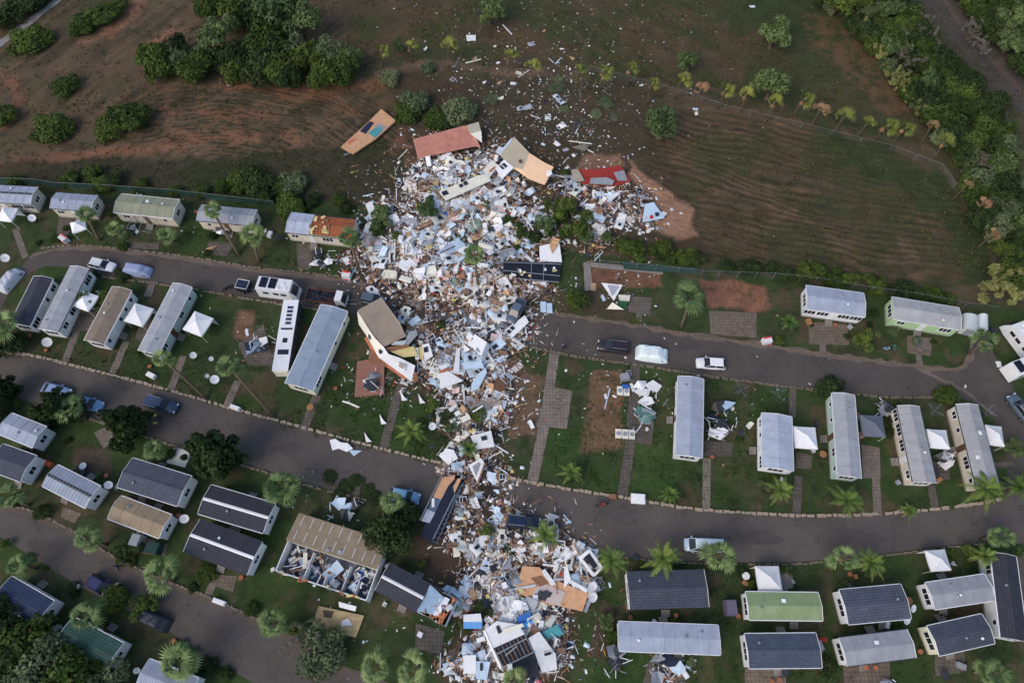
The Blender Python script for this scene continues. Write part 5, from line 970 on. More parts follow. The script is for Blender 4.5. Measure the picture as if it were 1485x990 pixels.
def dryer(px_, py_, label, r=1.25):
    p = G(px_, py_, 1.6); root = thing('rotary_airer', label, 'clothes airer', (p.x, p.y, 0), rnd.random(), 'rotary clothes airers on the lawns')
    MB().tube((0, 0, 0), (0, 0, 1.4), .025).build('post', steel, root); ends = []
    for k in range(4): a = k * PI / 2; e = (r * math.cos(a), r * math.sin(a), 1.75); ends.append(e); MB().tube((0, 0, 1.3), e, .02).build('arm', steel, root)
    ln = MB()
    for q in (.5, .75, 1):
        for k in range(4): ln.tube(tuple(v * q if i < 2 else 1.3 + .45 * q for i, v in enumerate(ends[k])), tuple(v * q if i < 2 else 1.3 + .45 * q for i, v in enumerate(ends[(k + 1) % 4])), .007, n=3)
    ln.build('line', greyp, root)
for a in ((1075,565,'rotary airer left of the stained-roof home'),(1128,567,'rotary airer above the stained-roof home'),(1357,594,'rotary airer between the third and fourth right homes'),(1434,595,'rotary airer above the rightmost gazebo'),(1335,499,'large rotary airer on the light green home patio')): dryer(*a)
# fire points: white cabinet with a red front and white emblem
def firebox(px_, py_, rz, label):
    p = G(px_, py_, .9); root = thing('fire_cabinet', label, 'fire cabinet', (p.x, p.y, 0), R(rz), 'red and white fire cabinets by the roads')
    MB().box((0, 0, .55), (1.3, .9, 1.1)).build('cabinet', upvc, root); MB().add([(-.6, -.5, .15), (.6, -.5, .15), (.6, .35, 1.3), (-.6, .35, 1.3)], [(0, 1, 2, 3)]).build('red_door', M('fire_red', c(196, 28, 40), rough=.4, bump=0), root)
    e = MB()
    for k in range(5): a = PI * (.1 + .2 * k); e.box((.17 * math.cos(a), -.12 + .17 * math.sin(a), .76 + .2 * math.sin(a)), (.1, .1, .05), rot=(.93, 0, 0))
    e.box((0, -.22, .56), (.26, .06, .04), rot=(.93, 0, 0)); e.build('emblem', upvc, root); fr = MB()
    fr.box((-.62, 0, .75), (.07, 1.1, .07), rot=(.93, 0, 0)).box((.62, 0, .75), (.07, 1.1, .07), rot=(.93, 0, 0)); fr.build('door_frame', upvc, root)
firebox(502, 398, -10, 'red and white fire cabinet at the debris edge on the upper road'); firebox(1113, 493, 10, 'red and white fire cabinet on the right of the upper road'); firebox(91, 345, -35, 'tilted red and white fire cabinet by the upper left road')
for x, y, lb in ((1040, 412, 'gate end post'),): pass
def acunit(px_, py_, n, label):
    p = G(px_, py_, .4); root = thing('air_conditioners', label, 'air conditioner', (p.x, p.y, 0), R(-4)); 
    for k in range(n): b = MB().box((k * .95 - .9, 0, .35), (.85, 1.3, .35)).build('casing', cream_p, root); MB().tube((k * .95 - .9, 0, .53), (k * .95 - .9, 0, .56), .34, n=14).build('fan_grille', greyp, b)
acunit(906, 629, 3, 'row of three white air conditioner boxes on the bare earth edge'); acunit(908, 567, 2, 'pair of white air conditioner boxes below a blue crate')
for i, (x, y, l, w_, h_, rz, m, nm, lb) in enumerate(((907,545,1.3,1.1,1.0,10,greyp,'crate','dark framed crate above the blue one'),(907,560,1.0,.7,.6,0,bluec,'crate','blue crate above the two air conditioners'),(926,722,1.9,1.3,.7,-4,white_p,'white_box','white box on the lawn at the kerb below the green plot'),(889,719,1.0,.7,.3,-4,brownp,'crate','brown frame beside the white kerb box'),
    (340,590,1.6,.6,.6,-20,white_p,'white_tub','white tub on the kerb of the middle road'),(218,543,1.4,.7,.6,-25,white_p,'white_tub','white tub on the lawn under the palm'),(317,872,1.8,.6,.5,-18,white_p,'white_tub','white tub on the kerb of the lower left road'),(1442,478,.9,.7,1.0,-4,dark_m,'bin','dark bin beside the junction'),(1449,528,.7,1.0,.1,0,white_p,'board','small white board on the junction'),
    (260,662,2.8,2.4,.1,-14,cream_p,'sand_canopy','sand-coloured flat awning right of the palm on the lower left plot'),(195,782,1.3,1.6,1.6,-12,greyp,'shed','grey lean-to at the faded tan roof'),(220,793,1.8,1.5,1.4,-12,M('dark_green_box', c(28, 60, 56)),'shed','dark green box on the patio'),
    (1384,464,1.8,1.7,1.6,-6,dark_m,'shed','dark small shed above the barrel-topped one'),(788,444,.9,1.8,.3,0,blue_p,'panel','left pale blue door leaf on the bare verge'),(797,446,.9,1.7,.3,0,blue_p,'panel','right pale blue door leaf on the bare verge'),(68,671,1.3,.7,.5,-20,M('orange_box', c(190, 88, 56)),'crate','orange crate between two homes at left'),
    (1193,927,1.2,.6,.1,0,redp,'board','red board beside the tile-pattern roof'),(1062,880,1.3,1.9,1.9,0,M('purple_grey', c(96, 90, 108)),'shed','grey lean-to at the left end of the green-roofed home'),(1101,922,1.2,.4,.9,0,white_p,'white_tub','white unit above the tile-pattern roof'),(1270,938,0.1,0.1,.1,0,white_p,'peg','peg'))):
    if nm == 'peg': continue
    p = G(x, y, h_); o = MB().box((0, 0, h_ / 2), (l, w_, h_), taper=.94); o.box((0, 0, h_ + .02), (l * .86, w_ * .86, .05)).box((0, 0, h_ * .55), (l * 1.01, w_ * 1.01, .04))
    oo = o.build(nm, m, None, (p.x, p.y, 0)); oo.rotation_euler.z = R(rz); tag(oo, lb, nm.replace('_', ' '))
def barrel_shed(px_, py_, rz, L, W, label):
    p = G(px_, py_, 1.8); root = thing('barrel_shed', label, 'shed', (p.x, p.y, 0), R(rz), 'barrel-topped sheds'); vs = []; n = 10
    for x in (-L / 2, L / 2):
        vs += [(x, -W / 2, 0)] + [(x, -W / 2 * math.cos(PI * i / n), 1.5 + .7 * math.sin(PI * i / n)) for i in range(n + 1)] + [(x, W / 2, 0)]
    k = n + 3; MB().add(vs, [(i, i + 1, k + i + 1, k + i) for i in range(k - 1)] + [tuple(range(k)), tuple(range(k, 2 * k))[::-1]]).build('shell', M('pale_sheet2', c(196, 204, 204), var=.12), root); MB().box((-L / 2 - .02, 0, .9), (.05, W * .5, 1.5)).build('door', greyp, root)
barrel_shed(1409, 467, 74, 2.6, 2.2, 'larger barrel-topped pale shed next to the light green home'); barrel_shed(1427, 466, 74, 2.4, 1.3, 'narrow barrel-topped pale shed right of the larger one'); barrel_shed(1477, 530, 20, 1.6, 1.3, 'small pale shed by the right edge')
# pergola frame, flag
p = G(205, 325, 2.2); t = thing('pergola', 'bare grey pergola frame in front of the olive-roofed home', 'pergola', (p.x, p.y, 0), R(-12))
for x in (-2, 0, 2):
    for y in (-1.2, 1.2): MB().tube((x, y, 0), (x, y, 2.2), .04).build('post', steel, t)
for x in (-2, -1, 0, 1, 2): MB().tube((x, -1.3, 2.22), (x, 1.3, 2.22), .035).build('rafter', steel, t)
for y in (-1.2, 1.2): MB().tube((-2.2, y, 2.2), (2.2, y, 2.2), .04).build('beam', steel, t)
p = G(876, 938, 2.4); t = thing('flag', 'black, red and gold striped flag on a thin pole by the bottom wreckage', 'flag', (p.x, p.y, 0), R(-70)); MB().tube((0, 0, 0), (.1, 0, 2.7), .025).build('pole', steel, t)
for k, cc in enumerate(((20, 20, 22), (196, 30, 34), (230, 190, 50))): MB().add([(.1 + .0, 0, 2.65 - k * .25), (.5, .1, 2.6 - k * .25), (.95, -.02, 2.62 - k * .25), (.95, -.2, 2.4 - k * .25), (.5, -.1, 2.38 - k * .25), (.1, -.2, 2.42 - k * .25)], [(0, 1, 4, 5), (1, 2, 3, 4)]).build('stripe', M('flag%d' % k, c(*cc)), t)

# ================================================================ FENCES
mesh_g = M('green_mesh', c(40, 66, 58), var=.3, scale=1); galv = M('galvanised', c(130, 134, 136), metal=.4, rough=.5)
def fence(pts, label, h=1.6, panel=None, step=3.2, grp='boundary fences'):
    P = [G(*q) for q in pts]; root = thing('fence', label, 'fence', P[0], 0, grp); o = P[0]; k = 0
    rails = MB(); pm = MB()
    for a, b in zip(P, P[1:]):
        n = max(1, round((b - a).length / step))
        for i in range(n):
            q = a.lerp(b, i / n) - o; q2 = a.lerp(b, (i + 1) / n) - o
            if k < 95: MB().tube((0, 0, 0), (rnd.uniform(-.06, .06), rnd.uniform(-.06, .06), h + .1), .05).build('post', galv, root, q); k += 1
            rails.tube((q.x, q.y, h), (q2.x, q2.y, h), .02, n=4); 
            if not panel:
                for z in (.3, .7, 1.1): rails.tube((q.x, q.y, z * h / 1.5), (q2.x, q2.y, z * h / 1.5), .01, n=3)
                for j in range(8): 
                    u = q.lerp(q2, j / 8); v = q.lerp(q2, (j + 1) / 8); rails.tube((u.x, u.y, .05), (v.x, v.y, h), .005, n=3)
            else: pm.add([(q.x, q.y, .03), (q2.x, q2.y, .03), (q2.x, q2.y, h - .02), (q.x, q.y, h - .02), ((q.x + q2.x) / 2 , (q.y + q2.y) / 2 + .12, h * .5)], [(0, 1, 4), (1, 2, 4), (2, 3, 4), (3, 0, 4)])
    rails.build('wire', galv, root)
    if panel: pm.build('screen', panel, root)
fence([(-20, 266), (56, 268), (84, 273), (165, 277), (250, 283), (330, 292), (400, 300)], 'dark green screen fence behind the back row of homes at top left', panel=mesh_g)
fence([(868, 386), (950, 392), (1015, 400), (1120, 404), (1180, 410), (1260, 424), (1320, 432), (1395, 446), (1440, 452)], 'wire fence between the park and the ploughed field on the right', h=1.7)
fence([(855, 104), (950, 128), (1050, 160), (1160, 186), (1290, 218), (1362, 246), (1400, 300), (1440, 360), (1475, 420)], 'wire fence along the row of windblown palms', h=1.3, step=5)
fence([(0, 262 + 330), (0, 600)], 'short fence stub at the left edge', h=1.2) if False else None
sheet_ = MB().slab([G(902, 379, .25), G(960, 386, .35), G(1012, 388, .3), G(1010, 396, .12), G(955, 394, .15), G(905, 390, .12)], .05).build('fallen_screen', mesh_g); tag(sheet_, 'fallen dark green fence screen lying above the bare upper plot', 'fence screen')

# ================================================================ VEGETATION
def leaf_cloud(n, lobes, leaf, seed, flat=0.0, fill=.25):
    r = np.random.RandomState(seed); lobes = np.array(lobes, float); w_ = lobes[:, 3] ** 2; li = r.choice(len(lobes), n, p=w_ / w_.sum())
    d = r.normal(size=(n, 3)); d[:, 2] = np.abs(d[:, 2]) * 1.1 - .35; d /= np.linalg.norm(d, axis=1)[:, None]
    rad = 1 - fill * r.rand(n) ** 1.6; rad *= 1 + .16 * (vn(d[:, 0] * 3 + li * 7, d[:, 1] * 3 + d[:, 2] * 2, seed) - .5) * 2
    c0 = lobes[li, :3] + d * lobes[li, 3:4] * rad[:, None]; c0[:, 2] = np.maximum(c0[:, 2], .02)
    nrm = d + r.normal(size=(n, 3)) * .55; nrm /= np.linalg.norm(nrm, axis=1)[:, None]
    t = np.cross(nrm, r.normal(size=(n, 3))); t /= np.linalg.norm(t, axis=1)[:, None]; b = np.cross(nrm, t)
    s = leaf * (.6 + .8 * r.rand(n))[:, None]; v = np.stack([c0 - t * s, c0 - b * s * .6, c0 + t * s, c0 + b * s * .6], 1).reshape(-1, 3)
    q = np.arange(4 * n).reshape(n, 4); val = np.clip(.55 * vn(c0[:, 0] * 4, c0[:, 1] * 4 + c0[:, 2] * 3, seed + 1) + .45 * r.rand(n), 0, 1)
    return v, q, np.repeat(val, 4)
def crown_mesh(name, seed, mat, n=2600, leaf=.075, kind='dome', lob=9):
    r = random.Random(seed); L_ = []
    if kind == 'dome':
        L_ = [(0, 0, .35, .62)] + [(math.cos(a) * q, math.sin(a) * q, r.uniform(.2, .62), r.uniform(.24, .42)) for a, q in [(r.uniform(0, 6.28), r.uniform(.3, .68)) for _ in range(lob)]]
    if kind == 'loose':
        L_ = [(math.cos(a) * q, math.sin(a) * q, r.uniform(.5, 1.1), r.uniform(.18, .34)) for a, q in [(r.uniform(0, 6.28), r.uniform(.05, .75)) for _ in range(lob + 6)]]
    if kind == 'tall':
        L_ = [(r.uniform(-.2, .2) * (1.7 - z), r.uniform(-.2, .2) * (1.7 - z), z, max(.12, .62 * (1 - z / 2.1)) * r.uniform(.8, 1.1)) for z in (.3, .6, .9, 1.2, 1.5, 1.8)] + [(math.cos(a) * (.75 - z * .3), math.sin(a) * (.75 - z * .3), z, r.uniform(.14, .26)) for a, z in [(r.uniform(0, 6.28), r.uniform(.2, 1.5)) for _ in range(16)]]
    if kind == 'spiky':
        L_ = [(math.cos(a) * q, math.sin(a) * q, r.uniform(.6, 1.2), r.uniform(.08, .16)) for a, q in [(r.uniform(0, 6.28), r.uniform(.05, .8)) for _ in range(26)]]
    v, q, val = leaf_cloud(n, L_, leaf, seed); o = raw_mesh(name, v, q, val, mat, 'leaf', smooth=False); me = o.data; bpy.data.objects.remove(o); return me
G1 = leafmat('mastic_leaf', c(34, 50, 22), c(92, 112, 46)); G2 = leafmat('olive_leaf', c(66, 80, 52), c(124, 136, 98)); G3 = leafmat('citrus_leaf', c(50, 70, 36), c(116, 134, 84)); G4 = leafmat('dark_leaf', c(24, 38, 20), c(66, 84, 42))
G5 = leafmat('dry_reed', c(88, 94, 52), c(144, 146, 92)); G6 = leafmat('dry_twig', c(74, 72, 60), c(132, 128, 114)); G7 = leafmat('lime_leaf', c(48, 70, 26), c(104, 120, 54))
CM = {}
for nm, mt, kd, nn, lf_ in (('mastic', G1, 'dome', 3400, .062), ('olive', G2, 'dome', 2800, .055), ('citrus', G3, 'loose', 2600, .06), ('dark', G4, 'dome', 3200, .06), ('reed', G5, 'spiky', 1100, .09), ('twig', G6, 'spiky', 1500, .03), ('lime', G7, 'loose', 2000, .06), ('conifer', G4, 'tall', 4200, .07)):
    CM[nm] = [crown_mesh('crown', s * 13 + len(nm), mt, nn, lf_, kd) for s in range(3)]
bark = M('bark', c(96, 82, 68), var=.35, scale=4, bump=.5)
TR = {}
def trunk_mesh(seed):
    r = random.Random(seed); mb = MB(); mb.path([(0, 0, 0), (.03, .02, .25), (.0, .04, .5)], [.1, .075, .06], 7)
    for k in range(5): a = k * 1.26 + r.random(); e = (.55 * math.cos(a), .55 * math.sin(a), r.uniform(.7, 1.0)); mb.path([(0, .03, .35), (e[0] * .4, e[1] * .4, .6), e], [.05, .035, .012], 5)
    return mb
TM = None
def plant(kind, px_, py_, r, label, hscale=.8, tree=0, grp=None, name=None, cat=None, sx=1.0, rz=None):
    global TM
    hh = r * hscale * (.7 if not tree else 1.0); p = G(px_, py_, hh * .6); me = CM[kind][rnd.randrange(3)]
    nm = name or ('tree' if tree else 'bush'); 
    if tree:
        root = thing(nm, label, cat or 'tree', (p.x, p.y, 0), rnd.uniform(0, 6), grp)
        cr_ = bpy.data.objects.new('crown', me); COL.objects.link(cr_); cr_.parent = root; cr_.scale = (r, r * .95, r * hscale)
        cr_.location = (0, 0, r * .15)
        if TM is None: TM = trunk_mesh(3).build('trunk', bark, root); t_ = TM
        else: t_ = bpy.data.objects.new('trunk', TM.data); COL.objects.link(t_); t_.parent = root
        t_.scale = (r, r, r * hscale)
    else:
        o = bpy.data.objects.new(nm, me); COL.objects.link(o); o.location = (p.x, p.y, -.05); o.scale = (r * sx, r, r * hscale); o.rotation_euler = (0, 0, rz if rz is not None else rnd.uniform(0, 6)); tag(o, label, cat or 'bush', grp)
def m_(px_r): return px_r / 8.2
for k, x, y, r, lb, sx, rz in (('mastic',147,22,3.4,'elongated dark bush at the top left between two earth tracks',2.0,.7),('mastic',122,40,2.6,'lower lobe bush beside the elongated top left one',1.2,.6),('mastic',40,60,3.9,'round bush next to the gravel track in the top left',1.3,.6),('mastic',98,124,2.6,'small oval bush alone on the brown slope',1.35,.6),('mastic',73,188,4.0,'round bush above the orange track at left',1.1,.5),
    ('mastic',4,168,3.2,'bush cut by the left edge beside the orange track',1,0),('mastic',188,170,4.2,'right half of the big bush pair above the orange track',1.1,.4),('mastic',160,188,3.4,'left half of the big bush pair above the orange track',1,0),('olive',176,180,2.2,'greyish crown amid the big bush pair',1,0),('dark',14,20,4.4,'dark roadside bush in the top left corner',1.4,.7),('dark',44,2,3.6,'second dark roadside bush at the top edge',1.4,.7)):
    plant(k, x, y, r, lb, .8, sx=sx, rz=rz, grp='bushes on the upper left slope')
thick = [('mastic',228,92,3.6),('dark',250,72,3.2),('mastic',276,100,3.0),('olive',262,86,2.6),('citrus',318,55,4.2),('dark',340,80,3.8),('mastic',345,100,2.8),('olive',300,75,2.6),('dark',375,30,4.4),('mastic',392,60,4.4),('citrus',408,24,4.6),('citrus',438,38,4.0),('dark',380,92,4.0),('mastic',405,96,3.6),('olive',430,70,3.0),('mastic',445,80,3.2),
    ('olive',476,72,3.0),('mastic',470,105,3.4),('mastic',498,98,3.2),('citrus',508,85,2.4),('dark',420,110,3.0),('mastic',350,8,4.2),('dark',380,0,4.4),('mastic',300,4,3.2),('lime',362,78,2.4),('mastic',290,88,3.0),('mastic',222,76,2.6)]
POS = ['far left', 'left', 'middle left', 'middle', 'middle right', 'right', 'far right']
for i, (k, x, y, r) in enumerate(thick):
    plant(k, x, y, r * 1.18, {'mastic': 'deep green rounded', 'dark': 'very dark rounded', 'olive': 'grey-green', 'citrus': 'brighter feathery green', 'lime': 'yellowish green'}[k] + ' tree in the thicket above the left field', 1.1 if k != 'olive' else 1.2, tree=1, grp='thicket above the left field')
for k, x, y, r, lb in (('olive',605,150,3.4,'tall grey-green bush above the tiled roof slab'),('mastic',590,165,3.0,'dark bush at the left end above the tiled roof'),('mastic',628,172,2.8,'bright-green bush directly above the tiled roof'),('olive',665,158,3.8,'grey-green bush right above the tiled roof slab'),('dark',650,170,2.6,'dark low bush between two olive bushes'),('olive',565,112,2.4,'thin pale bush on the field boundary'),('olive',620,98,1.8,'small bush on the boundary line of stumps'),
    ('dark',372,262,3.8,'dark bush behind the fence, left of the blue shed frame'),('olive',425,266,3.0,'grey bush right of the blue shed frame'),('mastic',418,300,3.2,'bush between the fence and the unroofed home'),('mastic',350,258,3.0,'bush left of the dark one behind the fence'),('mastic',132,250,2.2,'bush behind the second back-row home'),('dark',160,262,2.4,'dark bush behind the olive-roofed home'),('mastic',100,258,2.0,'low bush above the green screen fence'),
    ('citrus',555,318,2.6,'light green bush beside the unroofed home'),('citrus',620,305,2.4,'round bush standing in the heap near the crumpled roof'),('mastic',820,250,0.9,'shrub by the red floor'),('lime',815,305,2.6,'leafy bush on the right side of the heap'),('lime',838,340,2.8,'bush below the brown hollow of the heap'),('citrus',790,330,2.2,'bush beside the white floor square'),
    ('mastic',1372,575,2.0,'clipped round bush at the junction of the upper road'),('dark',1205,563,2.4,'clipped dark oval hedge above the long green-walled home'),('lime',1255,495,2.2,'yellow-green bush below the terracotta patio'),('citrus',1467,650,1.8,'oval bush left of the right side road'),('dark',1293,612,1.0,'small round bush at the shuttered home'),
    ('lime',140,440,2.6,'yellow-green flowering bush over the white gazebo'),('dark',176,398,1.5,'round bush below the silver covered car'),('mastic',697,600,1.6,'bush in the lower heap'),('dark',698,880,1.7,'round dark shrub left of the bottom heap'),('dark',1200,970,1.6,'round dark bush by the bottom right patio'),('olive',465,945,4.0,'wide grey leafless-looking shrub above the lower left road'),('twig',440,930,3,'tangle of twigs above the lower left road'),
    ('lime',212,880,2.2,'low yellow-green shrub by the dark covered car'),('mastic',170,868,2.2,'shrub below the dark blue small car'),('dark',185,800,2.0,'shrub below the faded tan roof home'),('mastic',300,830,1.6,'shrub at the lower black-roofed home'),('reed',1440,425,4.0,'tall pale reed clump at the right corner of the field'),('reed',345,100,2.0,'pale dry reed clump below the thicket')):
    plant(k, x, y, r, lb, .85 if k != 'reed' else 1.3, grp='shrubs around the park and debris')
# trees
for k, x, y, r, lb, hs, grp in (('citrus',709,22,3.6,'bright bushy tree alone in the top centre field',1.0,'field trees'),('citrus',997,93,2.6,'small bright tree above the palm row',1.0,'field trees'),('citrus',957,187,3.9,'round bright tree with a bare trunk side by the heap',1.0,'field trees'),('citrus',1122,55,4.0,'large grey-green tree in the upper right field',1.0,'field trees'),('citrus',1118,128,4.4,'large tree touching the palm row',1.0,'field trees'),('citrus',578,70,1.7,'small green tree among the stumps of the palm row',1.2,'field trees'),
    ('conifer',317,660,4.4,'big dark conifer over the tan awning',1.3,'dark trees in the park'),('conifer',187,622,3.9,'dark conifer next to the empty stone-edged plot',1.3,'dark trees in the park'),('conifer',96,592,3.4,'dark tree over the parked blue cars',1.2,'dark trees in the park'),('conifer',66,600,2.2,'small dark tree left of the one over the cars',1.2,'dark trees in the park'),('dark',562,770,4.0,'broad dark tree right of the roofless home',1.0,'dark trees in the park'),('dark',590,745,2.8,'dark branches of the tree above the half-torn home',1.0,'dark trees in the park'),
    ('conifer',2,565,3.2,'dark tree at the left edge of the middle road',1.2,'dark trees in the park'),('dark',-5,600,3.0,'dark tree cut by the left edge',1.0,'dark trees in the park'),('dark',8,500,3.0,'dark tree by the left leaning homes',1.0,'dark trees in the park'),('mastic',836,432,2.4,'full green bushy palm-like tree below the debris palm verge',1.3,'dark trees in the park')):
    plant(k, x, y, r, lb, hs, tree=1, grp=grp)
for i, (x, y, r) in enumerate(((8, 905, 4), (30, 930, 4.4), (60, 960, 4.6), (18, 965, 4.6), (95, 985, 4.4), (45, 1000, 4.5), (85, 950, 3.4), (120, 990, 4), (150, 1000, 3.6), (0, 1000, 4.5), (3, 940, 3.5))):
    plant(('dark', 'mastic', 'olive')[i % 3], x, y, r, ('very dark', 'deep green', 'grey-green')[i % 3] + ' tree in the bottom left wood', 1.2, tree=1, grp='trees of the bottom left wood')
# hedge band at the field and behind the fence, woodland on the right
for poly, n, kinds, r0, r1, lb, grp, dmin in (([(905, 350), (1000, 365), (1060, 380), (1180, 392), (1300, 412), (1395, 428), (1400, 438), (1290, 425), (1160, 402), (1000, 380), (900, 372)], 36, ('dark', 'mastic', 'lime', 'dark'), 1.2, 2.2, 'shrub of the hedge below the ploughed field', 'hedge below the ploughed field', 9),
    ([(0, 258), (80, 262), (160, 262), (330, 270), (420, 262), (530, 300), (500, 305), (330, 283), (80, 268), (0, 262)], 16, ('dark', 'mastic'), 1.2, 2.2, 'shrub along the green screen fence', 'shrubs along the green screen fence', 14),
    ([(800, 285), (850, 305), (860, 350), (800, 345), (770, 325)], 9, ('lime', 'mastic'), .8, 1.5, 'low leafy clump in the middle of the right heap', 'leafy clumps in the right heap', 9),
    ([(1185, -10), (1290, -10), (1350, 40), (1400, 110), (1440, 150), (1470, 240), (1490, 330), (1490, 440), (1455, 385), (1410, 290), (1380, 215), (1335, 160), (1290, 100), (1250, 50)], 120, ('dark', 'mastic', 'olive', 'dark', 'mastic', 'citrus', 'mastic', 'dark', 'olive', 'twig'), 1.6, 3.6, 'in the right woodland strip', 'trees of the right woodland strip', 12),
    ([(1395, -10), (1500, -10), (1500, 110), (1440, 60)], 24, ('mastic', 'dark', 'olive', 'citrus'), 2.2, 3.6, 'beyond the dirt track in the top right corner', 'trees beyond the dirt track', 16),
    ([(1400, 120), (1470, 170), (1490, 300), (1440, 260)], 16, ('twig', 'olive', 'twig'), 1.0, 1.8, 'on the stony ground beside the dirt track', 'scrub beside the dirt track', 14)):
    bx = [q[0] for q in poly]; by = [q[1] for q in poly]; pts_ = []; tries = 0
    while len(pts_) < n and tries < 6000:
        tries += 1; x = rnd.uniform(min(bx), max(bx)); y = rnd.uniform(min(by), max(by))
        if inpoly(x, y, poly) and all(math.hypot(x - a, y - b) > dmin for a, b in pts_): pts_.append((x, y))
    for x, y in pts_:
        k = rnd.choice(kinds); r = rnd.uniform(r0, r1); ad = {'dark': 'dark green', 'mastic': 'deep green', 'olive': 'grey-green', 'lime': 'yellow-green', 'citrus': 'bright green', 'twig': 'bare straw-coloured'}[k]
        plant(k, x, y, r, ad + (' ' if lb.startswith(('shrub', 'low')) else (' shrub ' if k == 'twig' else ' tree ')) + lb, .95, grp=grp, tree=0 if k in ('twig', 'lime') or lb.startswith(('shrub', 'low')) else 1)
for i, (x, y) in enumerate(((1235, 30), (1250, 42), (1262, 55), (1232, 18), (1283, 100), (1292, 112), (1303, 122), (1308, 135), (1316, 145), (1290, 120), (1330, 150), (1335, 162), (1272, 82), (1410, 60), (1418, 75), (1330, 55), (1345, 60), (1405, 45))):
    plant('reed' if i < 13 else 'twig', x, y, rnd.uniform(1.3, 2.0) if i < 13 else 2.2, 'pale reed clump on the woodland edge' if i < 13 else 'bare silver-twigged shrub in the woodland', 1.3, grp='reeds on the woodland edge', name='reed_clump' if i < 13 else 'bare_shrub', cat='reeds' if i < 13 else 'bush')
plant('lime', 1212, 8, 3.8, 'bright lime-green tree at the woodland tip', 1.0, tree=1); plant('mastic', 1365, 165, 3.6, 'large round green crown in the woodland strip', .9, tree=1)

for i, (x, y, r) in enumerate(((548, 330, 2.0), (575, 345, 1.3), (640, 330, 1.3), (668, 345, 1.2), (735, 318, 1.5), (755, 335, 1.6), (775, 345, 1.7), (705, 300, 1.1), (610, 360, 1.0), (800, 300, 1.6), (812, 318, 1.6), (850, 318, 1.3), (640, 470, .9), (628, 590, 1.3), (650, 600, 1.4), (655, 620, 1.2), (735, 800, 1.2), (705, 770, 1.3), (735, 880, 1.1), (880, 900, 1.4), (890, 925, 1.3), (695, 545, .8), (560, 375, 1.1), (880, 345, 1.3), (900, 355, 1.3), (745, 360, 1.0))):
    plant(('mastic', 'lime', 'dark', 'citrus')[i % 4], x, y, r, ('deep green', 'yellow-green', 'dark', 'light green')[i % 4] + ' shrub poking out of the debris', .9, grp='shrubs poking out of the debris')
for i in range(26):
    plant('twig' if i % 3 else 'olive', rnd.uniform(690, 900), rnd.uniform(112, 200), rnd.uniform(.8, 1.9), ('straw-brown' if i % 3 else 'grey-green') + ' torn brushwood lying behind the beige roof', .3, grp='torn brushwood behind the debris', name='fallen_branch', cat='branch')
for i, (x, y) in enumerate(((520, 560), (640, 640), (660, 590), (480, 690), (500, 705), (515, 695), (530, 712), (545, 720), (495, 715), (690, 620))):
    plant('dark', x, y, 1.3, 'broken dark branches lying on the ground near the debris', .35, grp='fallen branches', name='fallen_branch', cat='branch')
def near_home(k, off):
    root, L, W, ang, c0 = HOMES[k]; s = rnd.choice((-1, 1))
    if rnd.random() < .7: q = (rnd.uniform(-L / 2, L / 2), s * (W / 2 + off), 0)
    else: q = (s * (L / 2 + off), rnd.uniform(-W / 2, W / 2), 0)
    v = Matrix.Rotation(ang, 3, 'Z') @ Vector(q) + c0; return v
onroad = [R1T + R1R[::-1] + R1B[::-1], R2T + R2B[::-1], R3T + R3B[::-1]]
def free(v, pad=0):
    x, y = PX(v)
    if any(inpoly(x, y, q) for q in onroad): return False
    for root, L, W, ang, c0 in HOMES:
        d = Matrix.Rotation(-ang, 3, 'Z') @ (Vector((v.x, v.y, 0)) - c0)
        if abs(d.x) < L / 2 + pad and abs(d.y) < W / 2 + pad: return False
    return 0 < x < 1485 and 0 < y < 990
nmh = [h[0]['label'].split(',')[0] for h in HOMES]
for i in range(80):
    k = rnd.randrange(len(HOMES)); v = near_home(k, rnd.uniform(.5, 2.4))
    if not free(v, .3): continue
    x, y = PX(v); kd = rnd.choice(('mastic', 'dark', 'lime', 'citrus', 'olive')); words_ = HOMES[k][0]['label'].replace(',', '').split()[:8]
    plant(kd, x, y, rnd.uniform(.45, 1.15), {'mastic': 'deep green', 'dark': 'dark', 'lime': 'yellow-green', 'citrus': 'light green', 'olive': 'grey-green'}[kd] + ' shrub near the ' + ' '.join(words_), 1.0, grp='garden shrubs beside the homes')
potm = M('terracotta_pot', c(150, 92, 66)); plas = M('white_plastic', c(214, 214, 214), rough=.4)
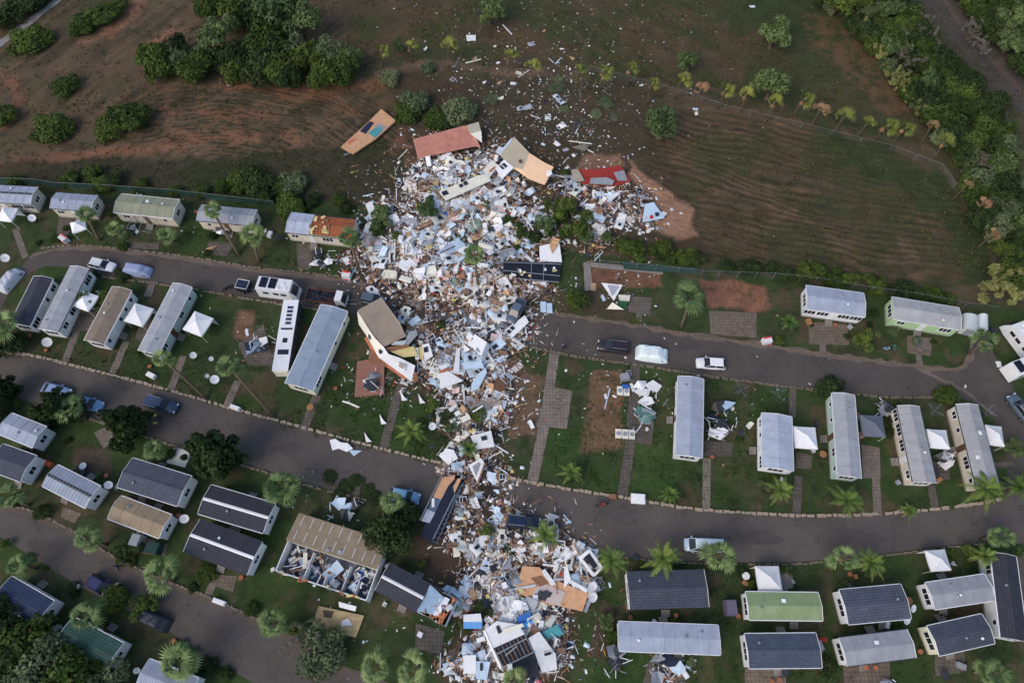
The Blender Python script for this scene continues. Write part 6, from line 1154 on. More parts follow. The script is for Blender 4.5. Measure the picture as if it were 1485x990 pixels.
for i in range(110):
    k = rnd.randrange(len(HOMES)); v = near_home(k, rnd.uniform(.6, 2.6))
    if not free(v, .35): continue
    words_ = ' '.join(HOMES[k][0]['label'].replace(',', '').split()[:8]); t = rnd.choice(('pot', 'chair', 'table', 'box', 'box'))
    if t == 'pot': o = MB().tube((0, 0, 0), (0, 0, .4), .2, .28, 9).tube((0, 0, .38), (0, 0, .44), .31, .31, 9).build('plant_pot', potm, None, v); tag(o, 'terracotta plant pot near the ' + words_, 'plant pot', 'plant pots')
    elif t == 'chair':
        o = thing('garden_chair', 'white garden chair near the ' + words_, 'chair', v, rnd.uniform(0, 6), 'garden chairs'); MB().box((0, 0, .42), (.5, .5, .05)).build('seat', plas, o); MB().box((0, .25, .7), (.5, .05, .5)).build('backrest', plas, o)
        for sx in (-1, 1):
            for sy in (-1, 1): MB().tube((sx * .22, sy * .22, 0), (sx * .2, sy * .2, .4), .025).build('leg', plas, o)
    elif t == 'table':
        o = thing('garden_table', 'round garden table near the ' + words_, 'table', v, 0, 'garden tables'); MB().tube((0, 0, .7), (0, 0, .74), .5, n=14).build('tabletop', rnd.choice((plas, wood, dark_m)), o); MB().tube((0, 0, 0), (0, 0, .7), .05).build('pedestal', steel, o)
    else:
        m_, w_ = rnd.choice(((plas, 'white'), (dark_m, 'dark'), (wood, 'wooden'), (greyp, 'grey'))); s = rnd.uniform(.5, 1.1); o = MB().box((0, 0, .25), (s, s * .6, .5), taper=.95).box((0, 0, .53), (s * 1.04, s * .64, .05)).build('storage_box', m_, None, v); o.rotation_euler.z = rnd.uniform(0, 3); tag(o, w_ + ' storage box near the ' + words_, 'storage box', 'storage boxes')
for i in range(45):
    T_ = rnd.choice((R2B, R3T, R3B, R1T)); q = T_[rnd.randrange(len(T_))]; s = 1 if T_ in (R2B, R3B) else -1; x, y = q[0] + rnd.uniform(-12, 12), q[1] + s * rnd.uniform(7, 16); v = G(x, y)
    if not free(v, .4) or (480 < x < 860 and y < 480): continue
    kd = rnd.choice(('mastic', 'dark', 'lime')); plant(kd, x, y, rnd.uniform(.6, 1.5), {'mastic': 'deep green', 'dark': 'dark', 'lime': 'yellow-green'}[kd] + ' roadside shrub along the ' + ('middle road' if T_ is R2B else 'upper road' if T_ is R1T else 'lower left road'), .9, grp='roadside shrubs')
# ---- palms
pf = leafmat('fan_palm_leaf', c(48, 72, 36), c(132, 150, 94), .2); pd = leafmat('date_palm_leaf', c(48, 74, 30), c(116, 136, 66), .2); pyl = leafmat('wind_palm_leaf', c(70, 88, 34), c(146, 146, 72), .2); pdead = leafmat('dead_frond', c(104, 80, 52), c(164, 134, 96), .15)
ptr = M('palm_trunk', c(96, 82, 66), var=.35, scale=5, bump=.6)
class LM:
    def __init__(s): s.v = []; s.q = []; s.a = []
    def quad(s, a, b, c_, d, val): o = len(s.v); s.v += [a, b, c_, d]; s.q.append((o, o + 1, o + 2, o + 3)); s.a += [val] * 4
    def mesh(s, name, m): o = raw_mesh(name, np.array([tuple(x) for x in s.v]), np.array(s.q), np.array(s.a), m, 'leaf', smooth=False); me = o.data; bpy.data.objects.remove(o); return me
def fan_crown(seed, wind=0.0, n=20, R0=1.7):
    r = random.Random(seed); lm = LM()
    for k in range(n):
        az = k * 2.4 + r.uniform(-.3, .3); el = (-.3 + 1.5 * (k / n) ** .9) if not wind else r.uniform(.1, 1.4)
        d = Vector((math.cos(az) * math.cos(el), math.sin(az) * math.cos(el), math.sin(el))) + Vector((wind, wind * .25, 0)); d.normalize()
        side = d.cross(Vector((0, 0, 1))); side = side.normalized() if side.length > .05 else Vector((1, 0, 0)); up = side.cross(d)
        pl = r.uniform(.5, .9) * R0 * .6; base = d * pl; lm.quad(side * .02, -side * .02, base - side * .02, base + side * .02, .3)
        nb = 9; fl = r.uniform(.8, 1.35) * R0 * .66; val = r.random(); fl *= r.choice((.7, 1, 1, 1.25)); out = Vector((math.cos(az), math.sin(az), 0))
        if el > .5 and not wind: d2 = (d + out * .9).normalized()
        else: d2 = d
        side = d2.cross(Vector((0, 0, 1))).normalized(); up = side.cross(d2); d = d2
        for j in range(nb):
            t = (j / (nb - 1) - .5) * 1.75; dd = d * math.cos(t) + side * math.sin(t); tip = base + dd * fl * (1 - .12 * abs(t)); mid = base + dd * fl * .55 + up * .06
            tip = tip + Vector((wind * .35, 0, -.22 * fl * r.uniform(.3, 1.4))); wv = up.cross(dd) * .1 * R0 / 1.7; v_ = min(1, max(0, val * .5 + r.random() * .5))
            lm.quad(base, mid - wv, mid + wv * .2, base, v_); lm.quad(base, mid + wv, mid - wv * .2, base, v_); lm.quad(mid - wv, tip, tip, mid + wv, v_)
    return lm
def date_crown(seed, n=20, R0=2.6):
    r = random.Random(seed); lm = LM()
    for k in range(n):
        az = k * 2.4 + r.uniform(-.2, .2); el = .25 + 1.05 * (k / n); d = Vector((math.cos(az), math.sin(az), 0)); Ln = R0 * r.uniform(.8, 1.15); pts = []
        for j in range(9):
            s = j / 8; pts.append(d * (Ln * (s * math.cos(el) + .12 * s * s)) + Vector((0, 0, Ln * (math.sin(el) * s - .62 * s * s * (1.2 - el * .4)))))
        side = Vector((-d.y, d.x, 0)); val = r.random()
        for j in range(8):
            a, b = pts[j], pts[j + 1]; lm.quad(a - side * .03, b - side * .02, b + side * .02, a + side * .03, .6)
            for q in range(3):
                p = a.lerp(b, q / 3); s = (j + q / 3) / 8; ll = .55 * math.sin(PI * min(1, .18 + s * .85)) * R0 / 2.6 + .06; fw = (b - a).normalized()
                for sg in (-1, 1): t = p + (side * sg * .8 + fw * .75 + Vector((0, 0, -.12))) * ll; lm.quad(p, p + fw * .1, t, t, min(1, val * .5 + r.random() * .5))
    return lm
def dead_skirt(seed, n=14, L0=.8):
    r = random.Random(seed); lm = LM()
    for k in range(n):
        a = r.uniform(0, 6.28); d = Vector((math.cos(a), math.sin(a), 0)); s = Vector((-d.y, d.x, 0))
        for j in range(4): t = d * L0 * r.uniform(.4, .8) + s * r.uniform(-.35, .35) + Vector((0, 0, -L0 * r.uniform(.6, 1.2))); lm.quad(Vector((0, 0, .05)), t * .5 + s * .05 + d * .12, t, t * .5 - s * .05 + d * .12, r.random())
    return lm
FAN = [fan_crown(i * 3, 0, (20, 16, 23, 18, 14)[i], 1.75).mesh('crown', pf) for i in range(5)]; DATE = [date_crown(i + 5).mesh('crown', pd) for i in range(3)]; WIND = [fan_crown(i + 9, .55, 9, 1.5).mesh('crown', pyl) for i in range(3)]; SK = [dead_skirt(i).mesh('dead_fronds', pdead) for i in range(2)]; WD = [fan_crown(i + 19, .6, 9, 1.2).mesh('crown', pdead) for i in range(2)]
def palm(px_, py_, h, s, label, kind='fan', base=None, grp='fan palms in the park'):
    top = G(px_, py_, h); bs = G(*base) if base else Vector((top.x + rnd.uniform(-.3, .3), top.y + rnd.uniform(-.3, .3), 0)); z0 = gz_at(bs.x, bs.y) * 0
    root = thing('palm_tree', label, 'palm', (bs.x, bs.y, 0), 0, grp); t = top - bs; mid = Vector((t.x * .35, t.y * .35, h * .5)); w_ = .2 if kind in ('fan', 'date') else .09
    MB().path([(0, 0, 0), (mid.x * .4, mid.y * .4, h * .22), tuple(mid), (t.x * .7, t.y * .7, h * .78), tuple(t)], [w_ * 1.35, w_ * 1.1, w_, w_ * .9, w_ * 1.2], 8).build('trunk', ptr, root, smooth=True)
    me = {'fan': FAN, 'date': DATE, 'wind': WIND, 'deadwind': WD}[kind]; me = me[rnd.randrange(len(me))]
    cr_ = bpy.data.objects.new('crown', me); COL.objects.link(cr_); cr_.parent = root; cr_.location = t; s *= .92; cr_.scale = (s * rnd.uniform(.85, 1.15), s * rnd.uniform(.85, 1.15), s); cr_.rotation_euler = (0, 0, rnd.uniform(0, 6) if kind in ('fan', 'date') else rnd.uniform(-.5, .6))
    if kind in ('fan', 'wind') and (kind == 'fan' or rnd.random() < .55): sk = bpy.data.objects.new('dead_fronds', SK[rnd.randrange(2)]); COL.objects.link(sk); sk.parent = root; sk.location = t - Vector((0, 0, .1)); sk.scale = (s * .75,) * 3
for a in ((126,312,5,1.0,'leaning fan palm in front of the second back-row home','fan',(145,348)),(168,333,2.2,.8,'low fan palm left of the pergola frame','fan'),(243,342,2.2,.8,'low fan palm right of the pergola frame','fan'),(308,306,6,.85,'tall thin fan palm crossing the grey home','fan',(347,370)),(367,341,4.5,1.05,'full fan palm right of the tall thin one','fan',(376,380)),
    (507,346,5,1.15,'fan palm in front of the unroofed home','fan',(520,388)),(688,370,5.5,.95,'ragged fan palm standing in the middle of the heap','fan',(694,418)),(236,520,7,.9,'tall fan palm with long leaning trunk right of the pickup','fan',(300,578)),(332,532,6.5,1.1,'tall fan palm above the middle road with a disc beneath','fan',(398,605)),
    (101,592,4,.95,'fan palm beside the parked blue cars','fan'),(224,650,4,.95,'fan palm at the empty stone-edged plot','fan'),(14,720,4,1.15,'fan palm at the left edge of the lower left road','fan'),(129,780,4,1.15,'fan palm on the lower left road below the ribbed home','fan'),(233,832,4.5,1.3,'fan palm right of the dark blue small car','fan'),
    (27,818,3.5,1.0,'fan palm above the navy-roofed home','fan'),(124,892,4,1.15,'fan palm over the dark green roof','fan'),(262,960,4.5,1.25,'fan palm over the ribbed roof at the bottom edge','fan'),(409,708,4.5,1.35,'fan palm above the roofless home','fan'),(399,903,4.5,1.3,'fan palm left of the grey bare shrub','fan'),(545,966,4.5,1.3,'fan palm at the bottom edge, left of two','fan'),(600,970,4.5,1.25,'fan palm at the bottom edge, right of two','fan'),
    (571,727,4,1.0,'fan palm hiding the pale blue car','fan'),(1000,432,4.5,1.35,'fan palm between the two bare upper plots','fan',(988,474)),(1043,806,4.5,1.15,'fan palm over the white van','fan'),(1428,494,4,1.15,'fan palm at the corner of the junction','fan'),(1440,976,3.5,1.1,'fan palm in the bottom right corner','fan'),(7,470,4.5,1.2,'fan palm at the left edge beside the black-roofed home','fan'),
    (745,985,3,.8,'fan palm sunk in the bottom wreck','fan'),(1450,778,3.6,.95,'fan palm at the right end of the lower road','fan'),(1222,808,4.4,1.15,'fan palm left of two over the grey shrub','fan')): palm(*a)
for a in ((597,624,1.6,1.0,'bright date palm on the lawn above the middle road'),(680,650,1.4,.75,'short date palm beside the white cabin front'),(792,774,2.4,.95,'date palm leaning over the dark car in the debris'),(887,812,3,.95,'thin date palm left of the two green ones'),(962,808,3.6,1.15,'large green date palm above the ribbed tile roof'),(829,684,1.3,.8,'young date palm alone on the lawn with upright fronds'),
    (972,716,1.2,.65,'small date palm at the kerb near the white box'),(1145,467,2.2,.75,'small date palm left of the terracotta patio home'),(1133,710,2.2,.85,'yellowing date palm above the lower road'),(1228,725,3,1.15,'date palm below the long pale green home'),(1430,708,3,1.15,'date palm below the rightmost home'),(1318,740,1.4,.6,'small date palm at the kerb below the shuttered home'),
    (1262,815,3.6,.95,'date palm right of two over the grey shrub'),(1428,806,3.2,.9,'date palm above the L-shaped homes'),(500,170,.5,.1,'x'),(1478,705,2.4,.9,'date palm at the right edge beside the side road')):
    if a[4] != 'x': palm(*a, 'date', None, 'date palms in the park')
wp = [(552,76,0),(593,70,1),(650,70,0),(737,84,1),(770,98,0),(838,104,0),(873,105,0),(912,102,0),(943,124,0),(985,120,0),(1015,132,2),(1050,132,0),(1081,139,0),(1122,150,0),(1164,146,0),(1188,160,2),(1222,172,0),(1256,181,0),(1282,184,0),(1310,187,0),(1350,184,2),(1368,208,0),(1400,270,2),(1424,297,2),(1437,342,2)]
ords = 'first second third fourth fifth sixth seventh eighth ninth tenth eleventh twelfth thirteenth fourteenth fifteenth sixteenth seventeenth eighteenth nineteenth twentieth twenty-first twenty-second twenty-third twenty-fourth twenty-fifth'.split()
for i, (x, y, d) in enumerate(wp):
    palm(x, y, rnd.uniform(3.4, 4.8), rnd.uniform(1.0, 1.45), f'{"dead brown" if d == 2 else "yellow-green"} windswept palm, {ords[i]} from left in the field row', 'deadwind' if d == 2 else 'wind', None, 'windswept palms along the field')
for i, (x, y) in enumerate(((506, 68), (698, 95), (603, 35), (1005, 140), (1130, 165))):
    o = MB().path([(0, 0, 0), (.1, 0, 1.2), (.05, .1, 2.2)], [.16, .13, .1], 7).build('palm_stump', ptr, None, G(x, y)); tag(o, f'bare broken palm stump, {ords[i]} of the headless ones in the field row', 'palm stump', 'broken palm stumps')
# ================================================================ PEOPLE
skin_m = M('skin', c(190, 140, 112), rough=.6, var=.05, bump=0)
def skin_chain(name, verts, edges, radii, mat, parent=None, sub=1):
    me = bpy.data.meshes.new(name); me.from_pydata(verts, edges, []); me.materials.append(mat); o = bpy.data.objects.new(name, me); COL.objects.link(o)
    if parent: o.parent = parent
    md = o.modifiers.new('Skin', 'SKIN')
    sv = me.skin_vertices[0] if me.skin_vertices else None
    if sv is None:
        bpy.context.view_layer.objects.active = o
    for i, r in enumerate(radii): me.skin_vertices[0].data[i].radius = (r, r)
    me.skin_vertices[0].data[0].use_root = True
    o.modifiers.new('Sub', 'SUBSURF').levels = sub; o.modifiers['Sub'].render_levels = sub; return o
def person(px_, py_, rz, label, top, leg, hair=(60, 44, 34), pose=0, vest=None):
    p = G(px_, py_, .9); root = thing('person', label, 'person', (p.x, p.y, 0), R(rz), 'people walking through the park')
    st = .28 if pose else .08
    V = [(0, 0, .95), (0, 0, 1.18), (0, .02, 1.4), (0, .02, 1.5), (0, .03, 1.6), (0, .04, 1.68),
         (-.1, 0, .9), (-.11, st * .5, .5), (-.11, st, .08), (-.11, st + .16, .04), (.1, 0, .9), (.11, -st * .3, .5), (.11, -st, .08), (.11, -st + .16, .04),
         (-.19, .01, 1.4), (-.26, -.02, 1.13), (-.27, .1 + pose * .1, .9), (-.27, .14 + pose * .1, .82), (.19, .01, 1.4), (.26, -.02, 1.13), (.27, .1, .9), (.27, .14, .82)]
    E = [(0, 1), (1, 2), (2, 3), (3, 4), (4, 5), (0, 6), (6, 7), (7, 8), (8, 9), (0, 10), (10, 11), (11, 12), (12, 13), (2, 14), (14, 15), (15, 16), (16, 17), (2, 18), (18, 19), (19, 20), (20, 21)]
    Rr = [.14, .12, .15, .055, .095, .08, .085, .06, .045, .04, .085, .06, .045, .04, .06, .042, .03, .035, .06, .042, .03, .035]
    for b, sx in ((17, -1), (21, 1)):
        x, y, z = V[b]
        for k in range(5):
            n0 = len(V); off = (-.03 + .016 * k); ln = (.05, .075, .085, .078, .06)[k]
            V += [(x + off, y + .02, z - .03), (x + off, y + .03, z - .03 - ln)]; E += [(b, n0), (n0, n0 + 1)]; Rr += [.009, .008]
    skin_chain('body', V, E, Rr, skin_m, root)
    tm = M('cloth_%d_%d_%d' % top, c(*top), var=.12); lm_ = M('cloth_%d_%d_%d' % leg, c(*leg), var=.12)
    skin_chain('shirt', [V[i] for i in (1, 0, 2, 14, 15, 18, 19)] + [(0, .02, 1.42)], [(0, 1), (0, 2), (2, 3), (3, 4), (2, 5), (5, 6), (2, 7)], [.15, .16, .175, .085, .06, .085, .06, .09], vest or tm, root)
    skin_chain('trousers', [V[i] for i in (0, 6, 7, 8, 10, 11, 12)], [(0, 1), (1, 2), (2, 3), (0, 4), (4, 5), (5, 6)], [.155, .105, .08, .062, .105, .08, .062], lm_, root)
    skin_chain('hair', [(0, 0, 1.67), (0, .02, 1.74), (0, -.04, 1.62)], [(0, 1), (0, 2)], [.1, .085, .07], M('hair_%d' % hair[0], c(*hair)), root)
    for sx in (-.11, .11): MB().box((sx, (st if sx < 0 else -st) + .06, .05), (.1, .27, .1), taper=.8).build('shoe', dark_m, root)
    f_ = MB()
    for sx in (-.035, .035): f_.box((sx, .125, 1.645), (.025, .015, .012))
    f_.build('eyes', dark_m, root); MB().box((0, .14, 1.615), (.025, .03, .045), taper=.5).build('nose', skin_m, root); MB().box((0, .122, 1.575), (.05, .012, .012)).build('mouth', M('lips', c(150, 80, 76)), root)
HV = M('hi_vis', c(196, 240, 60), rough=.6, var=.05)
try:
    person(226, 603, 40, 'person in a bright hi-vis jacket beside the pickup, upper of two', (196, 240, 60), (40, 44, 52), vest=HV, pose=1); person(226, 614, 200, 'person in a yellowish vest and dark trousers beside the pickup, lower of two', (170, 180, 60), (34, 40, 60), pose=1)
    person(660, 436, 10, 'person in a yellow-green hi-vis jacket on the road within the heap', (196, 240, 60), (50, 52, 58), vest=HV); person(322, 118, 90, 'person in black walking below the thicket', (30, 30, 34), (26, 28, 34), pose=1); person(331, 121, 80, 'person in white walking below the thicket', (226, 224, 218), (180, 176, 172), pose=1)
    person(762, 728, 170, 'person in dark clothes standing on the lower road near the heap', (36, 36, 46), (30, 34, 48), pose=1); person(170, 822, 120, 'person in blue on the lower left road', (60, 84, 130), (40, 44, 60), pose=1); person(171, 847, 30, 'person in a pale top beside the dark blue small car', (214, 196, 176), (40, 40, 46)); person(817, 501, 20, 'person in blue standing at the kerb of the upper right road', (60, 84, 120), (50, 44, 44))
    person(657, 424, 200, 'person in a navy coat next to the hi-vis one in the heap', (30, 44, 96), (40, 40, 46))
except Exception as ex: print('people failed', ex)

# ================================================================ DEBRIS: every piece its own object
LMK = [(648,205,'the tiled roof slab'),(765,235,'the beige roof sheet'),(866,256,'the red floor slab'),(772,393,'the black chassis'),(465,335,'the unroofed cream home'),(560,470,'the tan roof wreck'),(750,450,'the car in the debris'),(640,735,'the upturned floor'),(480,810,'the roofless home'),(800,850,'the plywood floor'),
    (740,940,'the black floor grid'),(605,865,'the half-torn home'),(690,375,'the heap palm'),(536,550,'the timber deck'),(759,757,'the dark trapped car'),(975,320,'the orange earth'),(675,272,'the long cream wall'),(655,362,'the crumpled grey roof'),(798,366,'the white floor square'),(694,500,'the cream roof box'),(748,474,'the window strip wall'),(700,640,'the white cabin front'),
    (945,306,'the blue floor corner'),(596,624,'the bright date palm'),(957,187,'the round field tree'),(830,322,'the leafy heap bushes'),(560,330,'the light green bush'),(785,915,'the teal panel'),(685,900,'the blue-white shed roof'),(855,815,'the askew window frame'),(880,420,'the triangle tarp'),(690,590,'the ribbed sheet'),(620,410,'the brown splinter field'),(740,300,'the heap centre'),(502,398,'the fire cabinet'),(870,560,'the bare earth plot'),(1045,605,'the black gazebo'),(700,800,'the fallen roof beams'),(700,100,'the palm row'),(850,130,'the palm row'),(709,22,'the lone top tree')]
def where(px_, py_):
    d, lx, ly, nm = min((math.hypot(px_ - x, py_ - y), x, y, n) for x, y, n in LMK); dx, dy = px_ - lx, py_ - ly
    if d < 9: return 'on ' + nm
    a = math.degrees(math.atan2(-dy, dx)) % 360; k = int((a + 22.5) // 45) % 8
    return ('right of ', 'up and right of ', 'above ', 'up and left of ', 'left of ', 'down and left of ', 'below ', 'down and right of ')[k] + nm
def variants(fn, n): return [fn(random.Random(100 + i)) for i in range(n)]
def V_panel(r):
    w_, h_ = r.uniform(.7, 1.0), r.uniform(.35, .62); pts = []
    for k, (x, y) in enumerate(((-w_, -h_), (0, -h_), (w_, -h_), (w_, 0), (w_, h_), (0, h_), (-w_, h_), (-w_, 0))):
        j = .05 if k % 2 == 0 else .02
        if r.random() < .28: j = .32
        pts.append((x * (1 - r.random() * j), y * (1 - r.random() * j), 0))
    if r.random() < .5: pts.insert(4, (w_ * .6, h_ * r.uniform(.1, .5), 0))
    b = r.uniform(-.25, .25); pts = [(x, y, b * abs(x) ** 1.5) for x, y, z in pts]; mb = MB(); cen = (0, 0, 0); n = len(pts)
    up = pts + [cen]; dn = [(x, y, z - .06) for x, y, z in up]
    mb.add(up + dn, [(i, (i + 1) % n, n) for i in range(n)] + [(n + 1 + (i + 1) % n, n + 1 + i, 2 * n + 1) for i in range(n)] + [(i, n + 1 + i, n + 1 + (i + 1) % n, (i + 1) % n) for i in range(n)]); return mb, None
def V_strip(r):
    mb = MB(); l = r.uniform(.9, 2.0); w_ = r.uniform(.06, .14); b = r.uniform(-.12, .12); mb.box((-l / 2, 0, 0), (l, w_ * 2, .05), rz=b).box((l / 2 - .01, 0, .02), (l, w_ * 2, .05), rz=-b)
    if r.random() < .4: mb.box((-l / 2, w_ + .03, .03), (l * .97, .03, .1), rz=b)
    return mb, None
def V_timber(r):
    mb = MB(); n = r.choice((1, 1, 2, 3)); l = r.uniform(.6, 1.5)
    for k in range(n): mb.box((r.uniform(-.2, .2), k * .22, k * .07), (l * 2 * r.uniform(.7, 1), .09, .07), rz=r.uniform(-.25, .25))
    if n > 1: mb.box((0, .2, .09), (.08, .7, .05), rz=r.uniform(-.3, .3))
    return mb, None
def V_sheet(r):
    nx, ny = 7, 5; mb = MB(); f1, f2 = r.uniform(2, 4), r.uniform(1.5, 3.5); ph = r.uniform(0, 6); vs = []
    for i in range(nx):
        for j in range(ny):
            x, y = (i / (nx - 1) - .5) * 1.9, (j / (ny - 1) - .5) * 1.2; e = r.uniform(-.12, .12) if i in (0, nx - 1) or j in (0, ny - 1) else 0
            vs.append((x + e, y + e, .16 * math.sin(x * f1 + ph) * math.cos(y * f2) + .05 * r.uniform(-1, 1)))
    k = len(vs); mb.add(vs + [(x, y, z - .03) for x, y, z in vs], [(i * ny + j, (i + 1) * ny + j, (i + 1) * ny + j + 1, i * ny + j + 1) for i in range(nx - 1) for j in range(ny - 1)] + [(k + i * ny + j, k + i * ny + j + 1, k + (i + 1) * ny + j + 1, k + (i + 1) * ny + j) for i in range(nx - 1) for j in range(ny - 1)]); return mb, None
def V_cloth(r):
    mb = MB(); pts = [(math.cos(a) * r.uniform(.3, .6), math.sin(a) * r.uniform(.2, .45), r.uniform(-.05, .1)) for a in np.linspace(0, 2 * PI, 9)[:-1]]; n = 8
    mb.add(pts + [(0, 0, r.uniform(.15, .3))], [(i, (i + 1) % n, n) for i in range(n)]); return mb, None
def V_cab(r):
    w_, d, h_ = r.uniform(.5, 1.0), r.uniform(.4, .6), r.uniform(.6, 1.1); mb = MB(); t = .04
    mb.box((0, 0, -h_ / 2), (w_, d, t)).box((0, 0, h_ / 2), (w_, d, t)).box((-w_ / 2, 0, 0), (t, d, h_ - .045)).box((w_ / 2, 0, 0), (t, d, h_ - .045)).box((0, d / 2 - .02, 0), (w_ - .05, .02, h_ - .05)).box((0, 0, r.uniform(-.1, .1)), (w_ - .05, d * .9, .03))
    return mb, [('door', MB().box((-w_ / 4, -d / 2 - .02, 0), (w_ / 2 - .03, .03, h_ - .06)))]
def V_fridge(r):
    mb = MB().box((0, 0, 0), (.6, .6, 1.5), taper=.97); return mb, [('door', MB().box((0, -.33, .2), (.56, .04, 1.0)).box((0, -.33, -.52), (.56, .04, .38))), ('handle', MB().box((-.2, -.37, .2), (.03, .03, .5)))]
def V_mattress(r):
    mb = MB(); l, w_ = r.uniform(1.8, 2.0), r.uniform(.9, 1.5); mb.box((0, 0, 0), (l, w_, .18), taper=.97).box((0, 0, .1), (l * .9, w_ * .88, .05), taper=.9); return mb, [('piping', MB().box((0, 0, .0), (l * 1.01, w_ * 1.012, .03)))]
def V_window(r):
    w_, h_ = r.uniform(.8, 1.4), r.uniform(.7, 1.0); t = .08; mb = MB().box((0, -h_ / 2, 0), (w_, t, .07)).box((0, h_ / 2, 0), (w_, t, .07)).box((-w_ / 2 + t / 2, 0, 0), (t, h_ - t, .066)).box((w_ / 2 - t / 2, 0, 0), (t, h_ - t, .066)).box((w_ * r.uniform(-.1, .1), 0, 0), (t * .8, h_ - t, .06)); return mb, [('pane', MB().box((0, 0, 0), (w_ - .12, h_ - .05, .02)))]
def V_door(r):
    mb = MB().box((0, 0, 0), (1.95, .8, .05)); return mb, [('door_panel', MB().box((.45, 0, .035), (.7, .5, .02)).box((-.45, 0, .035), (.7, .5, .02))), ('handle', MB().box((0, .32, .05), (.14, .04, .04)))]
def V_cushion(r):
    mb = MB().box((0, 0, 0), (.6, .5, .1), taper=.9).box((0, 0, .08), (.54, .45, .07), taper=.7); return mb, None
def V_sofa(r):
    mb = MB().box((0, 0, .2), (1.8, .8, .35), taper=.95); return mb, [('backrest', MB().box((0, .38, .5), (1.8, .2, .5), taper=.9)), ('armrest', MB().box((-.85, 0, .42), (.2, .75, .25))), ('armrest', MB().box((.85, 0, .42), (.2, .75, .25))), ('seat_cushion', MB().box((-.36, -.05, .42), (.68, .6, .12), taper=.9)), ('seat_cushion', MB().box((.36, -.05, .42), (.68, .6, .12), taper=.9))]
def V_chair(r):
    mb = MB().box((0, 0, .42), (.45, .45, .05)); return mb, [('backrest', MB().box((0, .22, .68), (.44, .04, .4)))] + [('leg', MB().tube((sx * .2, sy * .2, 0), (sx * .18, sy * .18, .4), .02)) for sx in (-1, 1) for sy in (-1, 1)]
def V_tank(r):
    mb = MB(); n = 12; mb.path([(0, 0, -.55), (0, 0, -.5), (0, 0, .5), (0, 0, .55)], [.12, .27, .27, .12], n); return mb, [('pipe', MB().tube((0, 0, .5), (0, 0, .75), .04))]
def V_insul(r):
    mb = MB()
    for k in range(3): mb.box((r.uniform(-.2, .2), r.uniform(-.2, .2), k * .07), (r.uniform(.4, .9), r.uniform(.25, .5), .09), rot=(r.uniform(-.3, .3), r.uniform(-.3, .3), r.uniform(0, 3)), taper=.85)
    return mb, None
lightw = M('scrap_white', c(226, 229, 235), var=.16, scale=3); scream = M('scrap_cream', c(232, 214, 200), var=.14, scale=3); sblue = M('scrap_blue', c(188, 204, 226), var=.14, scale=3); spink = M('scrap_pinkish', c(206, 180, 172), var=.2, scale=3); sgrey = M('scrap_grey', c(150, 154, 160), var=.2, scale=3); sorange = M('scrap_orange', c(190, 148, 114), var=.2, scale=3); sbrown = M('scrap_brown', c(132, 104, 84), var=.3, scale=3); sdark = M('scrap_dark', c(52, 54, 62), var=.3, scale=3); sgreen = M('scrap_green', c(120, 140, 124), var=.2, scale=3); stan = M('scrap_tan', c(176, 144, 112), var=.25, scale=3)
COLS = {'white': lightw, 'cream': scream, 'pale blue': sblue, 'pinkish': spink, 'grey': sgrey, 'orange': sorange, 'brown': sbrown, 'dark': sdark, 'sage': sgreen, 'tan': stan, 'red': redc, 'navy': darkc, 'blue': bluec, 'yellow': yelp, 'pink': pinkp, 'steel': steel, 'rust': M('scrap_rust', c(150, 106, 84), var=.3, scale=3)}
def pick(r, spec):
    t = sum(w_ for _, w_ in spec); x = r.random() * t
    for n, w_ in spec:
        x -= w_
        if x <= 0: return n
    return spec[-1][0]
A_ = [('white', 30), ('cream', 14), ('pale blue', 13), ('grey', 11), ('pinkish', 7), ('tan', 6), ('brown', 9), ('orange', 2), ('dark', 8), ('sage', 2)]
def V_frame(r):
    mb = MB(); w_, h_ = r.uniform(1.6, 3.2), r.uniform(1.2, 2.0); n = r.randint(4, 8)
    for k in range(n + 1): mb.box((-w_ / 2 + w_ * k / n, r.uniform(-.05, .05), 0), (.07, h_ * r.uniform(.6, 1), .08), rz=r.gauss(0, .07))
    for y in (-.48, 0, .48): mb.box((0, y * h_, .05), (w_ * r.uniform(.75, 1), .07, .07), rz=r.gauss(0, .03))
    mb.box((0, 0, .1), (w_ * 1.1, .06, .06), rz=r.uniform(.3, .8)); return mb, [('cladding', MB().box((w_ * r.uniform(-.2, .2), 0, -.06), (w_ * r.uniform(.3, .6), h_ * .9, .03)))]
def V_big(r):
    mb = MB(); w_, h_ = r.uniform(2.4, 4.4), r.uniform(1.2, 2.1); n = 9; top = [(-w_ / 2 + w_ * i / n, h_ / 2 - (r.uniform(0, .5) if r.random() < .6 else 0), .14 * math.sin(i * .9)) for i in range(n + 1)]; bot = [(x, -h_ / 2 + (r.uniform(0, .3) if r.random() < .3 else 0), z) for x, y, z in top]
    v = top + bot; k = n + 1; m2 = [(x, y, z - .08) for x, y, z in v]; mb.add(v + m2, [(i, k + i, k + i + 1, i + 1) for i in range(n)] + [(2 * k + i, 2 * k + i + 1, 3 * k + i + 1, 3 * k + i) for i in range(n)] + [(i, i + 1, 2 * k + i + 1, 2 * k + i) for i in range(n)] + [(k + i, 3 * k + i, 3 * k + i + 1, k + i + 1) for i in range(n)] + [(0, 2 * k, 3 * k, k), (n, k + n, 3 * k + n, 2 * k + n)])
    wm = MB(); 
    for q in range(r.randint(1, 2)): wm.box((w_ * (-.25 + .45 * q), -.05, .16), (.6, .5, .05))
    return mb, [('window', wm)]
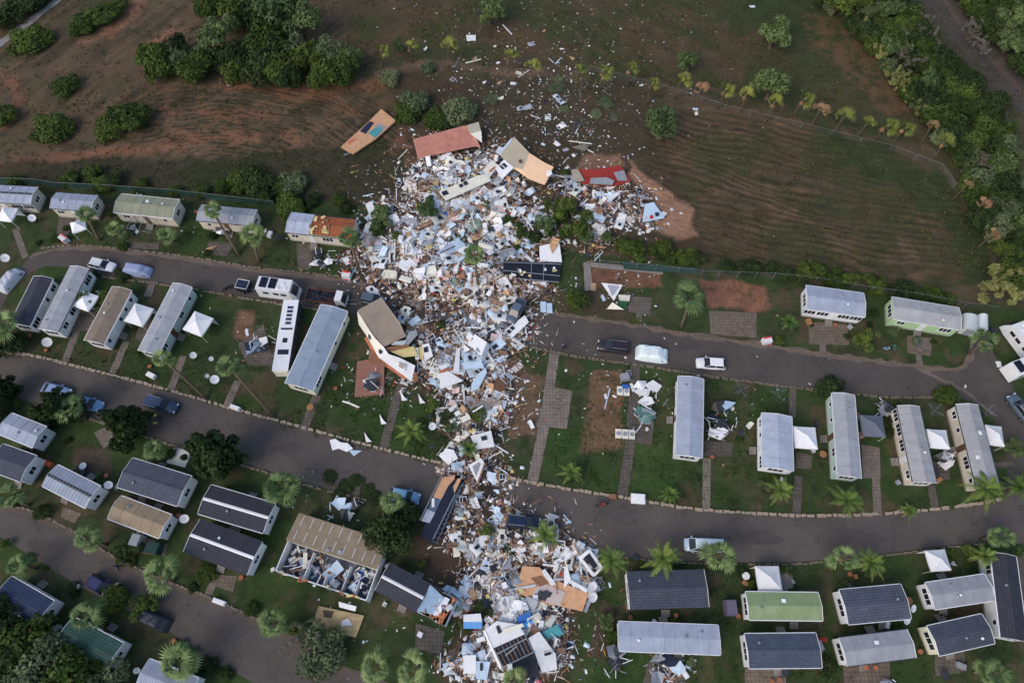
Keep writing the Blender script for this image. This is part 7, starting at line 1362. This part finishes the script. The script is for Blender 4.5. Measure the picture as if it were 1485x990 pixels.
KIND = [('wall_frame', 'stud frame', V_frame, 8, 60, [('tan', 5), ('brown', 4), ('grey', 3), ('steel', 4), ('white', 3)], (.8, 1.2), .6, 'clad'), ('wall_section', 'wall section', V_big, 9, 56, [('white', 10), ('cream', 7), ('pale blue', 3), ('grey', 2)], (.8, 1.15), .5, 'glass'), ('wall_panel', 'wall panel', V_panel, 14, 285, A_, (.35, 1.25), .6, None), ('cladding_strip', 'cladding strip', V_strip, 8, 270, [('white', 50), ('cream', 18), ('pale blue', 12), ('grey', 10), ('steel', 6)], (.6, 1.25), .3, None),
    ('timber_scrap', 'timber', V_timber, 8, 290, [('brown', 30), ('tan', 24), ('orange', 14), ('rust', 16), ('dark', 6)], (.6, 1.2), .35, None), ('plasterboard', 'plasterboard', V_panel, 8, 230, [('white', 20), ('cream', 20), ('brown', 20), ('orange', 9), ('tan', 12), ('rust', 8), ('grey', 9)], (.3, .75), .7, None),
    ('crumpled_sheet', 'metal sheet', V_sheet, 8, 190, [('white', 30), ('pale blue', 30), ('grey', 24), ('sage', 4), ('dark', 4)], (.6, 1.25), .35, None), ('cloth', 'cloth', V_cloth, 6, 150, [('white', 12), ('navy', 14), ('dark', 14), ('blue', 4), ('red', 3), ('pink', 2), ('yellow', 2), ('cream', 10), ('grey', 8)], (.5, 1.3), .2, None),
    ('cabinet', 'cabinet', V_cab, 5, 60, [('white', 30), ('cream', 14), ('brown', 8), ('tan', 8), ('grey', 8)], (.8, 1.1), 1.4, 'same'), ('fridge', 'fridge', V_fridge, 1, 12, [('white', 1)], (.9, 1.05), 1.5, 'same'), ('mattress', 'mattress', V_mattress, 3, 26, [('white', 10), ('pale blue', 4), ('cream', 6)], (.9, 1.05), .4, 'same'),
    ('window_frame', 'window frame', V_window, 4, 46, [('white', 10), ('grey', 2)], (.85, 1.15), .5, 'glass'), ('door_leaf', 'door', V_door, 2, 30, [('white', 8), ('cream', 3), ('brown', 4)], (.95, 1.05), .4, 'same'), ('cushion', 'cushion', V_cushion, 2, 60, [('cream', 4), ('brown', 4), ('red', 1), ('navy', 4), ('tan', 4), ('pinkish', 3)], (.8, 1.3), .5, None),
    ('sofa', 'sofa', V_sofa, 1, 10, [('cream', 2), ('brown', 2), ('grey', 3)], (.9, 1.0), .3, 'same'), ('chair', 'chair', V_chair, 1, 20, [('white', 3), ('dark', 2), ('brown', 2)], (1, 1.1), .9, 'same'), ('water_tank', 'water tank', V_tank, 1, 9, [('white', 2), ('grey', 1)], (.9, 1.1), 1.5, 'same'), ('insulation_batt', 'insulation', V_insul, 4, 46, [('yellow', 4), ('cream', 6)], (.7, 1.2), .3, None)]
VERB = {'wall panel': 'broken', 'cladding strip': 'bent', 'timber': 'splintered', 'plasterboard': 'snapped', 'metal sheet': 'crumpled', 'cloth': 'rumpled', 'cabinet': 'overturned', 'fridge': 'toppled', 'mattress': 'stripped', 'window frame': 'loose', 'door': 'fallen', 'cushion': 'loose', 'sofa': 'upended', 'chair': 'toppled', 'water tank': 'lying', 'insulation': 'torn', 'stud frame': 'wrenched', 'wall section': 'collapsed'}
PROTECT = [([(599,202),(697,178),(699,214),(606,232)], 1), ([(725,225),(746,199),(803,242),(790,268),(742,243)], 1), ([(518,450),(553,431),(587,470),(604,530),(598,553),(545,520)], 1), ([(735,440),(765,430),(762,470),(740,475)], 1), ([(730,378),(814,381),(811,408),(730,400)], .8), ([(608,777),(640,690),(670,690),(640,790)], 1), ([(640,284),(694,254),(712,252),(712,264),(646,292)], 1),
    ([(688,484),(706,496),(698,516),(682,501)], 1), ([(715,920),(761,915),(784,980),(740,984)], .8), ([(748,822),(790,822),(853,858),(845,886),(750,862)], .7), ([(419,743),(562,788),(532,870),(403,834)], 1), ([(565,815),(625,845),(605,890),(544,852)], 1), ([(514,524),(557,530),(557,572),(514,575)], .7), ([(632,366),(675,350),(672,364),(640,376)], .9), ([(782,357),(811,350),(815,380),(783,378)], .9), ([(857,256),(893,256),(893,270),(855,268)], .9),
    ([(411,440),(502,442),(462,565),(405,560)], 1), ([(425,306),(520,318),(508,358),(412,340)], 1), ([(700,900),(752,900),(761,920),(716,940)], .9), ([(666,538),(706,524),(706,565),(680,568)], .6), ([(740,747),(782,750),(782,766),(740,765)], 1), ([(525,425),(560,428),(560,444),(525,444)], .6), ([(680,630),(718,624),(720,650),(690,652)], .9), ([(679,672),(700,662),(706,675),(692,700)], .9), ([(570,430),(640,450),(640,490),(600,470)], .75), ([(690,690),(740,700),(735,750),(680,745)], .7)]
DEB = [[a, b, r * .64, w_ * r * r * (.75 if b < 420 else 1.15)] for a, b, r, w_ in BL]; TW = sum(d[3] for d in DEB)
SCAT = [(800,175,45,900),(830,140,50,600),(770,130,50,600),(855,205,25,300),(700,100,40,350),(650,50,60,350),(760,50,70,500),(880,70,80,500),(935,570,18,250),(895,425,22,200),(880,550,30,150),(770,600,20,200),(370,490,20,160),(300,340,30,60),(660,150,40,150),(550,300,30,160),(520,560,25,120),(500,380,16,140),(470,740,25,120),(900,380,60,200),(960,140,60,220),(620,900,30,150),(1070,600,45,80),(860,930,25,60),(700,720,30,240),(490,900,30,80),(1100,60,80,60),(560,560,30,120),(800,420,18,120),(1100,520,90,60)]
TS = sum(s[3] for s in SCAT)
def samp(r, scat=.1):
    for _ in range(60):
        L_, T = (SCAT, TS) if r.random() < scat else (DEB, TW); x = r.random() * T
        for a, b, rr, w_ in L_:
            x -= w_
            if x <= 0: break
        px_, py_ = a + r.gauss(0, rr * .72), b + r.gauss(0, rr * .6)
        if px_ < 3 or px_ > 1482 or py_ > 1000 or py_ < -5: continue
        if any(inpoly(px_, py_, q) and r.random() < pr for q, pr in PROTECT): continue
        return px_, py_
    return 740, 300
LABELS = {}
r = random.Random(11); PCS = []
for nm, cat, fn, nv, cnt, spec, (s0, s1), tilt, kidm in KIND:
    protos = []
    for i in range(nv):
        mb, ks = fn(random.Random(100 + i * 7 + len(nm)))
        meo = mb.build(nm, lightw); me = meo.data; bpy.data.objects.remove(meo); kd = []
        for kn, kb in (ks or []): ko = kb.build(kn, lightw); kd.append((kn, ko.data)); bpy.data.objects.remove(ko)
        protos.append((me, kd))
    for k in range(cnt):
        me, kd = protos[k % nv]; cn = pick(r, spec); o = bpy.data.objects.new({'wall_panel': 'torn_wallboard', 'wall_frame': 'stud_wreck', 'wall_section': 'facade_wreck', 'window_frame': 'window_wreck', 'door_leaf': 'door_wreck', 'cladding_strip': 'cladding_scrap', 'cushion': 'sofa_pad', 'timber_scrap': 'timber_scrap', 'crumpled_sheet': 'crumpled_metal'}.get(nm, nm), me); COL.objects.link(o)
        px_, py_ = samp(r, .07 if nm in ('wall_panel', 'cladding_strip', 'plasterboard', 'cloth') else .02)
        bz = 1 if ((px_ - 640) / 130) ** 2 + ((py_ - 408) / 42) ** 2 < 1 and nm in ('wall_panel', 'plasterboard', 'cladding_strip', 'crumpled_sheet') else 0
        if bz and r.random() < .55: cn = pick(r, [('brown', 5), ('tan', 4), ('rust', 3), ('pinkish', 3), ('orange', 1)])
        p = G(px_, py_, .3); p = G(px_, py_, .3 + gz_at(p.x, p.y) * .6); dd = float(heap(np.array([p.x]), np.array([p.y]))[0]); base = gz_at(p.x, p.y)
        tl = tilt * (1 if dd > .4 else .12); s = r.uniform(s0, s1) * (1.15 if dd > .6 else .85); z = base + .08 + (r.random() * .4 * dd if nm in ('wall_panel', 'plasterboard', 'crumpled_sheet', 'cladding_strip', 'timber_scrap') else .1 + .15 * r.random() * dd)
        if tilt > 1: z = base + .35; 
        s *= .68 if bz else 1; o.location = (p.x, p.y, z); o.scale = (s * r.uniform(.85, 1.2), s * r.uniform(.85, 1.15), s if nm not in ('wall_panel', 'plasterboard') else 1)
        o.rotation_euler = (r.gauss(0, .5) * tl, r.gauss(0, .5) * tl, r.uniform(0, 2 * PI)) if nm not in ('fridge', 'cabinet', 'water_tank') else (r.choice((PI / 2, -PI / 2, 0)) + r.gauss(0, .2), r.gauss(0, .2), r.uniform(0, 6.28))
        o.material_slots[0].link = 'OBJECT'; o.material_slots[0].material = COLS[cn]
        for kn, km in kd:
            ko = bpy.data.objects.new(kn, km); COL.objects.link(ko); ko.parent = o; ko.material_slots[0].link = 'OBJECT'; ko.material_slots[0].material = glass if kidm == 'glass' else lightw if kidm == 'clad' else (steel if kn in ('handle', 'pipe') else COLS[cn])
        tag(o, f'{VERB[cat]} {cn} {cat} {where(px_, py_)}', cat, cat + ' pieces among the debris' if cat not in ('timber', 'insulation') else cat + ' among the debris')
        o['kind'] = 'thing'; PCS.append(o)
# ---- litter: thousands of chips nobody could count
def litter(name, n, s0, s1, scat, seed, label, spread=1.0, thin=False):
    rs = np.random.RandomState(seed); L_ = DEB if not scat else SCAT; w_ = np.array([q[3] for q in L_], float); li = rs.choice(len(L_), n, p=w_ / w_.sum()); A = np.array([q[:3] for q in L_], float)[li]
    wd = np.where(rs.rand(n) < .12, 1.9, 1.0) * spread; a = A[:, 0] + rs.normal(size=n) * A[:, 2] * .85 * wd; b = A[:, 1] + rs.normal(size=n) * A[:, 2] * .75 * wd
    keep = np.ones(n, bool)
    for q, pr in PROTECT: keep &= ~(pip(a, b, q) & (rs.rand(n) < pr))
    a, b = a[keep], b[keep]; n = len(a)
    dz = -H; dx = (a - 742.5) / F; dyu = -(b - 495) / F; dirx = dx; diry = _f.y + _u.y * dyu; dirz = _f.z + _u.z * dyu; t = dz / dirz; X = dirx * t; Y = diry * t
    dd = heap(X, Y); Z = np.where(dd > .35, np.maximum(0, heapz(X, Y, dd)), 0) + .04 + rs.rand(n) * .22 * dd
    l = (s0 + (s1 - s0) * rs.rand(n) ** 2); w2 = l * (.15 + .65 * rs.rand(n)) if not thin else .05 + .06 * rs.rand(n); th = rs.rand(n) * 2 * PI; tx = rs.normal(size=n) * .35 * (dd > .3); ty = rs.normal(size=n) * .35 * (dd > .3)
    ux = np.stack([np.cos(th), np.sin(th), tx], 1) * (l / 2)[:, None]; uy = np.stack([-np.sin(th), np.cos(th), ty], 1) * (w2 / 2)[:, None]; hgt = np.array([0, 0, 1.0]) * (.03 + .05 * rs.rand(n))[:, None]
    c0 = np.stack([X, Y, Z], 1); v = np.stack([c0 - ux - uy, c0 + ux - uy, c0 + ux + uy * (.5 + .5 * rs.rand(n))[:, None], c0 - ux + uy, c0 - ux - uy - hgt, c0 + ux - uy - hgt, c0 + ux + uy - hgt, c0 - ux + uy - hgt], 1).reshape(-1, 3)
    base = np.arange(n)[:, None] * 8; fq = np.array([[0, 1, 2, 3], [0, 4, 5, 1], [1, 5, 6, 2], [2, 6, 7, 3], [3, 7, 4, 0]]); q = (base[:, :, None] + fq[None]).reshape(-1, 4)
    pal = np.array([c(236, 238, 244), c(236, 238, 244), c(214, 224, 236), c(232, 214, 200), c(190, 210, 232), c(150, 154, 160), c(140, 110, 88), c(160, 126, 100), c(176, 132, 108), c(104, 78, 62), c(60, 60, 66), c(178, 60, 52), c(74, 92, 130), c(206, 186, 120), c(120, 136, 110), c(144, 108, 88)])
    pw_ = np.array([13, 10, 8, 10, 7, 8, 11, 8, 3, 10, 11, .8, 1, 2, 1.5, 7], float)
    if thin: pw_ = np.array([8, 6, 3, 8, 2, 5, 14, 12, 6, 14, 8, .5, .3, 3, 0, 12], float)
    if scat: pw_ = np.array([14, 10, 8, 12, 6, 8, 8, 6, 3, 5, 6, .5, .8, .6, .6, 1], float)
    C = np.repeat(pal[rs.choice(len(pal), n, p=pw_ / pw_.sum())], 8, 0); o = raw_mesh(name, v, q, C, vcolmat('litter_paint', rough=.8, bump=0, nvar=.08, scales=(2.0,)), smooth=False); o['kind'] = 'stuff'; o['label'] = label; o['category'] = 'litter'
    return o
litter('debris_litter', 15000, .1, .8, 0, 5, 'countless small scraps of wood, plastic and cladding covering the heap')
litter('splinter_litter', 9000, .4, 1.9, 0, 15, 'countless long splinters of brown timber and pale trim across the heap', 1.05, thin=True)
litter('scattered_litter', 2600, .08, .4, 1, 6, 'fine white specks of litter strewn over the fields', 1.25)
# ---- low weeds and grass tufts
def tufts(name, polys, n, seed, mat, label, size=(.12, .3)):
    rs = np.random.RandomState(seed); P_ = []
    for poly, f_ in polys:
        k = int(n * f_ * 3); bx = [q[0] for q in poly]; by = [q[1] for q in poly]; a = rs.uniform(min(bx), max(bx), k); b = rs.uniform(min(by), max(by), k); m1 = pip(a, b, poly); m1 &= fbm(a / 18, b / 18, 3, seed) > .47; P_.append(np.stack([a[m1], b[m1]], 1)[:int(n * f_)])
    P_ = np.concatenate(P_); a, b = P_[:, 0], P_[:, 1]; n = len(a); dyu = -(b - 495) / F; dirz = _f.z + _u.z * dyu; t = -H / dirz; X = (a - 742.5) / F * t; Y = (_f.y + _u.y * dyu) * t
    k = 4; X = np.repeat(X, k) + rs.normal(size=n * k) * .12; Y = np.repeat(Y, k) + rs.normal(size=n * k) * .12; s = size[0] + (size[1] - size[0]) * rs.rand(n * k); th = rs.rand(n * k) * 6.28; c0 = np.stack([X, Y, np.zeros(n * k)], 1)
    u = np.stack([np.cos(th), np.sin(th), 0 * th], 1) * (s * .4)[:, None]; up = np.stack([rs.normal(size=n * k) * .5, rs.normal(size=n * k) * .5, np.ones(n * k)], 1) * (s * .8)[:, None]
    v = np.stack([c0 - u, c0 + u, c0 + up + u * .4, c0 + up - u * .4], 1).reshape(-1, 3); q = np.arange(4 * n * k).reshape(-1, 4)
    o = raw_mesh(name, v, q, np.repeat(rs.rand(n * k), 4), mat, 'leaf', smooth=False); o['kind'] = 'stuff'; o['label'] = label; o['category'] = 'grass'
PK = [(0, 300), (560, 310), (860, 372), (1400, 450), (1485, 500), (1485, 990), (0, 990)]
def off_road(poly): return poly
tufts('rough_grass', [([(0, 0), (520, 0), (600, 200), (560, 300), (0, 262)], .35), ([(520, 0), (1200, 0), (1340, 200), (1100, 165), (700, 110)], .3), ([(940, 200), (1160, 185), (1370, 260), (1440, 400), (1050, 372)], .2), ([(1200, 0), (1485, 0), (1485, 400), (1450, 390), (1350, 180)], .15)], 9000, 3, leafmat('weed', c(54, 64, 34), c(104, 104, 64)), 'rough grass and weeds over the brown fields')
tufts('lawn_weeds', [([(390, 620), (560, 660), (700, 690), (700, 560), (480, 560)], .2), ([(800, 540), (1130, 560), (1130, 740), (800, 700)], .3), ([(870, 820), (1480, 830), (1480, 990), (870, 990)], .25), ([(60, 480), (400, 520), (380, 600), (60, 520)], .12), ([(20, 300), (480, 320), (480, 390), (60, 350)], .13)], 7000, 8, leafmat('lawn_blade', c(46, 70, 28), c(86, 112, 50)), 'taller grass tufts on the park lawns', (.08, .2))
# ---- labels: things that still share one get their order from the left
bpy.context.view_layer.update()
from collections import defaultdict
bylab = defaultdict(list)
for o in bpy.data.objects:
    if o.parent is None and 'label' in o and o.get('kind') in (None, 'thing'): bylab[o['label']].append(o)
for lb, os_ in bylab.items():
    if len(os_) < 2: continue
    os_.sort(key=lambda o: PX(o.location)[0])
    for i, o in enumerate(os_):
        new = (f'{ords[i]} ' if i < 25 else f'{i + 1}th ') + 'from the left: ' + lb
        if len(new.split()) > 16: new = (f'{ords[i]} ' if i < 25 else f'{i + 1}th ') + 'from left, ' + lb
        o['label'] = new
for o in bpy.data.objects:
    if 'label' in o and len(o['label'].split()) > 16: o['label'] = ' '.join(o['label'].split()[:16])
